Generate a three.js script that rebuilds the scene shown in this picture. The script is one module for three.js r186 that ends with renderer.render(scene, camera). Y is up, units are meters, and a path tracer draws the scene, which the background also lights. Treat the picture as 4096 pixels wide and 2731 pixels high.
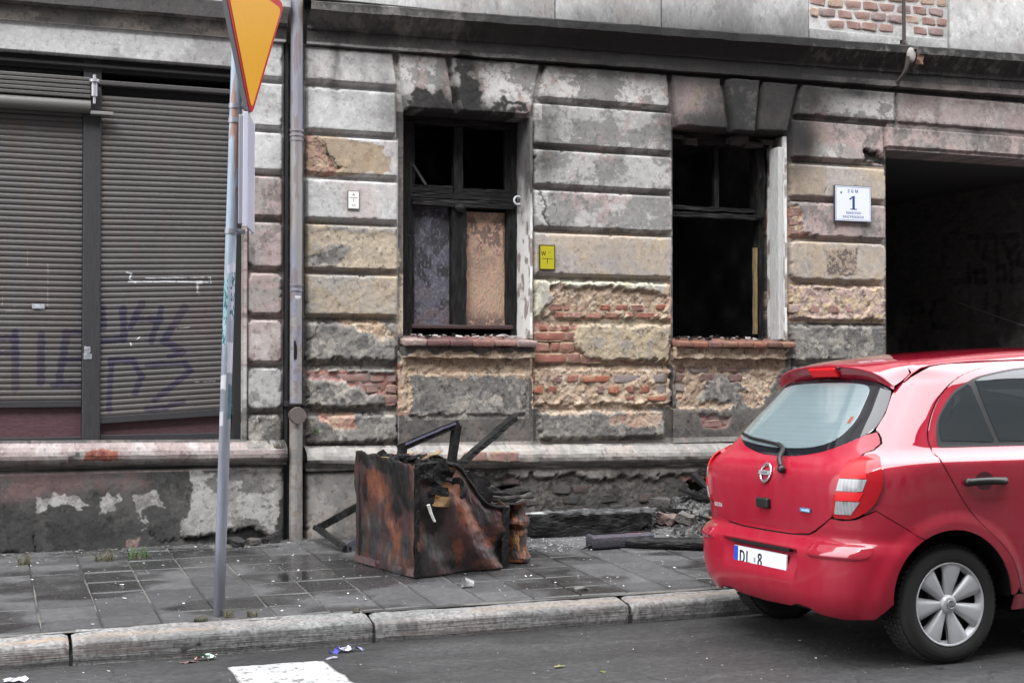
import * as THREE from 'three';
import { mergeGeometries, mergeVertices, toCreasedNormals } from 'three/addons/utils/BufferGeometryUtils.js';
import { RoundedBoxGeometry } from 'three/addons/geometries/RoundedBoxGeometry.js';

// ------------------------------------------------------------------ camera, sky, sun, exposure
const scene = new THREE.Scene();
const renderer = new THREE.WebGLRenderer({ antialias: true });
renderer.toneMapping = THREE.LinearToneMapping;
renderer.toneMappingExposure = 3.45;
renderer.shadowMap.enabled = true;
renderer.setSize(1024, 682);

const camera = new THREE.PerspectiveCamera(27.986, 1024 / 682, 0.1, 300);
const YAW = 21.266 * Math.PI / 180, PITCH = 0.945 * Math.PI / 180;
camera.position.set(0, 1.5, 9.9);
camera.lookAt(Math.sin(YAW) * Math.cos(PITCH), 1.5 + Math.sin(PITCH), 9.9 - Math.cos(YAW) * Math.cos(PITCH));

// overcast sky: brighter towards the zenith, darker below the horizon
const SKY_LEVEL = 1.55;
{
  const W = 128, H = 64, d = new Float32Array(W * H * 4);
  for (let j = 0; j < H; j++) {
    const el = ((j + 0.5) / H - 0.5) * Math.PI;
    for (let i = 0; i < W; i++) {
      const s = Math.max(0, Math.sin(el));
      let l = SKY_LEVEL * (0.55 + 0.75 * s);
      l *= 1 + 0.05 * Math.sin(i / W * Math.PI * 6 + 1.3) * Math.cos(el * 3);
      if (el < 0) l = SKY_LEVEL * 0.12;
      const k = (j * W + i) * 4;
      d[k] = l * 0.985; d[k + 1] = l; d[k + 2] = l * 1.035; d[k + 3] = 1;
    }
  }
  const t = new THREE.DataTexture(d, W, H, THREE.RGBAFormat, THREE.FloatType);
  t.mapping = THREE.EquirectangularReflectionMapping; t.magFilter = THREE.LinearFilter; t.minFilter = THREE.LinearFilter;
  t.needsUpdate = true;
  scene.background = t; scene.environment = t;
}
const sun = new THREE.DirectionalLight(new THREE.Color(1, 0.98, 0.95), 0.7);
sun.position.set(-4, 16, 12); sun.target.position.set(4, 1, 1);
sun.castShadow = true; sun.shadow.radius = 40; sun.shadow.mapSize.set(2048, 2048);
Object.assign(sun.shadow.camera, { left: -14, right: 14, top: 14, bottom: -14, near: 1, far: 60 });
scene.add(sun, sun.target);

// ------------------------------------------------------------------ small tools
function rngOf(seed) { let s = seed >>> 0; return () => { s = (s + 0x6D2B79F5) | 0; let t = Math.imul(s ^ (s >>> 15), 1 | s); t = (t + Math.imul(t ^ (t >>> 7), 61 | t)) ^ t; return ((t ^ (t >>> 14)) >>> 0) / 4294967296; }; }
const rnd = rngOf(20240);
const R = (a, b) => a + (b - a) * rnd();
const clamp = (x, a = 0, b = 1) => x < a ? a : x > b ? b : x;
const sstep = (a, b, x) => { const t = clamp((x - a) / (b - a)); return t * t * (3 - 2 * t); };
const mix = (a, b, t) => a + (b - a) * t;
const NT = new Float32Array(65536); { const r = rngOf(77); for (let i = 0; i < 65536; i++) NT[i] = r(); }
function vn(x, y) {
  const xi = Math.floor(x), yi = Math.floor(y); let fx = x - xi, fy = y - yi;
  fx = fx * fx * (3 - 2 * fx); fy = fy * fy * (3 - 2 * fy);
  const x0 = xi & 255, x1 = (xi + 1) & 255, y0 = (yi & 255) << 8, y1 = ((yi + 1) & 255) << 8;
  const a = NT[x0 + y0], b = NT[x1 + y0], c = NT[x0 + y1], d = NT[x1 + y1];
  return a + (b - a) * fx + (c - a + (a - b - c + d) * fx) * fy;
}
function fbm(x, y, o = 4) { let s = 0, a = 0.5, n = 0; for (let i = 0; i < o; i++) { s += a * vn(x, y); n += a; a *= 0.5; x = x * 2.03 + 17.3; y = y * 2.03 + 9.1; } return s / n; }
const lin = (v) => { v /= 255; return v <= 0.04045 ? v / 12.92 : Math.pow((v + 0.055) / 1.055, 2.4); };
const enc = (l) => { l = clamp(l); return 255 * (l <= 0.0031308 ? 12.92 * l : 1.055 * Math.pow(l, 1 / 2.4) - 0.055); };
const ALB = 0.74;
const ph = (r, g, b, k = ALB) => [lin(r) * k, lin(g) * k, lin(b) * k];     // base colour from an sRGB reading
const col = (c) => new THREE.Color().setRGB(c[0], c[1], c[2]);

const used = {};
function numbered(n) { const k = used[n] = (used[n] === undefined ? 0 : used[n] + 1); return k ? n + '_' + String(k).padStart(3, '0') : n; }
function sh(o) { o.traverse((m) => { if (m.isMesh) { m.castShadow = true; m.receiveShadow = true; } }); return o; }
function thing(name, label, category, pos = [0, 0, 0], rotY = 0, group) {
  const o = new THREE.Group(); o.name = numbered(name); o.position.set(...pos); o.rotation.y = rotY;
  o.userData = { label, category }; if (group) o.userData.group = group; scene.add(o); return o;
}
function part(parent, name, geo, mat) { const m = new THREE.Mesh(geo, mat); m.name = numbered(name); m.castShadow = m.receiveShadow = true; parent.add(m); return m; }
function single(name, geo, mat, label, category, group) { const m = part(scene, name, geo, mat); m.userData = { label, category }; if (group) m.userData.group = group; return m; }
const std = (o) => new THREE.MeshStandardMaterial({ roughness: 0.9, ...o });
const phys = (o) => new THREE.MeshPhysicalMaterial({ ...o });

function dataTex(w, h, fn, srgb) {                     // fn(i, j) -> [r,g,b] linear 0..1 (encoded when srgb)
  const d = new Uint8Array(w * h * 4);
  for (let j = 0; j < h; j++) for (let i = 0; i < w; i++) {
    const c = fn(i, j), k = (j * w + i) * 4;
    for (let q = 0; q < 3; q++) d[k + q] = srgb ? enc(c[q]) : clamp(c[q]) * 255;
    d[k + 3] = 255;
  }
  return texFrom(d, w, h, srgb);
}
function texFrom(d, w, h, srgb) {
  const t = new THREE.DataTexture(d, w, h, THREE.RGBAFormat, THREE.UnsignedByteType);
  t.wrapS = t.wrapT = THREE.RepeatWrapping; t.magFilter = THREE.LinearFilter; t.minFilter = THREE.LinearMipmapLinearFilter; t.generateMipmaps = true;
  if (srgb) t.colorSpace = THREE.SRGBColorSpace; t.needsUpdate = true; return t;
}
function bgeo(pos, idx, uv) {
  const g = new THREE.BufferGeometry(); g.setAttribute('position', new THREE.Float32BufferAttribute(pos, 3));
  if (uv) g.setAttribute('uv', new THREE.Float32BufferAttribute(uv, 2)); if (idx) g.setIndex(idx); g.computeVertexNormals(); return g;
}
function mg(list) { return mergeGeometries(list.map((g) => { let q = g.index ? g.toNonIndexed() : g; for (const k of Object.keys(q.attributes)) if (!['position', 'normal', 'uv'].includes(k)) q.deleteAttribute(k); if (!q.attributes.uv) q.setAttribute('uv', new THREE.Float32BufferAttribute(new Float32Array(q.attributes.position.count * 2), 2)); return q; })); }
function box(x0, x1, y0, y1, z0, z1) { const g = new THREE.BoxGeometry(x1 - x0, y1 - y0, z1 - z0); g.translate((x0 + x1) / 2, (y0 + y1) / 2, (z0 + z1) / 2); return g; }
function rbox(x0, x1, y0, y1, z0, z1, r = 0.01, s = 2) { const g = new RoundedBoxGeometry(x1 - x0, y1 - y0, z1 - z0, s, Math.min(r, (x1 - x0) * .49, (y1 - y0) * .49, (z1 - z0) * .49)); g.translate((x0 + x1) / 2, (y0 + y1) / 2, (z0 + z1) / 2); return g; }
function planarUV(g, fn) { const p = g.attributes.position, u = new Float32Array(p.count * 2); for (let i = 0; i < p.count; i++) { const q = fn(p.getX(i), p.getY(i), p.getZ(i)); u[2 * i] = q[0]; u[2 * i + 1] = q[1]; } g.setAttribute('uv', new THREE.BufferAttribute(u, 2)); return g; }
function jitter(g, amp, freq, seed = 0) {               // pushes welded vertices about with noise
  const m = mergeVertices((() => { const q = g.clone(); q.deleteAttribute('normal'); q.deleteAttribute('uv'); return q; })(), 1e-4), p = m.attributes.position;
  for (let i = 0; i < p.count; i++) { const x = p.getX(i) * freq, y = p.getY(i) * freq, z = p.getZ(i) * freq; p.setXYZ(i, p.getX(i) + amp * (vn(x + z * 1.7 + seed, y + 3.1) - .5) * 2, p.getY(i) + amp * (vn(y + x + seed * 1.3, z + 7.7) - .5) * 2, p.getZ(i) + amp * (vn(z + y * 1.3 + seed * .7, x + 1.9) - .5) * 2); }
  m.computeVertexNormals(); return planarUV(toCreasedNormals(m, .62), (x, y, z) => [x * 1.9 + z * .9, y * 1.7 + z * 1.3]);
}
function bar(a, b, w, h, up = [0, 1, 0], segs = 6, amp = 0, seed = 1) {        // a straight bar of section w x h from a to b
  const A = new THREE.Vector3(...a), B = new THREE.Vector3(...b), d = B.clone().sub(A), L = d.length(); d.normalize();
  let U = new THREE.Vector3(...up); const X = new THREE.Vector3().crossVectors(U, d).normalize(); U = new THREE.Vector3().crossVectors(d, X);
  let g = new THREE.BoxGeometry(w, h, L, amp ? 2 : 1, amp ? 2 : 1, segs); if (amp) g = jitter(g, amp, 23, seed);
  g.applyMatrix4(new THREE.Matrix4().makeBasis(X, U, d).setPosition(A.clone().add(B).multiplyScalar(.5)));
  return g;
}
function tube(pts, r, seg = 24, rs = 8) { return new THREE.TubeGeometry(new THREE.CatmullRomCurve3(pts.map((p) => new THREE.Vector3(...p))), seg, r, rs); }
// ------------------------------------------------------------------ facade colour and relief, in metres along (x) and up (y) the wall
const FX0 = -0.45, FX1 = 10.3, FY0 = 0, FY1 = 5.12, FW = 2048, FH = 976;
const FC = [new Float32Array(FW * FH), new Float32Array(FW * FH), new Float32Array(FW * FH)], FD = new Float32Array(FW * FH), FR = new Float32Array(FW * FH);
const fx = (i) => FX0 + (i + .5) / FW * (FX1 - FX0), fy = (j) => FY0 + (j + .5) / FH * (FY1 - FY0);
const ix = (x) => Math.round((x - FX0) / (FX1 - FX0) * FW - .5), iy = (y) => Math.round((y - FY0) / (FY1 - FY0) * FH - .5);
const wallUV = (x, y) => [(x - FX0) / (FX1 - FX0), (y - FY0) / (FY1 - FY0)];
const ST = {   // a main colour, b and c patches over it; sc = patches per metre, tb / tc = thresholds, r = roughness of the relief in metres
  LG: { a: ph(212, 212, 211), b: ph(184, 183, 182), c: ph(196, 190, 188), sc: 2.2, tb: .55, tc: .62, r: .001, s: .16 },
  LS: { a: ph(204, 204, 204), b: ph(170, 169, 168), c: ph(205, 205, 204), sc: 1.6, tb: .56, tc: .58, r: .001, s: .12 },
  WP: { a: ph(216, 214, 211), b: ph(138, 137, 135), c: ph(184, 160, 154), sc: 5, tb: .55, tc: .66, r: .002, s: .04 },
  WG: { a: ph(186, 185, 183), b: ph(136, 135, 133), c: ph(176, 158, 154), sc: 4, tb: .52, tc: .70, r: .002, s: .05 },
  GP: { a: ph(168, 160, 156), b: ph(186, 166, 162), c: ph(126, 121, 118), sc: 4, tb: .5, tc: .58, r: .002, s: .07 },
  GR: { a: ph(140, 136, 131), b: ph(106, 104, 102), c: ph(178, 172, 162), sc: 6, tb: .5, tc: .6, r: .006, s: .07 },
  GD: { a: ph(116, 114, 112), b: ph(94, 93, 92), c: ph(140, 137, 132), sc: 5, tb: .5, tc: .58, r: .004, s: .07 },
  GO: { a: ph(172, 166, 158), b: ph(186, 170, 146), c: ph(150, 146, 142), sc: 4, tb: .52, tc: .6, r: .003, s: .08 },
  BE: { a: ph(184, 172, 158), b: ph(174, 168, 164), c: ph(192, 174, 150), sc: 2.5, tb: .52, tc: .58, r: .001, s: .16 },
  BE2: { a: ph(184, 164, 138), b: ph(172, 156, 136), c: ph(160, 140, 120), sc: 4, tb: .55, tc: .62, r: .001, s: .1 },
  OC: { a: ph(194, 171, 148), b: ph(172, 149, 129), c: ph(212, 196, 176), sc: 9, tb: .52, tc: .6, r: .014, s: .05 },
  OC2: { a: ph(188, 173, 152), b: ph(176, 163, 146), c: ph(198, 185, 164), sc: 6, tb: .54, tc: .6, r: .004, s: .07 },
  OR: { a: ph(194, 178, 152), b: ph(180, 164, 142), c: ph(160, 154, 150), sc: 8, tb: .54, tc: .6, r: .006, s: .06 },
  OP: { a: ph(190, 160, 142), b: ph(178, 132, 118), c: ph(198, 178, 152), sc: 8, tb: .52, tc: .58, r: .01, s: .04 },
  PR: { a: ph(188, 164, 154), b: ph(206, 184, 150), c: ph(150, 136, 130), sc: 14, tb: .55, tc: .6, r: .009, s: .04 },
  BP: { a: ph(176, 140, 136), b: ph(158, 108, 98), c: ph(150, 140, 134), sc: 8, tb: .5, tc: .58, r: .008, s: .05 },
  BR: { a: ph(150, 88, 72), b: ph(132, 80, 70), c: ph(164, 124, 108), sc: 14, tb: .55, tc: .65, r: .004, s: .04 },
  LP: { a: ph(200, 178, 178), b: ph(196, 184, 180), c: ph(186, 170, 168), sc: 4, tb: .55, tc: .6, r: .001, s: .1 },
  PK: { a: ph(176, 163, 160), b: ph(162, 146, 143), c: ph(190, 183, 180), sc: 4, tb: .52, tc: .6, r: .002, s: .06 },
  GW: { a: ph(206, 203, 184), b: ph(190, 184, 160), c: ph(176, 172, 164), sc: 6, tb: .54, tc: .62, r: .003, s: .06 },
  WH: { a: ph(206, 204, 200), b: ph(176, 172, 168), c: ph(150, 148, 146), sc: 9, tb: .54, tc: .62, r: .002, s: .05 },
  WPL: { a: ph(184, 182, 178), b: ph(104, 102, 100), c: ph(150, 146, 142), sc: 4.2, tb: .53, tc: .62, r: .003, s: .03 },
  PP: { a: ph(122, 98, 98), b: ph(112, 106, 104), c: ph(132, 104, 102), sc: 6, tb: .5, tc: .6, r: .002, s: .07 },
  DG: { a: ph(76, 75, 74), b: ph(92, 90, 88), c: ph(62, 61, 60), sc: 4, tb: .52, tc: .58, r: .003, s: .08 },
  DB: { a: ph(108, 106, 102), b: ph(76, 74, 71), c: ph(132, 124, 118), sc: 8, tb: .5, tc: .58, r: .008, s: .06 },
  DW: { a: ph(84, 82, 80), b: ph(156, 153, 149), c: ph(50, 50, 50), sc: 16, tb: .56, tc: .6, r: .002, s: .03 },
  LGr: { a: ph(168, 165, 160), b: ph(146, 143, 139), c: ph(180, 168, 160), sc: 4, tb: .54, tc: .62, r: .002, s: .06 },
  DK: { a: ph(92, 89, 86), b: ph(122, 114, 108), c: ph(70, 69, 68), sc: 5, tb: .52, tc: .58, r: .002, s: .1 },
  SQ: { a: ph(172, 156, 138), b: ph(92, 84, 84), c: ph(110, 100, 98), sc: 38, tb: .52, tc: .7, r: .001, s: .02 },
  SO: { a: ph(34, 33, 32), b: ph(48, 46, 44), c: ph(26, 26, 26), sc: 8, tb: .55, tc: .6, r: .006, s: .08 },
  WA: { a: ph(104, 100, 97), b: ph(84, 82, 80), c: ph(120, 112, 106), sc: 4, tb: .52, tc: .6, r: .003, s: .08 },
};
function fbr(x, y, o, g) { let s = 0, a = 1, n = 0; for (let i = 0; i < o; i++) { s += a * vn(x, y); n += a; a *= g; x = x * 2.07 + 11.3; y = y * 2.07 + 5.1; } return s / n; }
function styleAt(s, x, y, sd) {
  const n3 = fbm(x * 31 + sd, y * 31, 3), n1 = .5 + 1.25 * (fbr(x * s.sc + sd * 3.1, y * s.sc * 1.3 + sd, 6, .68) - .5), n2 = .5 + 1.25 * (fbr(x * s.sc * 1.8 + 41 + sd, y * s.sc * 1.5 + 13, 6, .7) - .5), big = fbm(x * 1.7 + sd, y * 2.3, 3);
  const w = s.s * .7 + .012, mb = sstep(s.tb - w, s.tb + w, n1), mc = sstep(s.tc - w, s.tc + w, n2);
  let k = (.74 + .34 * n3 + .2 * vn(x * 170, y * 170)) * (.84 + .3 * big);
  const fl = fbr(x * 34 + sd, y * 30, 3, .75); k *= 1 - .5 * sstep(.62, .70, fl) * sstep(.42, .6, n2 + .15) * clamp(.35 + s.r * 160); k *= 1 + .18 * sstep(.64, .72, fbr(x * 48 + 7, y * 44 + sd, 3, .7));
  return [0, 1, 2].map((q) => mix(mix(s.a[q], s.b[q], mb * .85), s.c[q], mc * .75) * k);
}
function eachPx(x0, x1, y0, y1, fn) { for (let j = Math.max(0, iy(y0)); j <= Math.min(FH - 1, iy(y1)); j++) for (let i = Math.max(0, ix(x0)); i <= Math.min(FW - 1, ix(x1)); i++) fn(i, j, j * FW + i, fx(i), fy(j)); }
let seedN = 1;
function fillRect(x0, x1, y0, y1, s) {
  const sd = (seedN++) * 7.37;
  eachPx(x0, x1, y0, y1, (i, j, k, x, y) => { const c = styleAt(s, x, y, sd); FC[0][k] = c[0]; FC[1][k] = c[1]; FC[2][k] = c[2]; FR[k] = s.r; });
}
function polyDist(p, x, y) {                                           // signed distance to a polygon, positive inside
  let d = 1e9, inside = false;
  for (let i = 0, j = p.length - 1; i < p.length; j = i++) {
    const ax = p[j][0], ay = p[j][1], bx = p[i][0], by = p[i][1], ex = bx - ax, ey = by - ay, t = clamp(((x - ax) * ex + (y - ay) * ey) / (ex * ex + ey * ey || 1));
    d = Math.min(d, Math.hypot(x - ax - ex * t, y - ay - ey * t));
    if ((by > y) !== (ay > y) && x < (ax - bx) * (y - by) / (ay - by) + bx) inside = !inside;
  }
  return inside ? d : -d;
}
function region(p, s, depth, o = {}) {
  const f = o.f ?? .006, w = o.warp ?? .016, k0 = o.k ?? 1, sd = (seedN++) * 5.71;
  let x0 = 99, x1 = -99, y0 = 99, y1 = -99; for (const q of p) { x0 = Math.min(x0, q[0]); x1 = Math.max(x1, q[0]); y0 = Math.min(y0, q[1]); y1 = Math.max(y1, q[1]); }
  const m = f + w + .01;
  eachPx(x0 - m, x1 + m, y0 - m, y1 + m, (i, j, k, x, y) => {
    const wx = (fbm(x * 14 + sd, y * 14, 3) - .5) * 4 * w, wy = (fbm(x * 14, y * 14 + sd + 9, 3) - .5) * 4 * w, g = (fbm(x * 60, y * 60 + sd, 2) - .5) * .02;
    const t = sstep(-f, f, polyDist(p, x + wx, y + wy) + g) * k0; if (t <= 0) return;
    const c = styleAt(s, x, y, sd); for (let q = 0; q < 3; q++) FC[q][k] = mix(FC[q][k], c[q], t);
    FD[k] = mix(FD[k], depth, t); FR[k] = mix(FR[k], s.r, t);
  });
}
function sootShade(cx, cy, rx, ry, str, nz = .7) {                            // smoke stain on the plaster, also used for painted shadow lines
  eachPx(cx - rx * 2.2, cx + rx * 2.2, cy - ry * 2.2, cy + ry * 2.2, (i, j, k, x, y) => {
    const dx = (x - cx) / rx, dy = (y - cy) / ry, e = Math.exp(-(dx * dx + dy * dy)); if (e < .01) return;
    const t = clamp(str * e * (1 - nz + 2 * nz * fbm(x * 5 + cx, y * 3.4 + cy, 4)) + (e > .25 ? .25 * nz * str * (fbm(x * 34, y * 34, 3) - .5) : 0));
    FC[0][k] = mix(FC[0][k], .017, t); FC[1][k] = mix(FC[1][k], .0168, t); FC[2][k] = mix(FC[2][k], .0165, t);
  });
}
function streak(x, y0, y1, w, str) {
  eachPx(x - w * 3, x + w * 3, y0, y1, (i, j, k, px, py) => {
    const c = x + (fbm(py * 3 + x, 2.2, 2) - .5) * w * 2, t = clamp(str * Math.exp(-(((px - c) / w) ** 2)) * sstep(y0, mix(y0, y1, .6), py) * (.5 + fbm(px * 30, py * 5, 3)));
    for (let q = 0; q < 3; q++) FC[q][k] = mix(FC[q][k], .04, t);
  });
}
function crack(pts, w = .004, str = .9) {
  for (let n = 0; n + 1 < pts.length; n++) { const [ax, ay] = pts[n], [bx, by] = pts[n + 1]; eachPx(Math.min(ax, bx) - .03, Math.max(ax, bx) + .03, Math.min(ay, by) - .03, Math.max(ay, by) + .03, (i, j, k, x, y) => { const wx = x + (vn(x * 40, y * 40) - .5) * .03, wy = y + (vn(x * 40 + 9, y * 40) - .5) * .03, ex = bx - ax, ey = by - ay, t = clamp(((wx - ax) * ex + (wy - ay) * ey) / (ex * ex + ey * ey)), d = Math.hypot(wx - ax - ex * t, wy - ay - ey * t), m = str * (1 - sstep(w * .5, w * 1.3, d)); if (m > 0) { FD[k] = Math.max(FD[k], .012 * m); for (let q = 0; q < 3; q++) FC[q][k] *= 1 - .7 * m; } }); }
}

const G = [3.565, 3.205, 2.885, 2.55, 2.18, 1.84, 1.49, 1.15, .885];        // bed joints of the courses
const BL = [];                                                               // [style, quad, options]
const rectQ = (x0, x1, y0, y1) => [[x0, y0], [x1, y0], [x1, y1], [x0, y1]];
function course(i, x0, x1, s, o = {}, dy = 0) { const top = i ? G[i - 1] - .014 : 3.85, bot = G[i] + .014; BL.push([s, rectQ(x0, x1, bot + dy, top + dy), o]); }
['LG', 'LG', 'LG', 'GP', 'GP', 'GP', 'PK', 'WG', 'GR'].forEach((s, i) => course(i, 1.80, 2.065, ST[s], { r: .02 + .006 * i }));
BL.push([ST.LG, [[2.22, 3.583], [2.935, 3.583], [2.895, 3.85], [2.22, 3.85]], {}]);
['LG', 'LG', 'LG', 'GO', 'GO', 'GR', 'GR', 'GR'].forEach((s, i) => course(i + 1, 2.225, i < 1 ? 2.925 : 2.94, ST[s], { r: i > 4 ? .05 : .02, n: i > 4 ? .02 : .006 }));
BL.push([ST.WP, [[4.075, 3.583], [5.245, 3.583], [5.215, 3.865], [4.135, 3.865]], {}]);
['WG', 'WG', 'WG', 'BE', 'GO', 'OR', 'OC', 'GR'].forEach((s, i) => course(i + 1, i > 6 ? 4.08 : 4.035, i > 6 ? 5.2 : 5.262, ST[s], { r: .02, n: i > 3 ? .014 : .006 }));
BL.push([ST.WP, [[6.42, 3.605], [7.465, 3.605], [7.465, 3.88], [6.50, 3.88]], {}], [ST.PK, [[7.475, 3.605], [10.25, 3.605], [10.25, 3.88], [7.475, 3.88]], {}]);
BL.push([ST.GP, rectQ(6.40, 7.335, 3.245, 3.575), {}], [ST.GP, rectQ(7.35, 10.25, 3.385, 3.575), { n: .004 }]);
['BE', 'GP', 'BE', 'PR', 'GR', 'GR', 'GR'].forEach((s, i) => course(i + 2, 6.375, 7.355, ST[s], { r: i === 2 ? .07 : .025, n: i > 2 ? .016 : .008 }, .012));
BL.push([ST.WP, [[2.985, 3.425], [3.395, 3.43], [3.315, 3.855], [2.925, 3.855]], { r: .01 }], [ST.WP, [[3.42, 3.43], [4.015, 3.44], [4.10, 3.86], [3.345, 3.86]], { r: .01 }]);
BL.push([ST.GP, [[5.30, 3.435], [5.79, 3.44], [5.715, 3.87], [5.245, 3.87]], { r: .01 }], [ST.DW, [[5.812, 3.425], [6.03, 3.425], [6.085, 3.88], [5.745, 3.88]], { r: .01, z: .022 }], [ST.DK, [[6.055, 3.445], [6.355, 3.45], [6.465, 3.88], [6.11, 3.88]], { r: .01 }]);
BL.push([ST.GR, rectQ(2.995, 3.995, 1.09, 1.45), { r: .05, n: .016 }]);

fillRect(FX0, FX1, FY0, FY1, ST.WA);
fillRect(FX0, 2.09, .74, .93, ST.PK); fillRect(2.2, FX1, .7, .9, ST.LGr);
fillRect(FX0, 2.09, 0, .74, ST.DG); fillRect(2.2, FX1, 0, .72, ST.DB);
fillRect(2.2, 2.75, 0, .7, ST.LGr);
fillRect(2.2, FX1, 3.86, 4.2, ST.GD); fillRect(FX0, 2.1, 3.85, 3.985, ST.DK); fillRect(FX0, 2.1, 3.985, 4.3, ST.LS);
fillRect(FX0, 1.78, 3.62, 3.85, ST.LS);
for (const [x0, x1, s] of [[FX0, 2.2, 'LS'], [2.2, 4.22, 'LG'], [4.22, 5.16, 'LG'], [5.16, 6.57, 'LS'], [6.57, 7.51, 'LG'], [7.51, 8.02, 'LG'], [8.02, FX1, 'LG']]) fillRect(x0, x1, 4.2, FY1, ST[s]);
for (const [s, q] of BL) { const xs = q.map((p) => p[0]), ys = q.map((p) => p[1]); fillRect(Math.min(...xs) - .004, Math.max(...xs) + .004, Math.min(...ys) - .012, Math.max(...ys) + .012, s); }
// the sloping sides of the arch stones take back what the neighbours' rectangles covered
for (const [s, q] of BL.slice(-10)) if (q[0][0] !== q[3][0]) region(q, s, 0, { f: .004, warp: .002 });
paintRegions();
region([[5.225, 2.2], [5.27, 2.2], [5.27, 2.93], [5.235, 2.92], [5.245, 2.7], [5.22, 2.66], [5.24, 2.5]], ST.WH, 0, { f: .008, warp: .012 });
region([[5.2, 1.84], [5.27, 1.84], [5.27, 2.2], [5.22, 2.18]], ST.OP, .01);
region([[2.99, 3.43], [3.38, 3.43], [3.37, 3.5], [3.25, 3.60], [3.12, 3.56], [3.0, 3.56]], ST.SO, 0, { f: .02, warp: .05, k: .95 });
region([[3.41, 3.44], [4.0, 3.44], [3.99, 3.52], [3.75, 3.53], [3.62, 3.5], [3.56, 3.72], [3.5, 3.84], [3.36, 3.85], [3.4, 3.6]], ST.SO, 0, { f: .02, warp: .06, k: .95 });
for (let i = 0; i < 9; i++) { const y = 3.79 - i * .3; void y; }
for (const [x, w, s] of [[2.3, .03, .25], [2.47, .045, .55], [2.68, .03, .3], [2.83, .06, .35], [7.45, .02, .6], [4.7, .05, .2], [7.9, .04, .3], [8.6, .05, .25], [1.9, .03, .2]]) streak(x, 3.25, 3.95, w, s);
for (const [x, w, s] of [[2.3, .05, .4], [2.9, .06, .35], [3.8, .06, .4], [5.0, .08, .4], [5.8, .06, .4]]) streak(x, .5, .78, w, s);
// smoke from the two burnt windows, then dark marks at plinth and pipe
sootShade(3.5, 3.40, .62, .13, .95); sootShade(3.35, 3.56, .2, .16, .5); sootShade(3.55, 3.62, .12, .22, .55); sootShade(2.6, 4.15, .7, .035, .9, .2); sootShade(3.0, 3.93, .9, .07, .45, .5); sootShade(3.6, 4.0, .7, .16, .7, .35); sootShade(4.7, 4.02, 1.3, .22, 1.1, .2); sootShade(5.9, 4.02, 1.4, .26, 1.2, .15); sootShade(7.6, 4.04, 1.6, .22, 1.05, .25); sootShade(9.4, 4.05, 1.2, .2, 1, .3); sootShade(4.5, 4.15, 2.6, .03, .9, .3); sootShade(8, 4.15, 2.6, .03, .9, .3); region([[2.3, 3.99], [2.9, 3.98], [3.5, 4.0], [3.4, 4.08], [2.7, 4.1], [2.35, 4.08]], ST.GD, 0, { f: .04, warp: .05, k: .75 }); region([[6.4, 4.0], [7.6, 4.0], [9.2, 4.02], [9.0, 4.08], [7.2, 4.09], [6.5, 4.07]], ST.DW, 0, { f: .04, warp: .05, k: .4 });
sootShade(3.5, 3.87, 1.2, .07, .5); sootShade(2.5, 3.93, .5, .06, .6); sootShade(4.16, 3.36, .1, .3, .6); sootShade(4.12, 3.04, .12, .16, .45); sootShade(2.93, 3.35, .12, .2, .35);
sootShade(5.95, 3.60, .5, .28, .72, .75); sootShade(6.32, 3.66, .2, .3, .6, .7); sootShade(5.5, 3.48, .3, .09, .7); sootShade(5.72, 3.5, .2, .16, .7); sootShade(6.5, 3.42, .16, .24, .85, .4); sootShade(6.6, 3.74, .34, .2, .95, .4); sootShade(6.5, 3.38, .16, .22, .8, .4); sootShade(6.9, 3.84, .6, .06, .7); sootShade(5.3, 3.75, .1, .2, .5); sootShade(4.9, 3.86, 1, .05, .6); sootShade(3.5, 3.8, .7, .06, .6); sootShade(5.2, 3.4, .08, .25, .35); sootShade(6.42, 3.15, .08, .2, .4);
sootShade(5.95, 3.42, .62, .1, .95, .3); sootShade(4.7, 3.83, .6, .06, .5); sootShade(6.9, 3.62, .5, .04, .4); sootShade(8.3, 3.59, 1, .05, .6);
sootShade(3.6, .5, .7, .14, .4); sootShade(4.9, .3, 1.0, .16, .55); sootShade(5.6, .55, .5, .2, .5); sootShade(2.65, .42, .25, .2, .5); sootShade(5.6, 1.0, .3, .12, .3); sootShade(7.2, .5, .7, .3, .5);
sootShade(2.19, 1.2, .05, .4, .9, .3); sootShade(2.2, .5, .05, .4, .9, .3); sootShade(2.06, .7, .04, .5, .7, .3); sootShade(2.06, 2.4, .012, 1.1, .6, .3); sootShade(2.235, 2.4, .014, 1.1, .5, .3);  // darker bands along the edges of the pipe channel
sootShade(.6, .3, 1.0, .16, .35); sootShade(.9, .772, 2.2, .022, 1.0, .3); sootShade(4.6, .72, 3.2, .022, .95, .3);  // last two: shadow lines under the plinth moulding, painted into the colour
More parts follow.
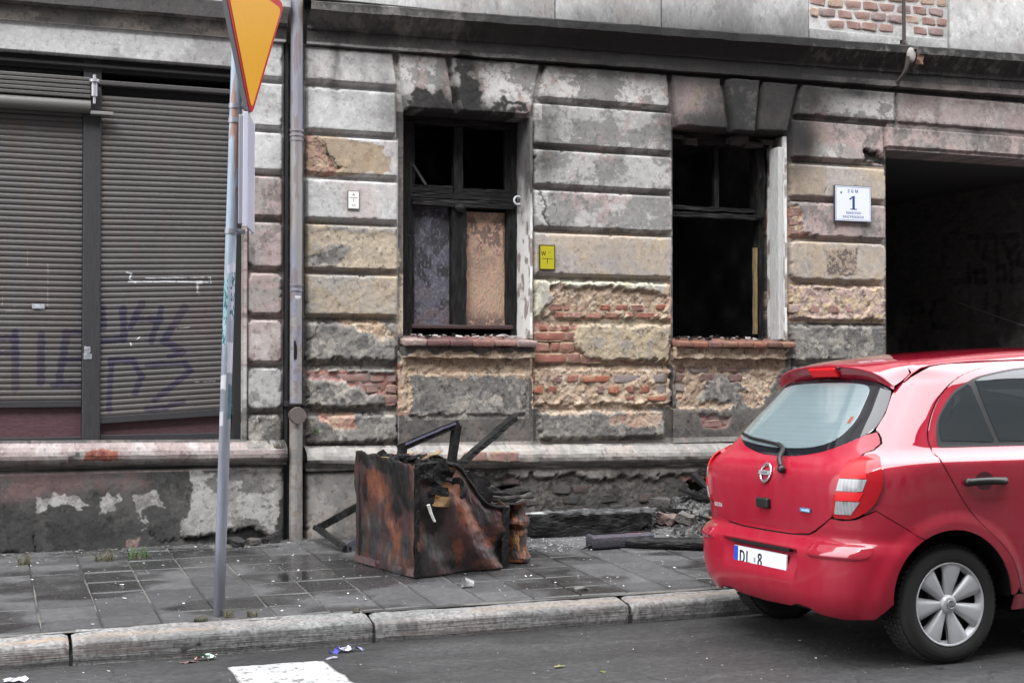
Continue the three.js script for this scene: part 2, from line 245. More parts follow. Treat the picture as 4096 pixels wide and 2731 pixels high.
// colour darkened along every bed joint
for (const g of G.slice(0, 8)) eachPx(1.78, 7.4, g - .03, g + .03, (i, j, k, x, y) => { if ((x > 2.95 && x < 4.05) || (x > 5.26 && x < 6.38)) return; const t = .35 * Math.exp(-(((y - g) / .012) ** 2)); for (let q = 0; q < 3; q++) FC[q][k] *= 1 - t; });
crack([[2.455, 2.99], [2.39, 3.05], [2.36, 3.15]]); crack([[2.24, 3.12], [2.33, 3.14], [2.39, 3.06], [2.47, 2.97], [2.55, 2.965]], .006); crack([[2.25, 3.02], [2.33, 3.03], [2.38, 2.99]]); crack([[2.24, 2.93], [2.34, 2.92]], .006);
crack([[2.34, 1.83], [2.27, 1.66]]); crack([[7.46, 3.88], [7.47, 3.61]], .004); crack([[6.73, 3.17], [6.735, 2.9]], .003, .6); crack([[4.43, 2.5], [4.44, 2.2]], .002, .4); crack([[1.1, .33], [1.2, .25], [1.35, .28]]); crack([[.35, .36], [.36, .22]]); crack([[2.78, .6], [3.0, .63], [2.77, .56], [2.79, .3]], .004, .7);
crack([[4.08, 2.86], [4.14, 2.75], [4.12, 2.66], [4.17, 2.58]], .008); crack([[4.19, 2.85], [4.23, 2.7], [4.26, 2.58]], .003, .6);

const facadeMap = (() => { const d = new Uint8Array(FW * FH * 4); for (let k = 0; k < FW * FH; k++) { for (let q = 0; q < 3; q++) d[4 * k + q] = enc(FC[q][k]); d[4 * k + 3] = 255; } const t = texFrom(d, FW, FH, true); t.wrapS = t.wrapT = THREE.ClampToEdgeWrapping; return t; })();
const facadeBump = (() => { const d = new Uint8Array(FW * FH * 4); for (let j = 0; j < FH; j++) for (let i = 0; i < FW; i++) { const k = j * FW + i, x = fx(i), y = fy(j), r = clamp(FR[k] / .014, .12, 1), v = .5 + (fbm(x * 45, y * 45, 3) - .5) * r * .9 + (fbm(x * 130, y * 130, 2) - .5) * .35 * r - .25 * clamp(FD[k] / .04) * 0; d[4 * k] = d[4 * k + 1] = d[4 * k + 2] = clamp(v) * 255; d[4 * k + 3] = 255; } const t = texFrom(d, FW, FH, false); t.wrapS = t.wrapT = THREE.ClampToEdgeWrapping; return t; })();
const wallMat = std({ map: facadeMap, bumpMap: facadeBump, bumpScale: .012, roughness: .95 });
const sampleD = (x, y) => { const i = clamp(ix(x), 0, FW - 1), j = clamp(iy(y), 0, FH - 1); return FD[j * FW + i]; }, sampleR = (x, y) => { const i = clamp(ix(x), 0, FW - 1), j = clamp(iy(y), 0, FH - 1); return FR[j * FW + i]; };

// ------------------------------------------------------------------ the building
const house = thing('tenement_house', 'sooty grey tenement ground floor with peeling plaster, bare brick and two burnt out windows', 'building');
// a plaster covered block: a fine sheet that curls back to the joint at its edges and steps in where the plaster is gone
function reliefSheet(q, o = {}) {
  const zb = o.zb ?? -.05, z0 = o.z ?? 0, rad = o.r ?? .02, nz = o.n ?? .006, cell = o.cell ?? .0135, edge = o.edge ?? .011;
  const wB = Math.hypot(q[1][0] - q[0][0], q[1][1] - q[0][1]), hB = Math.hypot(q[3][0] - q[0][0], q[3][1] - q[0][1]), nx = Math.max(3, Math.ceil(wB / cell)), ny = Math.max(3, Math.ceil(hB / cell));
  const pos = [], uv = [], idx = [], sd = (seedN++) * 3.3;
  for (let j = 0; j <= ny; j++) for (let i = 0; i <= nx; i++) {
    const u = i / nx, v = j / ny, x = mix(mix(q[0][0], q[1][0], u), mix(q[3][0], q[2][0], u), v), y = mix(mix(q[0][1], q[1][1], u), mix(q[3][1], q[2][1], u), v);
    let dx = Math.min(u, 1 - u) * mix(wB, Math.hypot(q[2][0] - q[3][0], q[2][1] - q[3][1]), v), dy = Math.min(v, 1 - v) * hB;
    let d = dx < rad && dy < rad ? rad - Math.hypot(rad - dx, rad - dy) : Math.min(dx, dy);
    if (o.flat) d = o.flat === 'x' ? dx : o.flat === 'y' ? dy : 1;
    d -= nz * fbm(x * 9 + sd, y * 9, 3) * 1.6 + nz * .8 * (vn(x * 37 + sd, y * 37) - .5);
    d -= .02 * sstep(.64, .76, fbr(x * 15 + sd, y * 15, 3, .6)) * (o.chip ?? (nz > .01 ? 1 : .3));
    const t = clamp(d / edge), prof = d <= 0 ? 0 : Math.sqrt(1 - (1 - t) * (1 - t));
    const r = sampleR(x, y), z = mix(zb, z0 - .9 * sampleD(x, y) + (fbm(x * 16 + sd, y * 16, 3) - .5) * r * 2.2 + (vn(x * 55, y * 55 + sd) - .5) * r * .8, prof);
    pos.push(x, y, Math.max(z, zb - .2)); const w = wallUV(x, y); uv.push(w[0], w[1]);
  }
  for (let j = 0; j < ny; j++) for (let i = 0; i < nx; i++) { const a = j * (nx + 1) + i, b = a + 1, c = a + nx + 1, e = c + 1; idx.push(a, b, e, a, e, c); }
  return bgeo(pos, idx, uv);
}
const blocks = BL.map(([s, q, o]) => ({ q, m: part(house, 'stone_block', reliefSheet(q, o), wallMat) }));
// masonry behind the blocks
const ZG = -.045;
const wallBox = (x0, x1, y0, y1, z1 = ZG, z0 = -.42) => planarUV(box(x0, x1, y0, y1, z0, z1), (x, y) => wallUV(x, y));
const WIN1 = [2.985, 4.02], WIN2 = [5.28, 6.335], SILL = 1.665, HEAD = 3.43, DOOR = [7.375, 10.1];
part(house, 'wall', mg([
  wallBox(1.785, 2.075, .88, 3.86), wallBox(2.215, WIN1[0], .7, 3.86), wallBox(WIN1[1], WIN2[0], .7, 3.86), wallBox(WIN2[1], DOOR[0], .1, 3.88),
  wallBox(WIN1[0], WIN1[1], HEAD, 3.86), wallBox(WIN2[0], WIN2[1], HEAD + .01, 3.88), wallBox(DOOR[0], DOOR[1], 3.37, 3.88, -.02), wallBox(DOOR[1], 12, .0, 3.88),
  wallBox(1.6, 12, 3.86, 9, -.06), wallBox(-3, 1.6, 3.64, 9, -.06), wallBox(-3, -.7, 0, 3.64), wallBox(2.075, 2.215, 0, 3.86, -.11),
]), wallMat);
// under the sills
part(house, 'wall', reliefSheet(rectQ(WIN1[0] - .05, WIN1[1] + .015, .86, 1.6), { zb: -.2, z: -.012, flat: 'n', n: 0 }), wallMat);
part(house, 'wall', reliefSheet(rectQ(WIN2[0] - .02, WIN2[1] + .04, .86, 1.6), { zb: -.2, z: -.004, flat: 'n', n: 0 }), wallMat);
part(house, 'wall', mg([wallBox(WIN1[0] - .04, WIN1[1] + .02, .7, SILL - .02, -.1), wallBox(WIN2[0] - .02, WIN2[1] + .03, .7, SILL - .02, -.1)]), wallMat);
// plaster ledge below each sill
for (const [a, b] of [[WIN1[0] - .02, WIN1[1] + .01], [WIN2[0] - .01, WIN2[1] + .05]]) {
  const g = jitter(new THREE.BoxGeometry(b - a, .085, .09, 50, 6, 5), .014, 17, a); g.translate((a + b) / 2, 1.592, .0);
  part(house, 'sill_moulding', planarUV(g, (x, y) => wallUV(x, y)), std({ map: facadeMap, bumpMap: facadeBump, bumpScale: .012, roughness: .95 }));
}
// bricks laid bare
const noiseTex = dataTex(256, 256, (i, j) => { const v = .62 + .55 * (fbm(i / 8, j / 8, 4) - .5) + .25 * (vn(i / 2, j / 2) - .5); return [v, v, v]; }, false);
const grainBump = dataTex(256, 256, (i, j) => { const v = fbm(i / 5, j / 5, 4) * .7 + .3 * vn(i / 1.7, j / 1.7); return [v, v, v]; }, false);
let brickN = 0;
const brickMat = (r, g, b, mr = [198, 176, 146], cover = .5) => { const sd = (brickN++) * 9.7; const t = dataTex(72, 32, (i, j) => { const u = i / 71, v = j / 31, n = fbr(u * 5 + sd, v * 2.4, 4, .65), m = fbm(u * 18 + sd, v * 9, 3), e = Math.min(u * 3, (1 - u) * 3, v * 1.5, (1 - v) * 1.5) + .5 * (n - .5) + .25 * (m - .5); const k = .72 + .5 * n + .16 * (m - .5); let c = ph(r, g, b, ALB * 1.12).map((q) => q * k); const t2 = Math.max(sstep(.17, .05, e), sstep(.60, .70, n) * cover); return c.map((q, z) => mix(q, ph(...mr)[z] * (.7 + .5 * m), t2)); }, true); return std({ map: t, bumpMap: grainBump, bumpScale: .008, roughness: .95 }); };
const DM = [92, 90, 87], GM = [150, 146, 144];
const BK = [[brickMat(174, 113, 100), brickMat(185, 132, 118), brickMat(173, 126, 118), brickMat(177, 104, 87)],
  [brickMat(166, 105, 92, undefined, .8), brickMat(176, 118, 106), brickMat(185, 113, 90, undefined, .7), brickMat(169, 157, 152, GM), brickMat(152, 115, 109, GM)],
  [brickMat(183, 158, 153), brickMat(182, 145, 136, GM), brickMat(172, 135, 127)],
  [brickMat(95, 92, 90, DM), brickMat(79, 77, 76, DM), brickMat(113, 99, 96, DM)],
  [brickMat(180, 148, 139, [206, 196, 188]), brickMat(169, 135, 127, [206, 196, 188]), brickMat(189, 158, 139, [206, 196, 188]), brickMat(162, 140, 137, [206, 196, 188])]];
const brickGeos = [...Array(7)].map((_, k) => { const g = jitter(new RoundedBoxGeometry(1, 1, 1, 4, .2), .085, 3.4, k * 11 + 3); planarUV(g, (x, y, z) => [clamp(x + .5, .01, .99), clamp(y + .5, .02, .98)]); return g; });
function addBrick(x0, x1, y0, y1, z, kind, parent) {
  const cx = (x0 + x1) / 2, cy = (y0 + y1) / 2;
  const host = parent || (blocks.find(({ q }) => cx > Math.min(q[0][0], q[3][0]) && cx < Math.max(q[1][0], q[2][0]) && cy > q[0][1] - .02 && cy < q[3][1] + .02) || { m: house }).m;
  const mats = BK[kind], m = part(host, 'brick', brickGeos[Math.floor(rnd() * 7)], mats[Math.floor(rnd() * mats.length)]);
  const w = x1 - x0, h = y1 - y0; m.scale.set(w * R(.97, 1.02), h * R(.95, 1.06), .07); m.position.set(cx + R(-.003, .003), cy + R(-.003, .003), z + R(-.008, .003) - .035); m.rotation.set(R(-.05, .05), R(-.04, .04), R(-.015, .015));
  return m;
}
placeBricks();

// ---- string course and cornice: sooty black on the right, grey with a darker lower band on the left
function moulding(x0, x1, prof, n = 80, amp = .004, cell = 1) {            // prof: [z, y at x = 2.24, slope]
  const pos = [], uv = [], idx = [], m = prof.length;
  for (let i = 0; i <= n; i++) { const x = mix(x0, x1, i / n); prof.forEach(([z, y, s], k) => { const yy = y + (s || 0) * (x - 2.24), a = k && k < m - 1 ? amp : 0; pos.push(x, yy + (fbm(x * 7, k * 3.3, 3) - .5) * 2 * a, z + (fbm(x * 11 + 5, k * 2.1, 3) - .5) * 2 * a); const w = wallUV(x, y); uv.push(w[0], w[1]); }); }
  for (let i = 0; i < n; i++) for (let k = 0; k < m - 1; k++) { const a = i * m + k, b = a + 1, c = a + m, e = c + 1; idx.push(a, c, e, a, e, b); }
  return bgeo(pos, idx, uv).toNonIndexed();
}
const flatN = (g) => { g.computeVertexNormals(); return g; };
const corn = (dz) => [[-.06, 3.845, .0135], [.03 + dz, 3.85, .0135], [.035 + dz, 3.955, .016], [.05 + dz, 3.958, .016], [.05 + dz, 3.985, .017], [.085 + dz, 4.03, .019], [.15 + dz, 4.065, .021], [.17 + dz, 4.07, .0215], [.175 + dz, 4.125, .0225], [.165 + dz, 4.135, .0225], [-.06, 4.185, .0225]];
part(house, 'cornice', flatN(moulding(2.225, 12, corn(0), 300, .006)), wallMat);
part(house, 'cornice', flatN(moulding(-3, 2.075, corn(0).map(([z, y, s]) => [z, y, s * .4]), 120, .002)), wallMat);
part(house, 'lintel', planarUV(rbox(-3, 1.79, 3.64, 3.845, -.3, .005, .008), (x, y) => wallUV(x, y)), wallMat);

// upper storey: plinth blocks above the cornice, bare brick panel
for (const [x0, x1] of [[-3, 2.13], [2.14, 4.215], [4.225, 5.155], [5.165, 6.565], [6.575, 7.505], [7.535, 8.015], [8.03, 12]]) part(house, 'stone_block', planarUV(rbox(x0, x1, 4.2, x0 > 6.5 && x0 < 8 ? 4.36 + .023 * (x0 - 6.57) : 6, -.06, x0 > 8 ? .02 : .0, .006), (x, y) => wallUV(clamp(x, FX0, FX1), clamp(y, 0, 5.1))), wallMat);
for (let r = 0; r < 5; r++) for (let k = 0; k < 9; k++) {
  const off = r % 2 ? .085 : 0, x0 = 6.585 + k * .175 - off; if (x0 > 7.98) continue;
  const a = Math.max(6.58, x0), b = Math.min(8.01, x0 + .163); if (b - a < .05) continue;
  if (r === 0 && (k === 0 || k === 5)) continue;
  const y = 4.375 + r * .09 + .023 * (x0 - 6.57);
  addBrick(a, b, y, y + .078, .006, 4, house);
}
part(house, 'mortar_bed', planarUV(box(6.572, 8.02, 4.34, 4.95, -.058, -.006), (x, y) => wallUV(x - 4, y)), wallMat);
// thin conduit above the passage
part(house, 'conduit', mg([tube([[7.50, 4.26, .06], [7.495, 5, .06], [7.49, 6, .06]], .016, 8, 8), tube([[7.50, 4.2, .215], [7.505, 4.26, .1], [7.5, 4.32, .06]], .014, 8, 8), tube([[7.42, 4.14, .215], [7.41, 4.02, .19], [7.39, 3.93, .1]], .016, 8, 8)]), std({ color: 0x3b3634, roughness: .8 }));
{ const g = jitter(new THREE.SphereGeometry(.05, 14, 10), .006, 20); g.scale(.9, 1.35, .5); g.translate(7.47, 4.16, .19); part(house, 'render_patch', g, std({ color: col(ph(168, 164, 160)), bumpMap: grainBump, bumpScale: .01 }));
  const h = jitter(new THREE.BoxGeometry(.06, .09, .015, 5, 6, 1), .018, 26); h.translate(7.565, 4.13, .18); part(house, 'render_patch', h, std({ color: col(ph(128, 96, 82)), bumpMap: grainBump, bumpScale: .01 })); }

// ---- plinth and torus
const tor = (dz) => [[-.06, .93], [.0 + dz, .925], [.05 + dz, .90], [.082 + dz, .885], [.1 + dz, .86], [.105 + dz, .832], [.098 + dz, .805], [.08 + dz, .785], [.065 + dz, .778], [.065 + dz, .752], [.04 + dz, .748], [-.06, .745]];
part(house, 'plinth_moulding', flatN(moulding(-1.5, 2.075, tor(0).map(([z, y]) => [z, y + .02, -.014]), 200, .005)), wallMat);
part(house, 'plinth_moulding', flatN(moulding(2.22, 7.37, tor(0).map(([z, y]) => [z, y - .03, -.014]), 300, .007)), wallMat);
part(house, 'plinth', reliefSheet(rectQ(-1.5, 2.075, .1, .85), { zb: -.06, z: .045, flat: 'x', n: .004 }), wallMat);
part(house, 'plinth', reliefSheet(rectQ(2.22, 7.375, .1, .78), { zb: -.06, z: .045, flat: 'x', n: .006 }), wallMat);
for (let r = 0; r < 5; r++) for (let k = 0; k < 13; k++) {
  const x0 = 3.78 + k * .165 + (r % 2) * .08 + R(-.006, .006), y = .225 + r * .085; if (x0 > 5.45 || rnd() < .45) continue;
  if (x0 > 5.2 && r > 2) continue;
  addBrick(x0, x0 + R(.13, .155), y, y + .07, .03, 3, house);
}
for (const [a, b, y] of [[2.86, 3.04, .8], [3.07, 3.22, .8], [3.42, 3.62, .795], [3.63, 3.77, .795], [3.775, 3.87, .79]]) addBrick(a, b, y - .04, y + .04, .118, 2, house);
for (const [a, b] of [[5.40, 5.60], [5.62, 5.83], [5.2, 5.39]]) addBrick(a, b, .6, .665, .035, 3, house);
function paintRegions() {
region([[2.220, 3.186], [2.510, 3.193], [2.609, 3.172], [2.805, 3.156], [2.816, 3.075], [2.884, 3.046], [2.879, 2.925], [2.610, 2.917], [2.400, 2.901], [2.221, 2.876]], ST.BE2, 0.004);
region([[2.220, 3.181], [2.356, 3.157], [2.389, 3.051], [2.455, 2.979], [2.532, 2.962], [2.379, 2.895], [2.221, 2.876]], ST.OP, 0.020, { warp: .03 });
region([[2.521, 2.837], [2.766, 2.844], [2.789, 2.562], [2.544, 2.552]], ST.LP, 0.000, { f: .05, k: .55 });
region([[2.298, 2.479], [2.522, 2.503], [2.700, 2.472], [2.879, 2.494], [2.936, 2.458], [2.948, 2.218], [2.457, 2.216], [2.424, 2.258], [2.544, 2.391], [2.304, 2.389]], ST.OC2, 0.005);
region([[2.228, 2.296], [2.434, 2.366], [2.567, 2.381], [2.468, 2.259], [2.250, 2.200]], ST.GR, 0.003);
region([[2.545, 2.100], [2.914, 2.119], [2.926, 1.890], [2.545, 1.884]], ST.OC2, 0.002, { f: .05, k: .6 });
region([[2.337, 1.967], [2.523, 2.067], [2.512, 1.884], [2.327, 1.892]], ST.OC2, 0.002, { f: .05, k: .7 });
region([[2.502, 1.819], [2.790, 1.834], [2.892, 1.715], [2.915, 1.671], [2.768, 1.714], [2.524, 1.777]], ST.OC, 0.014);
region([[2.370, 1.829], [2.262, 1.604], [2.235, 1.540], [2.218, 1.837]], ST.GR, 0.004, { k: .5 });
region([[2.225, 1.455], [2.458, 1.444], [2.932, 1.432], [2.938, 1.192], [2.831, 1.193], [2.825, 1.247], [2.702, 1.275], [2.547, 1.357], [2.263, 1.391]], ST.BP, 0.030);
region([[2.317, 1.135], [2.591, 1.131], [2.613, 1.023], [2.481, 1.004], [2.328, 1.092]], ST.OP, 0.012);
region([[2.959, 2.180], [3.022, 2.181], [3.028, 1.738], [2.943, 1.726]], ST.OC2, 0.000, { f: .02 });
region([[2.938, 1.497], [3.011, 1.497], [3.012, 1.126], [2.938, 1.127]], ST.OP, 0.000);
region([[2.971, 1.584], [4.045, 1.588], [4.032, 1.123], [4.008, 1.395], [3.029, 1.410], [3.018, 1.136], [2.961, 1.137]], ST.OC, 0.000, { warp: .02 });
region([[4.035, 2.155], [5.179, 2.180], [5.219, 2.134], [5.179, 2.086], [4.969, 2.117], [4.840, 2.067], [4.634, 2.133], [4.394, 2.094], [4.195, 2.124], [4.121, 1.906], [4.023, 1.859]], ST.GW, 0.000, { f: .015 });
region([[4.195, 2.118], [4.394, 2.094], [4.634, 2.127], [4.840, 2.079], [4.969, 2.105], [5.219, 2.075], [5.219, 1.862], [4.084, 1.849], [4.096, 1.917], [4.182, 1.975]], ST.OC, 0.032, { warp: .03 });
region([[4.035, 1.837], [4.457, 1.847], [4.406, 1.795], [4.375, 1.726], [4.394, 1.635], [4.482, 1.543], [4.723, 1.532], [5.231, 1.509], [5.231, 1.485], [4.041, 1.486]], ST.OP, 0.040, { warp: .012 });
region([[4.035, 1.497], [5.231, 1.503], [5.230, 1.173], [4.035, 1.180]], ST.OC, 0.034, { warp: .02 });
region([[4.096, 1.179], [4.838, 1.165], [5.204, 1.108], [5.046, 1.005], [4.916, 1.101], [4.582, 1.116], [4.108, 1.100]], ST.OC, 0.014, { k: .8 });
region([[4.703, 1.092], [5.177, 1.109], [5.098, 0.981], [4.710, 1.022]], ST.OP, 0.008, { k: .7 });
region([[5.238, 1.638], [6.329, 1.643], [6.314, 1.448], [6.214, 1.290], [6.045, 1.134], [5.237, 1.143]], ST.OC, 0.030, { warp: .03 });
region([[5.518, 1.342], [5.715, 1.365], [5.963, 1.316], [5.907, 1.160], [5.524, 1.164]], ST.GR, 0.012, { warp: .04 });
region([[5.238, 1.509], [5.284, 1.497], [5.297, 1.154], [5.230, 1.155]], ST.GR, 0.000);
region([[5.511, 1.093], [5.796, 1.053], [5.768, 0.970], [5.537, 0.973]], ST.BP, 0.018);
region([[6.317, 2.156], [7.118, 2.173], [7.132, 1.897], [6.330, 1.881]], ST.PR, 0.016, { warp: .03 });
region([[6.327, 2.835], [6.469, 2.856], [6.495, 2.781], [6.504, 2.613], [6.575, 2.592], [6.343, 2.546]], ST.OP, 0.022);
region([[6.507, 3.394], [6.633, 3.524], [6.778, 3.502], [6.704, 3.251], [6.524, 3.241]], ST.OC2, 0.003, { k: .5 });
region([[6.578, 3.383], [6.887, 3.385], [6.923, 3.279], [6.596, 3.261]], ST.WH, 0.000, { warp: .03, k: .9 });
region([[6.473, 3.851], [6.634, 3.832], [6.597, 3.645], [6.490, 3.607]], ST.BP, 0.000, { f: .06, k: .45 });
region([[6.381, 3.173], [6.713, 3.182], [6.721, 2.928], [6.398, 2.922]], ST.BE2, 0.000, { f: .03, k: .7 });
region([[7.108, 3.351], [7.257, 3.352], [7.369, 3.303], [7.388, 3.241], [7.294, 3.244], [7.126, 3.274]], ST.SO, 0.045, { f: .008 });
region([[6.728, 2.467], [7.048, 2.492], [7.038, 2.259], [6.745, 2.252]], ST.SQ, 0.000, { f: .004, warp: .004 });
region([[5.253, 3.850], [5.369, 3.873], [5.655, 3.866], [5.519, 3.662], [5.335, 3.531]], ST.LP, 0.000, { f: .05, k: .9 });
region([[5.470, 3.851], [5.587, 3.875], [5.519, 3.662], [5.385, 3.579]], ST.OC2, 0.000, { f: .05, k: .7 });
region([[5.739, 3.617], [5.945, 3.616], [5.927, 3.419], [5.739, 3.408]], ST.DW, 0.000, { f: .01 });
region([[0.138, 0.782], [1.009, 0.747], [1.109, 0.661], [0.959, 0.615], [0.761, 0.652], [0.423, 0.582], [0.139, 0.582]], ST.PP, 0.000, { f: .05, k: .8 });
region([[0.365, 0.574], [0.499, 0.630], [0.615, 0.575], [0.713, 0.511], [0.615, 0.525], [0.451, 0.541], [0.366, 0.504]], ST.WH, 0.000, { warp: .03, k: .85 });
region([[0.801, 0.599], [0.910, 0.596], [0.930, 0.492], [0.791, 0.487]], ST.WH, 0.000, { warp: .04, k: .7 });
region([[1.029, 0.612], [1.211, 0.585], [1.242, 0.480], [1.090, 0.465], [1.080, 0.363], [1.060, 0.467]], ST.WH, 0.000, { warp: .04, k: .6 });
region([[1.405, 0.756], [2.049, 0.749], [2.049, 0.428], [1.975, 0.260], [1.355, 0.288], [1.374, 0.580]], ST.WPL, 0.000, { warp: .03 });
region([[1.355, 0.283], [1.624, 0.297], [1.814, 0.342], [1.942, 0.261], [2.050, 0.246], [2.050, 0.192], [1.345, 0.226]], ST.SO, 0.030, { f: .01 });
region([[0.141, 0.234], [0.358, 0.203], [0.387, 0.151], [0.141, 0.164]], ST.SO, 0.020, { f: .01 });
region([[0.951, 0.296], [1.041, 0.282], [1.031, 0.220], [0.951, 0.224]], ST.BP, 0.000, {});
region([[0.630, 0.883], [0.904, 0.881], [0.894, 0.810], [0.669, 0.816]], ST.BR, 0.012, { f: .006 });
region([[0.553, 0.854], [0.669, 0.892], [0.669, 0.811], [0.582, 0.818]], ST.GR, 0.000, {});
region([[3.838, 0.766], [5.659, 0.716], [5.658, 0.618], [5.182, 0.582], [4.630, 0.672], [4.540, 0.601], [3.838, 0.622]], ST.LGr, 0.000, { f: .02, warp: .02 });
region([[4.522, 0.708], [4.885, 0.723], [5.182, 0.665], [5.182, 0.574], [4.540, 0.593]], ST.GR, 0.000, { warp: .04, f: .04, k: .7 });
region([[3.617, 0.637], [5.755, 0.573], [5.754, 0.217], [3.617, 0.305]], ST.DB, 0.030, { warp: .03 });
region([[5.276, 0.604], [5.495, 0.632], [5.620, 0.594], [5.619, 0.526], [5.361, 0.535]], ST.BP, 0.030, { k: .8 });
region([[5.371, 0.534], [5.620, 0.560], [5.755, 0.556], [5.755, 0.386], [5.561, 0.427], [5.399, 0.483]], ST.SO, 0.140, { f: .01 });
region([[3.705, 0.549], [3.895, 0.553], [3.890, 0.504], [3.737, 0.504]], ST.SO, 0.120, { f: .008 });
}
function placeBricks() {
addBrick(4.170, 4.294, 1.921, 1.970, -0.020, 0);
addBrick(4.313, 4.438, 1.923, 1.973, -0.020, 0);
addBrick(4.609, 4.717, 1.927, 1.977, -0.020, 0);
addBrick(4.762, 4.868, 1.930, 1.980, -0.020, 0);
addBrick(4.889, 5.002, 1.931, 1.982, -0.020, 0);
addBrick(5.120, 5.205, 1.935, 1.985, -0.020, 0);
addBrick(4.226, 4.297, 1.862, 1.908, -0.020, 0);
addBrick(4.304, 4.463, 1.864, 1.910, -0.020, 0);
addBrick(4.469, 4.640, 1.866, 1.912, -0.020, 0);
addBrick(4.653, 4.788, 1.868, 1.914, -0.020, 0);
addBrick(4.794, 4.933, 1.870, 1.916, -0.020, 0);
addBrick(4.943, 5.172, 1.872, 1.919, -0.020, 0);
addBrick(4.090, 4.158, 1.758, 1.802, -0.014, 0);
addBrick(4.188, 4.232, 1.759, 1.802, -0.014, 0);
addBrick(4.275, 4.346, 1.760, 1.803, -0.014, 0);
addBrick(4.053, 4.321, 1.683, 1.753, -0.014, 0);
addBrick(4.331, 4.388, 1.684, 1.755, -0.014, 0);
addBrick(4.059, 4.185, 1.597, 1.670, -0.014, 0);
addBrick(4.195, 4.265, 1.597, 1.670, -0.014, 0);
addBrick(4.275, 4.388, 1.598, 1.671, -0.014, 0);
addBrick(4.053, 4.321, 1.508, 1.583, -0.014, 0);
addBrick(4.331, 4.446, 1.508, 1.584, -0.014, 0);
addBrick(4.453, 4.710, 1.508, 1.585, -0.014, 0);
addBrick(4.037, 4.071, 1.354, 1.418, -0.022, 1);
addBrick(4.164, 4.309, 1.353, 1.417, -0.022, 1);
addBrick(4.321, 4.444, 1.353, 1.417, -0.022, 1);
addBrick(4.451, 4.718, 1.352, 1.416, -0.022, 1);
addBrick(4.731, 5.002, 1.350, 1.415, -0.022, 1);
addBrick(5.010, 5.086, 1.349, 1.415, -0.022, 1);
addBrick(5.094, 5.217, 1.349, 1.415, -0.022, 1);
addBrick(4.022, 4.129, 1.268, 1.334, -0.022, 1);
addBrick(4.136, 4.251, 1.267, 1.333, -0.022, 1);
addBrick(4.463, 4.507, 1.265, 1.331, -0.022, 1);
addBrick(4.593, 4.650, 1.264, 1.331, -0.022, 1);
addBrick(4.684, 4.782, 1.263, 1.330, -0.022, 1);
addBrick(4.845, 4.921, 1.262, 1.329, -0.022, 1);
addBrick(4.973, 5.062, 1.261, 1.328, -0.022, 1);
addBrick(5.117, 5.220, 1.259, 1.328, -0.022, 1);
addBrick(4.057, 4.102, 1.209, 1.252, -0.022, 1);
addBrick(4.831, 4.919, 1.201, 1.245, -0.022, 1);
addBrick(5.033, 5.217, 1.199, 1.243, -0.022, 1);
addBrick(5.781, 5.908, 1.579, 1.619, -0.020, 1);
addBrick(5.986, 6.064, 1.579, 1.620, -0.020, 1);
addBrick(6.072, 6.180, 1.579, 1.620, -0.020, 1);
addBrick(5.321, 5.384, 1.431, 1.476, -0.020, 1);
addBrick(5.431, 5.609, 1.430, 1.475, -0.020, 1);
addBrick(5.669, 5.885, 1.430, 1.475, -0.020, 1);
addBrick(5.894, 6.033, 1.429, 1.475, -0.020, 1);
addBrick(5.284, 5.366, 1.353, 1.419, -0.020, 1);
addBrick(5.514, 5.641, 1.351, 1.418, -0.020, 1);
addBrick(5.649, 5.789, 1.351, 1.418, -0.020, 1);
addBrick(5.797, 5.924, 1.350, 1.417, -0.020, 1);
addBrick(5.284, 5.372, 1.277, 1.338, -0.020, 1);
addBrick(5.244, 5.361, 1.195, 1.237, -0.020, 1);
addBrick(6.364, 6.490, 1.926, 2.005, -0.008, 2);
addBrick(6.567, 6.675, 1.928, 2.008, -0.008, 2);
addBrick(6.748, 6.868, 1.931, 2.011, -0.008, 2);
addBrick(6.933, 7.016, 1.933, 2.014, -0.008, 2);
addBrick(2.476, 2.718, 1.361, 1.424, -0.012, 2);
addBrick(2.726, 2.838, 1.360, 1.423, -0.012, 2);
addBrick(2.845, 2.933, 1.360, 1.423, -0.012, 2);
addBrick(2.688, 2.778, 1.281, 1.348, -0.012, 2);
addBrick(2.845, 2.933, 1.279, 1.347, -0.012, 2);
addBrick(2.841, 2.933, 1.197, 1.269, -0.012, 2);
addBrick(2.938, 3.004, 1.194, 1.257, -0.030, 1);
addBrick(2.945, 3.000, 1.126, 1.186, -0.030, 1);
addBrick(2.958, 3.051, 1.585, 1.637, -0.030, 1);
addBrick(3.923, 4.035, 1.587, 1.642, -0.030, 1);
addBrick(6.383, 6.472, 2.747, 2.824, -0.014, 2);
addBrick(6.379, 6.468, 2.671, 2.738, -0.014, 2);
addBrick(6.386, 6.471, 2.595, 2.662, -0.014, 2);
addBrick(5.531, 5.728, 0.978, 1.037, -0.012, 2);
}
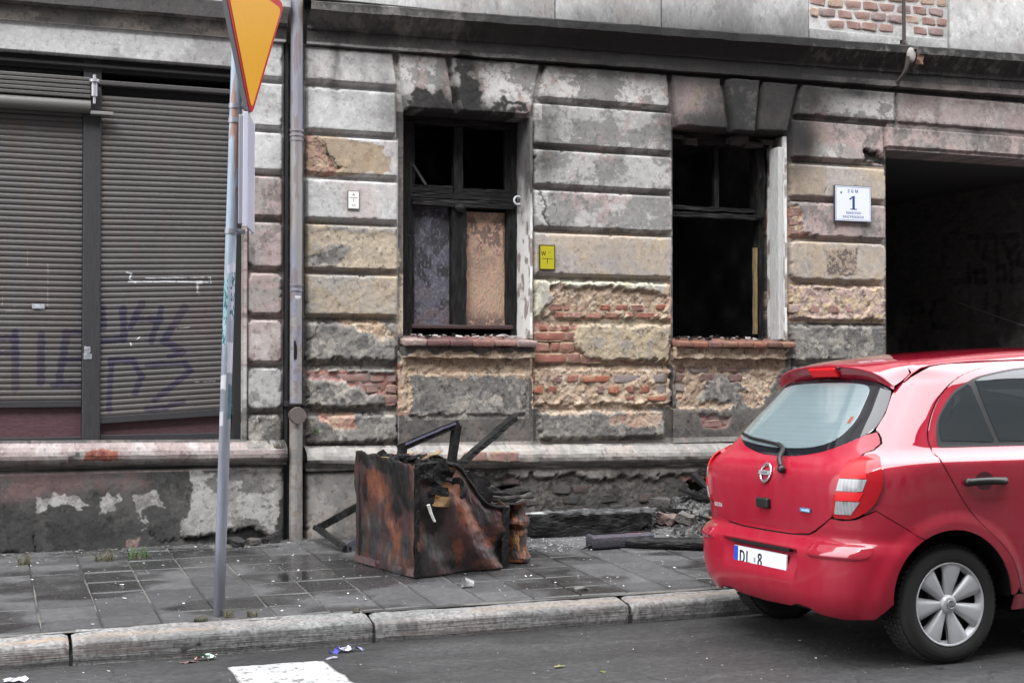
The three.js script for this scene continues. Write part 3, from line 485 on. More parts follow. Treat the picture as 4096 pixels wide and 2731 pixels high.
const STROKES = [
  [0, 0.042, [[0.226, 1.717], [0.233, 1.333]]],
  [0, 0.030, [[0.144, 1.676], [0.228, 1.687]]],
  [0, 0.030, [[0.135, 1.572], [0.234, 1.585]]],
  [0, 0.040, [[0.398, 1.708], [0.398, 1.372]]],
  [0, 0.030, [[0.551, 1.722], [0.672, 1.723]]],
  [0, 0.040, [[0.569, 1.720], [0.515, 1.366]]],
  [0, 0.035, [[0.481, 1.358], [0.674, 1.363]]],
  [0, 0.030, [[0.552, 1.530], [0.673, 1.533]]],
  [0, 0.040, [[0.803, 1.895], [0.809, 1.763]]],
  [0, 0.040, [[0.794, 1.660], [0.952, 1.677], [0.946, 1.892]]],
  [0, 0.040, [[1.001, 1.765], [1.076, 1.930]]],
  [0, 0.035, [[1.016, 1.816], [1.212, 1.819]]],
  [0, 0.035, [[1.212, 1.896], [1.137, 1.663]]],
  [0, 0.040, [[1.374, 1.909], [1.228, 1.663], [1.340, 1.607]]],
  [0, 0.030, [[1.264, 1.554], [1.366, 1.581]]],
  [0, 0.030, [[0.869, 1.528], [0.851, 1.175]]],
  [0, 0.035, [[0.864, 1.523], [1.007, 1.533], [1.075, 1.410], [1.028, 1.292]]],
  [0, 0.032, [[1.113, 1.495], [1.376, 1.506], [1.417, 1.450], [1.320, 1.372], [1.164, 1.244]]],
  [0, 0.032, [[1.114, 1.179], [1.245, 1.191], [1.367, 1.232]]],
  [1, 0.012, [[0.968, 2.150], [1.005, 2.140], [0.985, 2.104], [1.030, 2.079]]],
  [1, 0.009, [[0.980, 2.085], [1.251, 2.091], [1.559, 2.091]]],
  [1, 0.007, [[1.100, 2.111], [1.549, 2.127]]],
  [1, 0.007, [[1.555, 2.129], [1.559, 2.087]]],
  [1, 0.022, [[1.456, 2.088], [1.492, 2.089]]],
  [1, 0.020, [[1.462, 2.083], [1.472, 1.979]]],
  [1, 0.008, [[1.309, 1.752], [1.406, 1.765]]],
  [1, 0.007, [[1.448, 1.370], [1.593, 1.375]]],
  [1, 0.012, [[0.997, 1.651], [1.002, 1.631]]],
  [1, 0.010, [[1.042, 1.677], [1.062, 1.693]]],
  [2, 0.008, [[0.305, 2.299], [0.306, 2.159]]],
  [2, 0.009, [[0.439, 2.192], [0.440, 1.900]]],
  [2, 0.007, [[0.134, 1.866], [0.416, 1.875]]],
  [2, 0.008, [[0.142, 2.025], [0.145, 1.866]]],
  [2, 0.008, [[0.218, 1.897], [0.265, 1.905]]],
];
// ------------------------------------------------------------------ shop front with two roller shutters
const ZS = -.12, SHX0 = -.5, SHX1 = 1.78, SHY0 = .9, SHY1 = 3.7;
const shutUV = (x, y) => [(x - SHX0) / (SHX1 - SHX0), (y - SHY0) / (SHY1 - SHY0)];
const shutterMap = dataTex(640, 790, (i, j) => {
  const x = SHX0 + (i + .5) / 640 * (SHX1 - SHX0), y = SHY0 + (j + .5) / 790 * (SHY1 - SHY0), n = fbm(x * 6, y * 6, 4), n2 = fbm(x * 40, y * 40, 3);
  const k = .82 + .22 * n + .16 * (n2 - .5); let c = ph(94, 91, 90).map((v) => v * k);
  for (const [kind, w, pts] of STROKES) for (let q = 0; q + 1 < pts.length; q++) {
    const [ax, ay] = pts[q], [bx, by] = pts[q + 1]; if (x < Math.min(ax, bx) - 1.3 * w || x > Math.max(ax, bx) + 1.3 * w || y < Math.min(ay, by) - 1.3 * w || y > Math.max(ay, by) + 1.3 * w) continue;
    const ex = bx - ax, ey = by - ay, t = clamp(((x - ax) * ex + (y - ay) * ey) / (ex * ex + ey * ey)), d = Math.hypot(x - ax - ex * t, y - ay - ey * t) + (n2 - .5) * w * .5;
    const m = (1 - sstep(w * (kind ? .32 : .5), w * (kind ? .58 : .78), d)) * (kind === 0 ? .85 : kind === 1 ? sstep(.3, .5, n2) * .95 : .45 * sstep(.4, .6, fbm(x * 20, y * 20, 2)));
    const pc = kind === 0 ? ph(50, 46, 70) : kind === 1 ? ph(214, 216, 220) : ph(170, 166, 158);
    c = c.map((v, z) => mix(v, pc[z], clamp(m)));
  }
  { const g = sstep(.5, .66, fbm(x * 9 + 3, y * 1.6, 4)) * .22 + .18 * sstep(1.7, 1.1, y) * n; c = c.map((v, z) => mix(v, ph(112, 92, 82)[z] * .8, g));
  }
  return c;
}, true);
const slatMat = std({ map: shutterMap, roughness: .55, metalness: .15 });
const steelDark = std({ color: col(ph(78, 77, 80)), map: noiseTex, roughness: .6, metalness: .2 }), nearBlack = std({ color: col(ph(40, 40, 42)), roughness: .8 }), maroon = std({ color: col(ph(112, 78, 86, .8)), map: noiseTex, roughness: .6 });
const slatProf = [[-.0195, -.001], [-.0165, .0005], [-.012, .0042], [-.004, .0066], [.005, .0066], [.012, .0046], [.017, .001], [.0195, -.001]];
function slat(x0, x1, y, sl, h) { const pos = [], uv = [], idx = [], N = 6; for (let i = 0; i <= N; i++) { const x = mix(x0, x1, i / N); for (const [dy, z] of slatProf) { const yy = y + dy * h / .039 + sl * (x - x0); pos.push(x, yy, ZS + z); uv.push(...shutUV(x, yy)); } } const m = slatProf.length; for (let i = 0; i < N; i++) for (let k = 0; k < m - 1; k++) { const a = i * m + k, b = a + 1, c = a + m, e = c + 1; idx.push(a, c, e, a, e, b); } return bgeo(pos, idx, uv); }
{
  const sL = new THREE.Group(); sL.name = 'roller_shutter'; house.add(sL); const sR = new THREE.Group(); sR.name = numbered('roller_shutter'); sR.name = 'roller_shutter_001'; house.add(sR);
  for (let i = 0; i < 53; i++) { const y = 1.262 + i * .0398; part(sL, 'slat', slat(-.5, .665, y, 0, .0398), slatMat); }
  for (let i = 0; i < 57; i++) { const y = 1.145 + i * .0398; part(sR, 'slat', slat(.79, 1.72, y, .055 * (1 - i / 57), .0398), slatMat); }
  part(sL, 'bottom_bar', rbox(-.5, .665, 1.2, 1.245, ZS - .012, ZS + .016, .004), steelDark);
  { const g = rbox(.79, 1.72, -.025, .025, ZS - .012, ZS + .016, .004); g.applyMatrix4(new THREE.Matrix4().makeTranslation(0, 1.105, 0).multiply(new THREE.Matrix4().makeShear(.055, 0, 0, 0, 0, 0))); g.translate(0, -.043, 0); part(sR, 'bottom_bar', g, steelDark); }
  // box of the left shutter: ribbed face and rolled lower edge
  for (let i = 0; i < 5; i++) part(sL, 'box_rib', rbox(-.5, .712, 3.345 + i * .03, 3.373 + i * .03, ZS - .1, .0 + (i % 2) * .004, .008), std({ color: col(ph(122, 119, 117)), map: noiseTex, roughness: .5, metalness: .2 }));
  { const g = new THREE.CylinderGeometry(.05, .05, 1.212, 18, 1); g.rotateZ(Math.PI / 2); g.translate(.106, 3.295, -.045); part(sL, 'box_roll', g, std({ color: col(ph(112, 110, 108)), roughness: .5, metalness: .2 })); }
  part(sL, 'bracket', mg([rbox(.71, .865, 3.238, 3.262, -.08, -.01, .004)]), std({ color: col(ph(150, 148, 146)), roughness: .5, metalness: .3 }));
  { const g = mg([new THREE.CylinderGeometry(.022, .022, .1, 14).translate(.735, 3.41, .0), new THREE.CylinderGeometry(.036, .036, .02, 14).translate(.735, 3.468, .0), new THREE.CylinderGeometry(.012, .012, .04, 8).translate(.735, 3.49, 0), new THREE.CylinderGeometry(.01, .01, .06, 8).translate(.735, 3.34, 0)]); part(sL, 'latch', g, std({ color: col(ph(205, 203, 210)), roughness: .35, metalness: .5 })); }
  part(house, 'shop_post', rbox(.668, .792, .93, 3.64, ZS - .05, ZS + .035, .012), steelDark);
  part(house, 'shop_panel', rbox(-.5, .668, .99, 1.2, ZS - .05, ZS - .02, .004), maroon); part(house, 'shop_panel', rbox(.792, 1.74, 1.0, 1.17, ZS - .06, ZS - .03, .004), maroon);
  part(house, 'shop_frame', mg([rbox(-.5, .668, .93, .992, ZS - .06, ZS + .012, .004), rbox(.792, 1.76, .93, 1.002, ZS - .06, ZS + .012, .004)]), steelDark);
  part(house, 'shop_frame', mg([rbox(-.5, 1.74, 3.55, 3.64, -.4, -.09, .004), rbox(-.5, .66, 3.5, 3.55, -.4, -.14, .004)]), nearBlack);
  part(house, 'shutter_rail', mg([rbox(.76, 1.74, 3.455, 3.495, -.2, -.07, .012), rbox(-.5, 1.74, 3.575, 3.6, -.2, -.05, .008)]), std({ color: col(ph(84, 82, 82)), roughness: .5, metalness: .2 }));
  part(house, 'shop_frame', mg([rbox(.79, 1.74, 3.36, 3.46, -.3, -.15, .01), box(-.5, 1.8, .93, 3.64, -.45, -.4), rbox(1.715, 1.775, .93, 3.64, -.32, ZS + .02, .006)]), nearBlack);
  part(house, 'door_jamb', planarUV(rbox(1.775, 1.80, .9, 3.64, -.3, .012, .008), (x, y, z) => wallUV(1.93 + z * .3, y)), wallMat);
  const st = (x, y, w, h, z, name) => { const g = jitter(new THREE.PlaneGeometry(w, h, 6, 6), .004, 30, x * 9); g.translate(x, y, z); part(house, name, g, std({ color: col(ph(206, 208, 216)), map: noiseTex, roughness: .7, side: THREE.DoubleSide })); };
  st(.377, 1.9, .085, .035, ZS + .0125, 'sticker'); st(.70, 1.60, .04, .05, ZS + .039, 'sticker'); st(.703, 1.555, .052, .04, ZS + .0385, 'sticker');
}
// ------------------------------------------------------------------ burnt out windows
const char1 = dataTex(128, 512, (i, j) => { const v = .009 + .035 * Math.pow(fbm(i / 9, j / 42, 4), 3) + (vn(i / 3, j / 11) > .95 ? .03 : 0); return [v, v * .98, v * .97]; }, true);
const charBump = dataTex(128, 256, (i, j) => { const v = fbm(i / 6, j / 26, 4); return [v, v, v]; }, false);
const charMat = phys({ map: char1, bumpMap: charBump, bumpScale: .01, roughness: .55, specularIntensity: .35 });
const charBar = (x0, x1, y0, y1, z0, z1, s = 1, amp = .004) => { const L = Math.max(x1 - x0, y1 - y0), n = Math.max(3, Math.round(L / .05)); let g = x1 - x0 > y1 - y0 ? new THREE.BoxGeometry(x1 - x0, y1 - y0, z1 - z0, n, 2, 2) : new THREE.BoxGeometry(x1 - x0, y1 - y0, z1 - z0, 2, n, 2); g = jitter(g, amp, 16, s); g.translate((x0 + x1) / 2, (y0 + y1) / 2, (z0 + z1) / 2); return planarUV(g, (x, y, z) => x1 - x0 > y1 - y0 ? [y * 3 + z, x * .8] : [x * 3 + z, y * .8]); };
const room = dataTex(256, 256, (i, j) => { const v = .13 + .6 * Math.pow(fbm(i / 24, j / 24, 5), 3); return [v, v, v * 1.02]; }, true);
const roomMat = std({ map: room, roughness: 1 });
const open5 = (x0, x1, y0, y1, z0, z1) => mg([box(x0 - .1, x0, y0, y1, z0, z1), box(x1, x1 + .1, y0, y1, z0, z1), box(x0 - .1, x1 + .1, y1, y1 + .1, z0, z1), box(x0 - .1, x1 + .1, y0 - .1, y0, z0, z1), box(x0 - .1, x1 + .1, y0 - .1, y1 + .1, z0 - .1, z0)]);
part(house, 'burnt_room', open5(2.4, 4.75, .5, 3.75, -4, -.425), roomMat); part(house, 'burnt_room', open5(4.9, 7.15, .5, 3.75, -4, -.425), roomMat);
const W1 = new THREE.Group(); W1.name = 'window'; house.add(W1); const W2 = new THREE.Group(); W2.name = 'window_001'; used.window = 1; house.add(W2);
const ZW = -.30;
{
  const fr = [charBar(2.99, 3.125, 1.70, 3.43, ZW - .07, ZW + .03, 2), charBar(3.955, 4.02, 1.70, 3.43, ZW - .07, ZW + .02, 4), charBar(3.0, 4.02, 3.37, 3.43, ZW - .07, ZW + .035, 6), charBar(3.12, 3.97, 2.735, 2.79, ZW - .05, ZW + .05, 7), charBar(3.12, 3.97, 2.8, 2.855, ZW - .06, ZW + .02, 8)];
  part(W1, 'frame', mg(fr), charMat);
  part(W1, 'mullion', charBar(3.475, 3.55, 2.85, 3.38, ZW - .05, ZW + .01, 9), charMat);
  part(W1, 'mullion', charBar(3.45, 3.575, 1.8, 2.74, ZW - .05, ZW + .03, 10, .006), charMat);
  { const g = jitter(new THREE.SphereGeometry(.05, 10, 8), .01, 30); g.scale(1, .8, .7); g.translate(3.51, 2.72, ZW + .05); part(W1, 'knob', g, charMat); }
  part(W1, 'sash', mg([charBar(3.125, 3.16, 2.86, 3.37, ZW - .06, ZW - .01, 11), charBar(3.13, 3.47, 2.855, 2.90, ZW - .06, ZW, 12), charBar(3.55, 3.96, 2.855, 2.89, ZW - .06, ZW, 13), charBar(3.92, 3.96, 2.86, 3.37, ZW - .06, ZW - .01, 14)]), charMat);
  part(W1, 'sash', mg([charBar(3.125, 3.15, 1.8, 2.735, ZW - .05, ZW + .005, 15), charBar(3.925, 3.96, 1.8, 2.735, ZW - .05, ZW + .012, 16)]), charMat);
  { const g = bar([3.135, 3.06, ZW], [3.24, 2.9, ZW + .01], .02, .012, [0, 0, 1], 4, .003, 4); part(W1, 'glass_shard', g, phys({ color: 0x3a3d40, roughness: .2 })); }
  part(W1, 'bottom_rail', rbox(3.12, 3.97, 1.775, 1.81, ZW - .05, ZW + .035, .01), std({ color: col(ph(98, 72, 74)), map: noiseTex, roughness: .7 }));
  const pnl = (seed, f) => dataTex(200, 440, (i, j) => f(i / 200 * .34, j / 440 * .93, fbm(i / 40 + seed, j / 40, 5), fbm(i / 9 + seed, j / 9, 4)), true);
  const mL = pnl(3, (x, y, n, m) => { let c = ph(66, 66, 72); const st = fbm(x * 22, y * 4 + 2, 4); const t = sstep(.34, .72, n + (m - .5) * .35 + (st - .5) * .5 - .22 * (y - .4)); c = c.map((v, q) => mix(v, ph(110, 110, 124)[q], t * .9)); const w = sstep(.58, .74, m + .10 * (.4 - y)); c = c.map((v, q) => mix(v, ph(150, 150, 156)[q], w * .5)); const r = sstep(.48, .66, fbm(x * 14 + 6, y * 12, 4)) * sstep(.45, .05, y); return c.map((v, q) => mix(v, ph(132, 112, 112)[q], r * .55)); });
  const mR = pnl(8, (x, y, n, m) => { let c = ph(206, 168, 148); c = c.map((v, q) => mix(v, ph(196, 174, 150)[q], sstep(.4, .65, m))); const d = Math.max(1.1 * Math.exp(-(((y - .74) / .16) ** 2)), 1.0 * Math.exp(-((y / .1) ** 2)), .35 * Math.exp(-(((y - .5) / .12) ** 2))) * sstep(.36, .56, n + .7 * (m - .5)); c = c.map((v, q) => mix(v, ph(124, 104, 98)[q], clamp(d * 1.25) * .9)); return c.map((v) => v * (.86 + .28 * fbm(x * 60, y * 60, 3))); });
  const puv = (x0) => (x, y) => [(x - x0) / .34, (y - 1.8) / .93];
  part(W1, 'burnt_panel', planarUV(box(3.15, 3.45, 1.8, 2.735, ZW - .06, ZW - .03), puv(3.14)), std({ map: mL, bumpMap: grainBump, bumpScale: .01, roughness: .9 }));
  part(W1, 'peeling_panel', planarUV(box(3.575, 3.925, 1.8, 2.71, ZW - .08, ZW - .05), puv(3.57)), std({ map: mR, bumpMap: grainBump, bumpScale: .01, roughness: .9 }));
  const rv = (sootTop, seed) => dataTex(64, 512, (i, j) => { const y = j / 512, u = i / 64, n = fbm(u * 4 + seed, y * 14, 4), m = fbm(u * 10 + seed, y * 40, 3); let c = ph(234, 233, 231, .8); c = c.map((v, q) => mix(v, ph(168, 162, 158)[q], sstep(.55, .66, n))); c = c.map((v, q) => mix(v, ph(150, 128, 116)[q], sstep(.66, .74, n + .2 * (m - .5)) * .6)); const s = sstep(sootTop - .14, sootTop + .2, y + .3 * (n - .5)); return c.map((v, q) => mix(v, ph(70, 68, 68)[q], s * .92)); }, true);
  const ruv = (x, y, z) => [(z + .3) / .3, (y - 1.7) / 1.73];
  part(W1, 'window_reveal', planarUV(jitter(new THREE.BoxGeometry(.02, 1.72, .28, 2, 40, 6), .004, 22, 3).translate(4.013, 2.56, -.135), ruv), std({ map: rv(.55, 2), bumpMap: grainBump, bumpScale: .006, roughness: .9 }));
  part(W2, 'window_reveal', planarUV(jitter(new THREE.BoxGeometry(.02, 1.72, .28, 2, 40, 6), .003, 22, 5).translate(6.328, 2.56, -.135), ruv), std({ map: rv(.93, 6), bumpMap: grainBump, bumpScale: .006, roughness: .9 }));
  part(W2, 'casing', rbox(6.27, 6.322, 1.70, 3.33, -.16, -.015, .008), std({ color: col(ph(236, 236, 235, .82)), map: noiseTex, roughness: .8 }));
  { const g = new THREE.TorusGeometry(.032, .009, 8, 18, 4.6); g.rotateZ(.8); g.translate(3.985, 2.80, ZW + .09); part(W1, 'hook', g, std({ color: col(ph(220, 222, 228)), roughness: .4 })); }
  // right window
  part(W2, 'frame', mg([charBar(5.25, 5.335, 1.75, 3.42, ZW - .08, ZW - .02, 21, .008), charBar(6.2, 6.28, 2.75, 3.4, ZW - .07, ZW + .06, 22, .014), charBar(6.24, 6.28, 1.72, 2.75, ZW - .07, ZW + .02, 23), charBar(5.3, 6.28, 2.735, 2.775, ZW - .06, ZW + .05, 24, .007), charBar(5.3, 6.28, 2.795, 2.83, ZW - .06, ZW + .03, 25, .008), charBar(5.28, 6.3, 3.345, 3.44, ZW - .07, ZW + .08, 26, .02)]), charMat);
  part(W2, 'mullion', charBar(5.815, 5.86, 2.83, 3.37, ZW - .04, ZW, 27, .007), charMat);
  part(W2, 'bare_wood_strip', charBar(6.2, 6.225, 1.76, 2.5, ZW - .02, ZW + .02, 28, .003), std({ color: col(ph(184, 160, 116)), map: noiseTex, roughness: .8 }));
  part(W2, 'burnt_plaster', mg([5.35, 5.5, 5.95, 6.1, 6.22].map((x, k) => jitter(new THREE.BoxGeometry(R(.1, .22), R(.03, .07), .06, 5, 3, 2), .022, 14, k).translate(x, 3.385 - (k % 2) * .03, -.18 + k * .01))), std({ color: col(ph(84, 80, 78)), map: noiseTex, roughness: .95 }));
  // tiled brick sills with ash and flakes on them
  const sill = (x0, x1, n, win, mats, dirt) => {
    const w = (x1 - x0) / n;
    for (let i = 0; i < n; i++) { const g = jitter(new RoundedBoxGeometry(w - .006, .048, .40, 2, .012), .003, 19, i + x0); g.rotateX(.10); g.translate(x0 + w * (i + .5), SILL + .012 + R(-.002, .002), -.10 + R(-.004, .004)); part(win, 'sill_tile', planarUV(g, (x, y, z) => [x * 2, z * 2 + y * 3]), mats[i % mats.length]); }
    for (let i = 0; i < dirt; i++) { const s = R(.012, .045); const g = jitter(new THREE.BoxGeometry(s, s * R(.15, .4), s * R(.5, 1), 2, 1, 2), s * .22, 40, i); g.rotateY(R(0, 6)); const z = R(-.24, .06); g.translate(R(x0 + .05, x1 - .06), SILL + .045 - z * .1, z); part(win, 'ash_flake', g, rnd() < .6 ? charMat : std({ color: col(ph(168, 160, 158)), roughness: .9 })); }
  };
  const tm = (r, g, b) => std({ color: col(ph(r, g, b, ALB * 1.35)), map: noiseTex, bumpMap: grainBump, bumpScale: .005, roughness: .75 });
  sill(2.955, 4.035, 6, W1, [tm(176, 152, 146), tm(132, 96, 94), tm(120, 84, 84), tm(150, 108, 100), tm(168, 128, 118)], 40);
  sill(5.255, 6.375, 8, W2, [tm(150, 104, 88), tm(164, 110, 88), tm(138, 98, 88), tm(156, 116, 98)], 55);
  for (const [x, z, l] of [[3.22, -.02, .06], [3.42, .0, .05], [3.56, -.01, .05], [3.82, -.06, .12], [3.9, -.02, .08], [3.75, .02, .05]]) { const g = jitter(new THREE.BoxGeometry(l, .006, .04, 4, 1, 3), .008, 25, x * 7); g.rotateY(R(-.6, .6)); g.translate(x, SILL + .05 - z * .1, z); part(W1, 'paint_flake', g, std({ color: col(ph(214, 212, 212)), roughness: .8 })); }
}
// ------------------------------------------------------------------ carriage passage on the right
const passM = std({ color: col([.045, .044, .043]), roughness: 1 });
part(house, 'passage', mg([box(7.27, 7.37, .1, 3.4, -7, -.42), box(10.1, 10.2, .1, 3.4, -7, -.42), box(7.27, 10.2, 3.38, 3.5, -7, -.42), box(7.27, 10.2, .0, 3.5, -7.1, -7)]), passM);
const SCRAWL = [
[[-3.19, 1.99], [-3.17, 2.19]],
[[-3.25, 2.19], [-3.01, 2.19], [-2.99, 2.11], [-3.17, 2.08]],
[[-2.60, 2.23], [-2.79, 2.18], [-2.86, 2.06], [-2.81, 1.93], [-2.57, 1.90]],
[[-2.19, 2.88], [-1.45, 2.83]],
[[-2.06, 2.86], [-2.08, 2.75]],
[[-1.78, 2.83], [-1.77, 2.59]],
[[-1.92, 2.77], [-1.98, 2.65], [-1.86, 2.59]],
[[-1.65, 2.77], [-1.58, 2.62], [-1.45, 2.75]],
[[-1.43, 2.63], [-1.45, 2.54], [-1.36, 2.52]],
[[-2.21, 2.57], [-2.19, 2.41], [-2.43, 2.39]],
[[-2.10, 2.50], [-1.96, 2.50], [-1.94, 2.38], [-2.09, 2.39], [-2.10, 2.50]],
[[-1.75, 2.52], [-1.65, 2.52], [-1.64, 2.39], [-1.75, 2.38], [-1.75, 2.52]],
[[-1.55, 2.57], [-1.54, 2.36], [-1.42, 2.38]],
[[-1.72, 2.25], [-1.77, 1.97]],
[[-1.93, 2.24], [-1.95, 2.07]]
];
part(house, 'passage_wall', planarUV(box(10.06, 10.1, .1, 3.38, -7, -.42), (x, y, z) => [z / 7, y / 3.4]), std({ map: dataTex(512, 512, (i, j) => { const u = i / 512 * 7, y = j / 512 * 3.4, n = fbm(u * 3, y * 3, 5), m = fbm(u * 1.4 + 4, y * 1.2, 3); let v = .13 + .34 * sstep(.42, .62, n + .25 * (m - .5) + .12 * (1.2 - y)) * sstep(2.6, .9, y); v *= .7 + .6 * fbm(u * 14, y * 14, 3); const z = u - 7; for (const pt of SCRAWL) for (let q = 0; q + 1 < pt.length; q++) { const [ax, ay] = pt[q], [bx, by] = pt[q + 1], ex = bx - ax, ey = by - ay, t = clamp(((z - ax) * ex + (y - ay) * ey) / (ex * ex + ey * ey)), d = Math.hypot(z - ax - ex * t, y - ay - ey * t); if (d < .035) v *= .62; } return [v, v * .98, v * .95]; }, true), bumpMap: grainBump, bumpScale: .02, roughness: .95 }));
part(house, 'cable', bar([10.03, 2.18, -2.35], [10.03, 1.86, -1.2], .012, .012), std({ color: col([.3, .3, .3]), roughness: .6 }));
// ------------------------------------------------------------------ rain pipe in its black channel
{
  const dp = new THREE.Group(); dp.name = 'rain_pipe'; house.add(dp);
  const pm = (a, b) => dataTex(64, 512, (i, j) => { const n = fbm(i / 10, j / 24, 4), m = fbm(i / 30 + 7, j / 60, 3); let c = a.map((v, q) => mix(v, b[q], sstep(.45, .6, m))); const r = sstep(.6, .66, n); return c.map((v, q) => mix(v, ph(120, 96, 84)[q], r * .5) * (.8 + .4 * n)); }, true);
  const upM = std({ map: pm(ph(150, 150, 163), ph(160, 158, 158)), roughness: .55, metalness: .25 }), loM = std({ map: pm(ph(156, 152, 148), ph(140, 138, 136)), roughness: .6, metalness: .2 });
  const seg = (y0, y1, r0, r1, z = .055) => new THREE.CylinderGeometry(r1, r0, y1 - y0, 22, 1, true).translate(2.146, (y0 + y1) / 2, z);
  part(dp, 'pipe', seg(2.06, 8, .0445, .0445), upM); part(dp, 'pipe', seg(1.2, 2.06, .044, .044, .052), upM); part(dp, 'pipe', seg(.14, 1.12, .049, .047, .06), loM);
  for (const [y, h, r] of [[3.2, .014, .051], [3.165, .014, .05], [3.13, .012, .049], [2.075, .01, .048], [2.035, .01, .048], [4.5, .012, .05]]) part(dp, 'collar', new THREE.CylinderGeometry(r, r, h, 22).translate(2.146, y, .055), upM);
  part(dp, 'clamp', mg([new THREE.TorusGeometry(.047, .008, 6, 20).rotateX(Math.PI / 2).translate(2.146, 1.21, .055), rbox(2.07, 2.1, 1.19, 1.23, -.1, .055, .006), rbox(2.19, 2.225, 1.19, 1.23, -.1, .055, .006)]), nearBlack);
  part(dp, 'inspection_cap', mg([new THREE.CylinderGeometry(.058, .062, .04, 24).rotateX(Math.PI / 2).translate(2.146, 1.13, .12), new THREE.CylinderGeometry(.05, .05, .1, 24).rotateX(Math.PI / 2).translate(2.146, 1.13, .07)]), std({ color: col(ph(150, 136, 132)), map: noiseTex, bumpMap: grainBump, bumpScale: .01, roughness: .8 }));
  { const g = jitter(new THREE.SphereGeometry(.03, 12, 8), .01, 40, 4); g.scale(.42, 2.5, .25); g.translate(2.132, 1.6, .094); part(dp, 'rust_hole', g, std({ color: 0x0c0b0b, roughness: 1 })); }
  { const g = jitter(new THREE.SphereGeometry(.03, 12, 8), .01, 40, 9); g.scale(.8, .6, .3); g.translate(2.15, 1.98, .09); part(dp, 'paint_chip', g, std({ color: col(ph(205, 203, 206)), roughness: .6 })); }
  part(house, 'pipe_channel', mg([box(2.078, 2.1, 0, 3.85, -.1, -.02), box(2.195, 2.213, 0, 3.85, -.1, -.02)]), nearBlack);
}
// ------------------------------------------------------------------ plates fixed to the wall
function canvasTex(w, h, draw) { const c = document.createElement('canvas'); c.width = w; c.height = h; const g = c.getContext('2d'); draw(g, w, h); const t = new THREE.CanvasTexture(c); t.colorSpace = THREE.SRGBColorSpace; return t; }
function plate(name, label, x0, x1, y0, y1, tex, edge, z = .012, th = .008) {
  const t = thing(name, label, 'sign', [(x0 + x1) / 2, (y0 + y1) / 2, z]);
  const w = x1 - x0, h = y1 - y0; part(t, 'backing', rbox(-w / 2, w / 2, -h / 2, h / 2, 0, th, .004), edge);
  const f = new THREE.PlaneGeometry(w - .014, h - .014); f.translate(0, 0, th + .001); part(t, 'face', f, std({ map: tex, roughness: .35 })); return t;
}
plate('house_number_sign', 'white enamel house number plate with a blue 1 beside the dark passage', 6.795, 7.17, 2.72, 3.03, canvasTex(512, 430, (g, w, h) => {
  g.fillStyle = '#d3d8e4'; g.fillRect(0, 0, w, h); g.strokeStyle = '#2b3f66'; g.lineWidth = 5; g.strokeRect(12, 12, w - 24, h - 24);
  g.fillStyle = '#2c3f6b'; g.textAlign = 'center'; g.font = 'bold 58px sans-serif'; g.fillText('Z G M', w / 2 - 2, 80); g.font = 'bold 240px serif'; g.fillText('1', w / 2, 292); g.font = 'bold 42px sans-serif'; g.fillText('IGNACEGO', w / 2 + 4, 346); g.fillText('DASZYŃSKIEGO', w / 2, 396);
  g.fillStyle = '#6b6a58'; g.beginPath(); g.arc(84, 82, 15, 0, 7); g.fill();
}), std({ color: col(ph(66, 72, 84)), roughness: .5 }), .014, .02).rotation.z = .004;
plate('water_marker_sign', 'small yellow plate with W and T between the two burnt windows', 4.075, 4.212, 2.235, 2.435, canvasTex(256, 380, (g, w, h) => {
  g.fillStyle = '#a79f22'; g.fillRect(0, 0, w, h); g.strokeStyle = '#3c3a10'; g.lineWidth = 7; g.strokeRect(3, 3, w - 6, h - 6);
  g.fillStyle = '#23230f'; g.font = 'bold 92px sans-serif'; g.fillText('W', 20, 160); g.fillRect(34, 206, 190, 10); g.fillRect(124, 206, 12, 84); g.font = 'bold 40px sans-serif'; g.fillStyle = '#7d7a1c'; g.fillText('80', 150, 122);
}), std({ color: col(ph(70, 68, 30)), roughness: .6 }), .004, .012);
plate('marker_sign', 'small white marker plate on the pale block beside the rain pipe', 2.538, 2.632, 2.648, 2.788, canvasTex(200, 300, (g, w, h) => {
  g.fillStyle = '#dcdcda'; g.fillRect(0, 0, w, h); g.fillStyle = '#3b3b3b'; g.font = 'bold 66px sans-serif'; g.textAlign = 'center'; g.fillText('A', w / 2, 78); g.fillRect(22, 108, 156, 9); g.fillRect(95, 108, 10, 70); g.fillStyle = '#777'; g.font = 'bold 48px sans-serif'; g.fillText('4,0', w / 2, 260);
}), std({ color: col(ph(120, 120, 118)), roughness: .6 }), .004, .01);
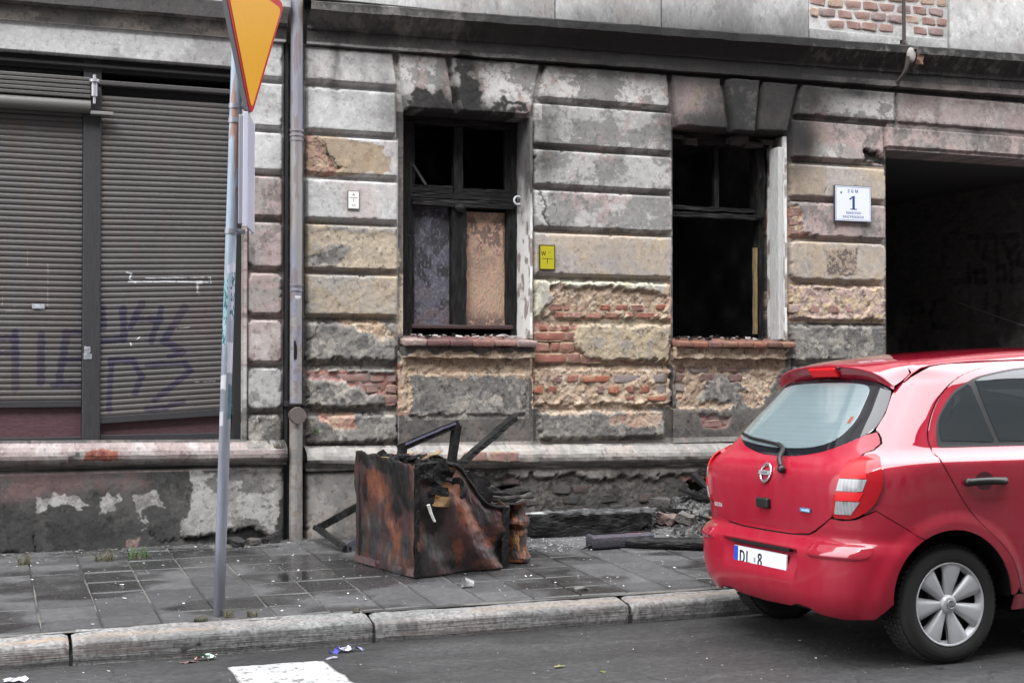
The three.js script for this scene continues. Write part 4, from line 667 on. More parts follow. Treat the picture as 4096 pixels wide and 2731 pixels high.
// ------------------------------------------------------------------ ground, road, kerb, pavement
const structure = (o) => { o.userData.kind = 'structure'; return o; };
const padY = (z) => .12 + (2.41 - z) * .0436;                                // pavement rises towards the wall
const roadY = (z) => -.03 * clamp((4.3 - z) / 1.7, 0, 1) + .02 * clamp((z - 4.3) / 4, 0, 1);
{
  const g = new THREE.PlaneGeometry(400, 400); g.rotateX(-Math.PI / 2); g.translate(0, -.16, 0);
  structure(part(scene, 'ground', g, std({ color: col([.09, .085, .08]), roughness: 1 })));
  const asph = dataTex(2048, 1024, (i, j) => {
    const x = i * .005, z = j * .005, n = fbm(x * 2.2, z * 2.6, 4), m = fbm(x * 60, z * 60, 2), w = fbm(x * 1.1 + 7, z * 6 + 3, 4), s = vn(x * 150, z * 150), s2 = vn(x * 90 + 31, z * 90);
    const m2 = vn(x * 44 + 3, z * 44); let v = .034 * (.66 + .5 * n) * (.5 + .6 * m + .55 * m2 * m2); if (s > .9) v += .2 * (s - .93) / .07 * (s2); if (s2 > .955) v *= .6;
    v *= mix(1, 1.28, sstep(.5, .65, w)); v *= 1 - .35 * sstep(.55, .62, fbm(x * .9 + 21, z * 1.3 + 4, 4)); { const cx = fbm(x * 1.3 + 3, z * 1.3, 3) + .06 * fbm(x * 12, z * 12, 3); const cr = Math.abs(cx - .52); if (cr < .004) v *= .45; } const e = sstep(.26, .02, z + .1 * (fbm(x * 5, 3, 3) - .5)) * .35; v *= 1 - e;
    return [v, v * .985, v * .985];
  }, true);
  const asphB = dataTex(1024, 512, (i, j) => { const x = i * .01, z = j * .01, v = .5 * vn(x * 62, z * 62) + .3 * vn(x * 110 + 5, z * 110) + .2 * fbm(x * 9, z * 9, 3); return [v, v, v]; }, false);
  const asphR = dataTex(512, 256, (i, j) => { const x = i * .02, z = j * .02, v = .62 + .35 * (fbm(x * 1.1 + 7, z * 5 + 3, 4) - .35); return [v, v, v]; }, false);
  for (const t of [asph, asphB, asphR]) t.wrapS = t.wrapT = THREE.MirroredRepeatWrapping;
  const pos = [], uv = [], idx = [], zs = [2.45, 2.6, 3, 3.4, 3.8, 4.3, 5, 6, 7, 8.3, 10, 12.5, 14.5], xs = [-60, -20, -1, 1, 3, 5, 7, 9, 12, 40, 90];
  for (const z of zs) for (const x of xs) { pos.push(x, roadY(z), z); uv.push((x + .5) / 10.24, (z - 2.6) / 5.12); }
  for (let j = 0; j < zs.length - 1; j++) for (let i = 0; i < xs.length - 1; i++) { const a = j * xs.length + i, b = a + 1, c = a + xs.length; idx.push(a, c, b, b, c, c + 1); }
  structure(part(scene, 'road', bgeo(pos, idx, uv), std({ map: asph, bumpMap: asphB, bumpScale: .006, roughnessMap: asphR, roughness: 1 })));
  // zebra bar, worn at the rim
  const mk = dataTex(256, 512, (i, j) => { const x = i / 256 * .52, z = j / 512 * 2, n = fbm(x * 30, z * 30, 4), e = Math.min(x, .52 - x, z); const v = .40 * (.86 + .25 * (fbm(x * 4, z * 4, 3) - .5)) * (n > .69 ? .4 : 1) * (e < .02 * n ? .5 : 1); return [v, v, v * .985]; }, true);
  const q = [[1.165, 2.955], [1.655, 2.975], [1.69, 5.6], [1.155, 5.6]]; const mp = [], mu = [], mi = []; const N = 40, M = 14;
  for (let j = 0; j <= N; j++) for (let i = 0; i <= M; i++) { const u = i / M, v = j / N; let x = mix(mix(q[0][0], q[1][0], u), mix(q[3][0], q[2][0], u), v), z = mix(mix(q[0][1], q[1][1], u), mix(q[3][1], q[2][1], u), v); if (i === 0 || i === M) x += (fbm(z * 30, i + .5, 3) - .5) * .03; if (j === 0) z += (fbm(x * 30, 4, 3) - .5) * .03; mp.push(x, roadY(z) + .004, z); mu.push(u, (z - 2.95) / 2); }
  for (let j = 0; j < N; j++) for (let i = 0; i < M; i++) { const a = j * (M + 1) + i; mi.push(a, a + M + 1, a + 1, a + 1, a + M + 1, a + M + 2); }
  structure(part(scene, 'road_marking', bgeo(mp, mi, mu), std({ map: mk, bumpMap: grainBump, bumpScale: .003, roughness: .75 })));
}
// kerb of long granite stones
{
  const kerb = structure(new THREE.Group()); kerb.name = 'kerb'; scene.add(kerb);
  const km = dataTex(2048, 128, (i, j) => {
    const x = -1.5 + i / 2048 * 8.5, v = j / 128, s = vn(x * 85, v * 23), s2 = vn(x * 60 + 9, v * 16), n = fbm(x * 3, v * 3, 4);
    let c = ph(150, 150, 148).map((q) => q * (.72 + .34 * n) * (.58 + .84 * s)); if (s2 > .8) c = c.map((q) => q * .6);
    const st = Math.max(sstep(.5, .6, fbm(x * 2.2 + 3, v * 1.2, 4)) * .4, sstep(.52, .62, fbm(x * 9, v * .9, 3)) * .55) * (v < .55 ? sstep(0, .2, v) : .55); c = c.map((q) => mix(q, .06, st));
    const li = Math.exp(-(((v - .62) / .12) ** 2)) * sstep(.46, .58, fbm(x * 1.3 + 11, v * 2, 4)) * (x < .45 ? 1.1 : .5); c = c.map((q, k) => mix(q, ph(176, 146, 110)[k], clamp(li * .55)));
    const pk = sstep(.5, .62, fbm(x * 2.7 + 31, v * 5, 4)) * (v < .2 ? .6 : .35); c = c.map((q, k) => mix(q, ph(158, 132, 128)[k], pk * .4));
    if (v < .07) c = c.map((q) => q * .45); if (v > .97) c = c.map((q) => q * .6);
    return c;
  }, true);
  const kmat = std({ map: km, bumpMap: grainBump, bumpScale: .004, roughness: .85 });
  const prof = [[2.604, -.12], [2.604, -.02], [2.602, .03], [2.6, .062], [2.594, .078], [2.582, .087], [2.55, .093], [2.5, .101], [2.45, .110], [2.424, .114], [2.414, .108], [2.41, .0]];
  const acc = [0]; for (let k = 1; k < prof.length; k++) acc.push(acc[k - 1] + Math.hypot(prof[k][0] - prof[k - 1][0], prof[k][1] - prof[k - 1][1]));
  const js = [-4.3, -2.7, -1.15, .442, 2.031, 3.595, 5.17, 6.75, 8.3, 9.9, 11.5];
  for (let s = 0; s < js.length - 1; s++) {
    const x0 = js[s] + .009, x1 = js[s + 1] - .009, N = 64, pos = [], uv = [], idx = [], m = prof.length, dy = R(-.004, .004), dz = R(-.006, .006);
    for (let i = 0; i <= N; i++) { const u = i / N; let x = mix(x0, x1, u); const e = Math.min(u, 1 - u) * (x1 - x0), er = e < .02 ? (1 - e / .02) ** 2 * .012 : 0; prof.forEach(([z, y], k) => { const top = k > 2 && k < m - 1 ? 1 : 0; pos.push(x, y + dy - er * top + (fbm(x * 8 + s, k * 1.9, 3) - .5) * .014 * top, z + dz - (z > 2.56 ? er : 0) + (fbm(x * 6 + 9, k * 1.3 + s, 3) - .5) * .016 * (k < m - 2 ? 1 : 0)); uv.push((x + 1.5) / 8.5, (acc[k] - .1) / (acc[m - 2] - .1)); }); }
    for (let i = 0; i < N; i++) for (let k = 0; k < m - 1; k++) { const a = i * m + k, b = a + 1, c = a + m, e = c + 1; idx.push(a, e, c, a, b, e); }
    for (const [i0, fl] of [[0, 1], [N, 0]]) { const base = pos.length / 3; for (let k = 0; k < m; k++) { pos.push(pos[(i0 * m + k) * 3], pos[(i0 * m + k) * 3 + 1], pos[(i0 * m + k) * 3 + 2]); uv.push(uv[(i0 * m + k) * 2], .02); } for (let k = 1; k < m - 1; k++) fl ? idx.push(base, base + k + 1, base + k) : idx.push(base, base + k, base + k + 1); }
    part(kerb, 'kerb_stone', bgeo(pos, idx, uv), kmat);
  }
  part(kerb, 'kerb_bed', box(-4.3, 11.5, -.12, .02, 2.42, 2.59), std({ color: col([.03, .03, .028]), roughness: 1 }));
}
// pavement slabs
{
  const pav = structure(new THREE.Group()); pav.name = 'pavement'; scene.add(pav);
  const PX0 = -1.2, PX1 = 9.04, PZ0 = -.1, PZ1 = 2.46, xs = [], zs = [-.02, .22, .55, .875, 1.2, 1.515, 1.85, 2.165, 2.405];
  for (let k = -5; k < 29; k++) xs.push(.309 + k * .305);
  const tone = {}; const tr = rngOf(9); for (let i = -8; i < 40; i++) for (let j = 0; j < 9; j++) tone[i + ',' + j] = tr();
  const wetAt = (x, z) => { let w = sstep(.47, .62, fbm(x * 1.5 + 3, z * 1.9 + 1, 4)); w = Math.max(w, Math.exp(-(((x - 1.88) / .22) ** 2 + ((z - 1.45) / .14) ** 2)) * 1.1); w = Math.max(w, .9 * Math.exp(-(((x - 2.8) / .7) ** 2 + ((z - 1.3) / .5) ** 2))); return clamp(w); };
  const pm = dataTex(2048, 512, (i, j) => {
    const x = PX0 + (i + .5) / 2048 * (PX1 - PX0), z = PZ0 + (j + .5) / 512 * (PZ1 - PZ0), c = Math.floor((x - .309) / .305); let r = 0; while (r < 8 && z > zs[r + 1]) r++;
    const t = tone[c + ',' + r] ?? .5, n = fbm(x * 5, z * 5, 4), m = fbm(x * 38, z * 38, 3), s = vn(x * 120, z * 120), w = wetAt(x, z);
    let v = mix(.046, .084, t * t) * (.72 + .5 * n) * (.7 + .6 * m); v *= 1 - .42 * w; if (s > .92) v += .08 * (vn(x * 50, z * 50));
    const xl = (x - .309) / .305 - c, e = Math.min(Math.min(xl, 1 - xl) * .305, Math.min(z - zs[r], (zs[r + 1] ?? 3) - z)); v *= 1 - .25 * sstep(.02, .0, e);
    const ash = sstep(.46, .6, fbm(x * 7 + 5, z * 9, 4)) * sstep(3.2, 4.0, x) * sstep(1.3, .5, z); v = mix(v, .15 * (.5 + m), ash * .75);
    const dust = sstep(.75, .1, z) * sstep(.48, .6, fbm(x * 9, z * 9, 4)); v = mix(v, .09 * (.5 + m), dust * .6);
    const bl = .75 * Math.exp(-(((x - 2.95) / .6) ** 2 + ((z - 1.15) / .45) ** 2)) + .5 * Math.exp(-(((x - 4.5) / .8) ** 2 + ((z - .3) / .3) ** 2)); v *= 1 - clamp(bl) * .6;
    return [v, v * .99, v * 1.0];
  }, true);
  const pr = dataTex(1024, 256, (i, j) => { const x = PX0 + (i + .5) / 1024 * (PX1 - PX0), z = PZ0 + (j + .5) / 256 * (PZ1 - PZ0), v = mix(.72, .24, wetAt(x, z)) + .2 * (fbm(x * 30, z * 30, 2) - .5) - .5 * sstep(.3, .8, Math.exp(-(((x - 1.9) / .26) ** 2 + ((z - 1.38) / .2) ** 2)) + .5 * (fbm(x * 8, z * 8, 3) - .5)); return [v, v, v]; }, false);
  const pb = dataTex(2048, 512, (i, j) => { const x = PX0 + (i + .5) / 2048 * (PX1 - PX0), z = PZ0 + (j + .5) / 512 * (PZ1 - PZ0), pd = sstep(.25, .7, Math.exp(-(((x - 1.9) / .26) ** 2 + ((z - 1.38) / .2) ** 2)) + .5 * (fbm(x * 8, z * 8, 3) - .5)); const v = mix(.6 * fbm(i / 4, j / 4, 3) + .4 * vn(i / 1.6, j / 1.6), .6, pd * .94); return [v, v, v]; }, false);
  const pmat = std({ map: pm, roughnessMap: pr, roughness: 1, bumpMap: pb, bumpScale: .004 });
  const puv = (x, z) => [(x - PX0) / (PX1 - PX0), (z - PZ0) / (PZ1 - PZ0)];
  const slab = (x0, x1, z0, z1) => {
    const ch = .007, ty = R(-.003, .003), ax = R(-.012, .012), az = R(-.012, .012), cx = (x0 + x1) / 2, cz = (z0 + z1) / 2, pos = [], uv = [], idx = [];
    const q = [[x0, z0], [x1, z0], [x1, z1], [x0, z1]].map(([x, z]) => [x + R(-.003, .003), z + R(-.003, .003)]);
    const Y = (x, z) => padY(z) + ty + ax * (x - cx) + az * (z - cz);
    const ring = (inset, dy) => q.map(([x, z]) => { const sx = x < cx ? 1 : -1, sz = z < cz ? 1 : -1, X = x + sx * inset, Z = z + sz * inset; return [X, Y(X, Z) + dy, Z]; });
    const rings = [ring(0, -.05), ring(0, -ch), ring(ch, 0)]; for (const r of rings) for (const p of r) { pos.push(...p); uv.push(...puv(p[0], p[2])); }
    for (let r = 0; r < 2; r++) for (let k = 0; k < 4; k++) { const a = r * 4 + k, b = r * 4 + (k + 1) % 4; idx.push(a, b + 4, b, a, a + 4, b + 4); }
    idx.push(8, 10, 9, 8, 11, 10); const g = bgeo(pos, idx, uv).toNonIndexed(); g.computeVertexNormals(); return g;
  };
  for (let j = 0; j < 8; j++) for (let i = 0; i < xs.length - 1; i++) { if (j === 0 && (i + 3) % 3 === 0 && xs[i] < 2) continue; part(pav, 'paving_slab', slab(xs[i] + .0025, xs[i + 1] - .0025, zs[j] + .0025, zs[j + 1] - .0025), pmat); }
  const jm = dataTex(1024, 256, (i, j) => { const n = fbm(i / 6, j / 6, 4), m = fbm(i / 50, j / 50, 3); const v = mix(.03, .11, sstep(.4, .65, m)) * (.6 + .8 * n); return [v, v * .96, v * .88]; }, true);
  const g = new THREE.PlaneGeometry(14, 2.6, 60, 20); g.rotateX(-Math.PI / 2); g.translate(4.5, 0, 1.15); { const p = g.attributes.position; for (let k = 0; k < p.count; k++) p.setY(k, padY(p.getZ(k)) - .0055 - .002 * vn(p.getX(k) * 9, p.getZ(k) * 9)); g.computeVertexNormals(); }
  part(pav, 'joint_sand', planarUV(g, (x, y, z) => [(x - PX0) / 10.24, (z - PZ0) / 2.56]), std({ map: jm, roughness: 1 }));
  const far = new THREE.PlaneGeometry(60, 2.44); far.rotateX(-Math.PI / 2); far.rotateX(-Math.atan(.0436) * -1); far.translate(39.4, padY(1.2) - .004, 1.2); part(pav, 'far_pavement', far, std({ color: col([.1, .1, .1]), roughness: .9 }));
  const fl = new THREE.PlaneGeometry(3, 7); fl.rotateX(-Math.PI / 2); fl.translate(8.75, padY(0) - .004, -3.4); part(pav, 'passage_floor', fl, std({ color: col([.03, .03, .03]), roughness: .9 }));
}
// ------------------------------------------------------------------ leaning sign post
{
  const P0 = new THREE.Vector3(1.231, .10, 2.30), P1 = new THREE.Vector3(1.331, 3.62, 2.31);
  const at = (y) => P0.clone().lerp(P1, (y - .1) / 3.52);
  const t = thing('sign_post', 'leaning grey steel post at the kerb, patched with torn stickers and rust', 'post');
  const pmap = dataTex(128, 1024, (i, j) => {
    const u = i / 128, y = .1 + j / 1024 * 3.52, n = fbm(u * 8, y * 5, 4), m = fbm(u * 20, y * 24, 3);
    let c = ph(176, 190, 206); c = c.map((v, q) => mix(v, ph(142, 146, 158)[q], sstep(2.2, 1.3, y))); c = c.map((v, q) => mix(v, ph(104, 104, 114)[q], sstep(.62, .3, y + .25 * (n - .5))));
    c = c.map((v) => v * (.8 + .4 * n));
    const rust = sstep(.56, .62, n + .12 * (m - .5)) * sstep(2.2, 2.5, y) * sstep(3.2, 3, y); c = c.map((v, q) => mix(v, ph(168, 120, 88)[q], rust * .8));
    const stk = [[2.0, 2.05, .5, .8, [206, 206, 220]], [1.74, 1.97, .1, .52, [150, 188, 196]], [1.60, 1.74, .1, .5, [168, 196, 204]], [1.45, 1.62, .55, .9, [206, 206, 222]], [1.74, 2.0, .6, .9, [196, 194, 214]], [1.36, 1.44, .05, .55, [214, 216, 222]], [1.16, 1.24, .2, .5, [206, 208, 214]], [1.2, 1.38, .62, .9, [70, 110, 124]]];
    for (const [y0, y1, u0, u1, rgb] of stk) if (y > y0 + .02 * (m - .5) && y < y1 + .03 * (n - .5) && u > u0 + .1 * (m - .5) && u < u1) { const ink = vn(u * 40, y * 60) > .62 && rgb[0] < 200; c = ph(...(ink ? [60, 110, 120] : rgb)); }
    return c;
  }, true);
  const pole = new THREE.CylinderGeometry(.0305, .0305, 3.52, 24, 1); pole.translate(0, 1.76, 0); pole.rotateY(2.6);
  const pm = part(t, 'pole', pole, std({ map: pmap, bumpMap: grainBump, bumpScale: .002, roughness: .55, metalness: .25 })); pm.position.copy(P0); pm.quaternion.setFromUnitVectors(new THREE.Vector3(0, 1, 0), P1.clone().sub(P0).normalize());
  part(t, 'pole_cap', new THREE.SphereGeometry(.032, 16, 8).translate(P1.x, P1.y, P1.z), steelDark);
  const galv = std({ color: col(ph(172, 172, 182)), roughness: .4, metalness: .5 });
  for (const y of [2.925, 2.845, 2.232]) { const p = at(y); part(t, 'clamp', mg([new THREE.CylinderGeometry(.036, .036, .026, 20).translate(p.x, p.y, p.z), rbox(p.x + .02, p.x + .075, p.y - .013, p.y + .013, p.z - .02, p.z + .02, .004), new THREE.CylinderGeometry(.006, .006, .05, 8).rotateX(Math.PI / 2).translate(p.x + .04, p.y, p.z + .015)]), galv); }
  // yellow triangle, point down
  const s = thing('yield_sign', 'yellow upside-down triangle sign with a red border on the leaning post', 'sign', [1.388, 2.853, 2.345]);
  const A = .9, triAt = (side, rad) => { const h = side * Math.sqrt(3) / 2, sh = new THREE.Shape(), c = [[0, 0], [side / 2, h], [-side / 2, h]], q = (k) => c[(k + 3) % 3]; c.forEach((p, k) => { const a = q(k - 1), b = q(k + 1), l = (u, v) => { const d = Math.hypot(v[0] - u[0], v[1] - u[1]); return [u[0] + (v[0] - u[0]) * rad / d, u[1] + (v[1] - u[1]) * rad / d]; }; const p0 = l(p, a), p1 = l(p, b); k ? sh.lineTo(...p0) : sh.moveTo(...p0); sh.quadraticCurveTo(p[0], p[1], ...p1); }); sh.closePath(); return sh; };
  const ex = (sh, d, z, bev = .002) => { const g = new THREE.ExtrudeGeometry(sh, { depth: d, bevelEnabled: true, bevelSize: bev, bevelThickness: bev, bevelSegments: 2, curveSegments: 8 }); g.translate(0, 0, z); return g; };
  part(s, 'back_plate', ex(triAt(A, .085), .024, -.026), std({ color: col(ph(158, 158, 166)), roughness: .5, metalness: .4 }));
  const red = triAt(A * .992, .083); part(s, 'red_border', ex(red, .001, .003, .0004).translate(0, .003, 0), std({ color: col(ph(205, 32, 34, .66)), roughness: .3 }));
  const yel = triAt(A * .87, .05); part(s, 'yellow_face', ex(yel, .001, .006, .0004).translate(0, .052, 0), std({ color: col(ph(238, 172, 30, .72)), bumpMap: grainBump, bumpScale: .0006, roughness: .32 }));
  s.rotation.set(0, Math.atan2(.826, .563), 0); s.rotateZ(-.035);
  const b = thing('sign_plate', 'narrow pale sign plate seen nearly edge-on behind the post, below the yellow triangle', 'sign', [1.402, 2.56, 2.27]);
  part(b, 'plate', rbox(-.16, .16, -.315, .315, -.004, .004, .003), std({ color: col(ph(196, 196, 216)), roughness: .4, metalness: .2 }));
  part(b, 'rim', mg([rbox(-.162, -.15, -.316, .316, -.02, .006, .004), rbox(.15, .162, -.316, .316, -.02, .006, .004)]), std({ color: col(ph(214, 214, 232)), roughness: .4, metalness: .2 }));
  part(b, 'channel', rbox(-.155, -.11, -.3, .3, -.045, -.006, .004), galv);
  b.rotation.set(0, Math.atan2(.954, .30), 0); b.rotateZ(-.028);
}
// ------------------------------------------------------------------ red hatchback
// car space: a = metres forward of the rear bumper, w = metres to the camera's side, y up. One smooth body surface,
// cut into panels along directions (phi, y) seen from a vertical axis inside the car.
const car = thing('parked_car', 'small red hatchback parked at the kerb with a silver wheel trim', 'car', [3.93, 0, 3.47]);
const tab = (t) => (x) => { if (x <= t[0][0]) return t[0][1]; for (let i = 1; i < t.length; i++) if (x <= t[i][0]) { const u = (x - t[i - 1][0]) / (t[i][0] - t[i - 1][0]); const p0 = t[Math.max(0, i - 2)], p1 = t[i - 1], p2 = t[i], p3 = t[Math.min(t.length - 1, i + 1)]; const m1 = (p2[1] - p0[1]) / (p2[0] - p0[0] || 1) * (p2[0] - p1[0]), m2 = (p3[1] - p1[1]) / (p3[0] - p1[0] || 1) * (p2[0] - p1[0]), u2 = u * u, u3 = u2 * u; return (2 * u3 - 3 * u2 + 1) * p1[1] + (u3 - 2 * u2 + u) * m1 + (3 * u2 - 2 * u3) * p2[1] + (u3 - u2) * m2; } return t[t.length - 1][1]; };
const carRear = tab([[.1, .22], [.2, .1], [.25, .045], [.31, .012], [.38, 0], [.5, 0], [.555, .008], [.59, .035], [.62, .062], [.68, .058], [.76, .052], [.86, .052], [.94, .066], [.99, .10], [1.03, .155], [1.1, .21], [1.2, .29], [1.3, .375], [1.4, .455], [1.43, .475], [1.455, .462], [1.48, .43], [1.51, .42], [1.55, .45], [1.62, .6]]);
const carSide = tab([[.15, .78], [.25, .815], [.35, .842], [.5, .86], [.7, .866], [.9, .868], [.985, .864], [1.01, .856], [1.04, .826], [1.07, .800], [1.10, .785], [1.22, .735], [1.35, .68], [1.44, .635], [1.52, .585], [1.62, .5]]);
const carRoof = tab([[.2, 1.49], [.45, 1.52], [.7, 1.552], [1.0, 1.58], [1.4, 1.604], [1.8, 1.612], [2.2, 1.592], [2.5, 1.54], [2.8, 1.39], [3.1, 1.18], [3.25, 1.07], [3.4, 1.0], [3.7, .91], [3.9, .78], [4.0, .6]]);
const carFront = tab([[.1, 3.85], [.3, 3.93], [.5, 3.95], [.7, 3.92], [.85, 3.82], [1.0, 3.6]]);
const smin = (a, b, k) => { const h = Math.max(k - Math.abs(a - b), 0); return Math.min(a, b) - h * h / (4 * k); };
const ACX = 1.5, AXR = .61, AXF = 3.17;
function carF(a, y, w) {
  const aw = Math.abs(w);
  let rear = carRear(y);
  // number plate hollow in the bumper
  rear += .038 * sstep(.375, .36, aw) * sstep(.335, .37, y) * sstep(.555, .53, y) * sstep(.37, .52, y);
  // crease strip across the bumper ends
  rear -= .014 * sstep(.46, .50, aw) * sstep(.82, .74, aw) * sstep(.525, .545, y) * sstep(.605, .59, y);
  let side = carSide(y);
  for (const ax of [AXR, AXF]) { const d = Math.hypot(a - ax, y - .30); side += .014 * sstep(.47, .40, d); }
  side -= .05 * sstep(2.9, 3.9, a) + .02 * sstep(1.2, 2.3, a) * sstep(1.06, 1.4, y);
  let f = smin(a - rear, side - aw, .42);
  f = smin(f, carFront(y) - a, .5);
  return smin(f, (carRoof(a) - .13 * w * w - y) * .95, .11);
}
const cgrad = (a, y, w) => { const e = .004; const g = new THREE.Vector3(carF(a + e, y, w) - carF(a - e, y, w), carF(a, y + e, w) - carF(a, y - e, w), carF(a, y, w + e) - carF(a, y, w - e)); return g.normalize().negate(); };
function onRay(phi, y, off = 0) {                        // where the direction phi meets the body at height y
  const c = -Math.cos(phi), s = Math.sin(phi); let lo = .02, hi = 2.8; const cx = phi > 1.9 || phi < -1.9 ? 2.0 : ACX;
  for (let i = 0; i < 30; i++) { const m = (lo + hi) / 2; if (carF(ACX + m * c, y, m * s) > 0) lo = m; else hi = m; }
  const a = ACX + lo * c, w = lo * s, n = cgrad(a, y, w); return { p: [a + n.x * off, y + n.y * off, w + n.z * off], n };
}
function onTop(a, w, off = 0) { let lo = .9, hi = 1.9; for (let i = 0; i < 30; i++) { const m = (lo + hi) / 2; if (carF(a, m, w) > 0) lo = m; else hi = m; } const n = cgrad(a, lo, w); return { p: [a + n.x * off, lo + n.y * off, w + n.z * off], n }; }
const PH = (a, w) => Math.atan2(w, ACX - a);
function clipCell(poly, x0, x1, y0, y1) {
  let p = poly; for (const [ax, s, v] of [[0, 1, x0], [0, -1, x1], [1, 1, y0], [1, -1, y1]]) { const o = []; for (let i = 0; i < p.length; i++) { const A = p[i], B = p[(i + 1) % p.length], da = s * (A[ax] - v), db = s * (B[ax] - v); if (da >= 0) o.push(A); if ((da >= 0) !== (db >= 0)) { const t = da / (da - db); o.push([A[0] + (B[0] - A[0]) * t, A[1] + (B[1] - A[1]) * t]); } } p = o; if (!p.length) return p; }
  return p;
}
// one panel: the body surface inside a polygon, with a rolled-in rim
function panel(poly, { off = 0, du = .022, dv = .02, map = onRay, rim = .012, uv = null, bulge = null } = {}) {
  let area = 0; poly.forEach((p, i) => { const q = poly[(i + 1) % poly.length]; area += p[0] * q[1] - q[0] * p[1]; }); if (area < 0) poly = poly.slice().reverse();
  const xs = poly.map((p) => p[0]), ys = poly.map((p) => p[1]), x0 = Math.min(...xs), x1 = Math.max(...xs), y0 = Math.min(...ys), y1 = Math.max(...ys), nx = Math.ceil((x1 - x0) / du), ny = Math.ceil((y1 - y0) / dv);
  const pos = [], nor = [], uvs = [], idx = [], key = new Map();
  const vert = (x, y) => { const k = Math.round(x * 1e5) + '_' + Math.round(y * 1e5); let i = key.get(k); if (i === undefined) { i = pos.length / 3; const d = bulge ? bulge(x, y) : 0, r = map(x, y, off + d); pos.push(...r.p); nor.push(r.n.x, r.n.y, r.n.z); const u = uv ? uv(r.p) : [x, y]; uvs.push(...u); key.set(k, i); } return i; };
  for (let j = 0; j < ny; j++) for (let i = 0; i < nx; i++) {
    const c = clipCell(poly, x0 + i * du, x0 + (i + 1) * du, y0 + j * dv, y0 + (j + 1) * dv); if (c.length < 3) continue;
    const v2 = []; for (const p of c) if (!v2.length || Math.hypot(p[0] - v2[v2.length - 1].x, p[1] - v2[v2.length - 1].y) > 1e-6) v2.push(new THREE.Vector2(p[0], p[1]));
    if (v2.length > 2 && v2[0].distanceTo(v2[v2.length - 1]) < 1e-6) v2.pop(); if (v2.length < 3) continue;
    for (const f of THREE.ShapeUtils.triangulateShape(v2, [])) { const a = vert(v2[f[0]].x, v2[f[0]].y), b = vert(v2[f[1]].x, v2[f[1]].y), d = vert(v2[f[2]].x, v2[f[2]].y); if (a !== b && b !== d && a !== d) idx.push(a, b, d); }
  }
  const e1 = new THREE.Vector3(), e2 = new THREE.Vector3(), fn = new THREE.Vector3();   // face the triangles outwards
  for (let t = 0; t < idx.length; t += 3) { const [a, b, c] = [idx[t], idx[t + 1], idx[t + 2]]; e1.set(pos[3 * b] - pos[3 * a], pos[3 * b + 1] - pos[3 * a + 1], pos[3 * b + 2] - pos[3 * a + 2]); e2.set(pos[3 * c] - pos[3 * a], pos[3 * c + 1] - pos[3 * a + 1], pos[3 * c + 2] - pos[3 * a + 2]); fn.crossVectors(e1, e2); if (fn.x * nor[3 * a] + fn.y * nor[3 * a + 1] + fn.z * nor[3 * a + 2] < 0) { idx[t + 1] = c; idx[t + 2] = b; } }
  if (rim) {
    const ring = []; for (let i = 0; i < poly.length; i++) { const A = poly[i], B = poly[(i + 1) % poly.length], n = Math.max(1, Math.ceil(Math.max(Math.abs(A[0] - B[0]) / du, Math.abs(A[1] - B[1]) / dv))); for (let k = 0; k < n; k++) ring.push([mix(A[0], B[0], k / n), mix(A[1], B[1], k / n)]); }
    const base = pos.length / 3; ring.forEach(([x, y]) => { const d = bulge ? bulge(x, y) : 0, o = map(x, y, off + d), q = map(x, y, off + d - rim); pos.push(...o.p, ...q.p); nor.push(o.n.x, o.n.y, o.n.z, o.n.x, o.n.y, o.n.z); const u = uv ? uv(o.p) : [x, y]; uvs.push(...u, ...u); });
    for (let i = 0; i < ring.length; i++) { const a = base + 2 * i, b = base + 2 * ((i + 1) % ring.length); idx.push(a, a + 1, b, b, a + 1, b + 1); }
  }
  const g = new THREE.BufferGeometry(), P = new Float32Array(pos.length), Nn = new Float32Array(nor.length);
  for (let i = 0; i < pos.length; i += 3) { P[i] = pos[i]; P[i + 1] = pos[i + 1]; P[i + 2] = pos[i + 2]; Nn[i] = nor[i]; Nn[i + 1] = nor[i + 1]; Nn[i + 2] = nor[i + 2]; }
  g.setAttribute('position', new THREE.BufferAttribute(P, 3)); g.setAttribute('normal', new THREE.BufferAttribute(Nn, 3)); g.setAttribute('uv', new THREE.Float32BufferAttribute(uvs, 2)); g.setIndex(idx); return g;
}
const smooth = (pts, n = 6, closed = false) => { const c = new THREE.CatmullRomCurve3(pts.map((p) => new THREE.Vector3(p[0], p[1], 0)), closed, 'catmullrom', .5); return c.getPoints(pts.length * n).map((v) => [v.x, v.y]); };
const aw = (a, w, y) => [PH(a, w), y];
const arc = (ax, r, t0, t1, n, wv = .85) => [...Array(n + 1)].map((_, i) => { const t = mix(t0, t1, i / n); return aw(ax + r * Math.cos(t), wv - .02 * (1 - Math.abs(Math.sin(t))), .30 + r * Math.sin(t)); });
const mirror = (p) => p.map(([x, y]) => [-x, y]);
// ---- paint: dusty red with clear coat
const dustMap = dataTex(512, 512, (i, j) => { const n = fbm(i / 50, j / 90, 4), m = fbm(i / 12, j / 30, 4), v = clamp(.25 + .9 * (n - .35) + .35 * (m - .5)); const a = [.32, .0035, .021], b = [.37, .055, .08]; return a.map((q, k) => mix(q, b[k], v * .42)); }, true);
const dustR = dataTex(256, 256, (i, j) => { const v = .3 + .5 * (fbm(i / 30, j / 50, 4) - .35) + .15 * fbm(i / 7, j / 16, 3); return [v, v, v]; }, false);
const paint = phys({ map: dustMap, roughness: .04, metalness: 0, ior: 1.6, clearcoat: 1, clearcoatRoughness: .015 });
const paintDusty = phys({ map: dustMap, roughnessMap: dustR, roughness: 1.1, metalness: 0, specularIntensity: .3, clearcoat: .7, clearcoatRoughness: .12 });
const carUV = (p) => [(p[2] + p[0]) * .7, p[1] * .7];
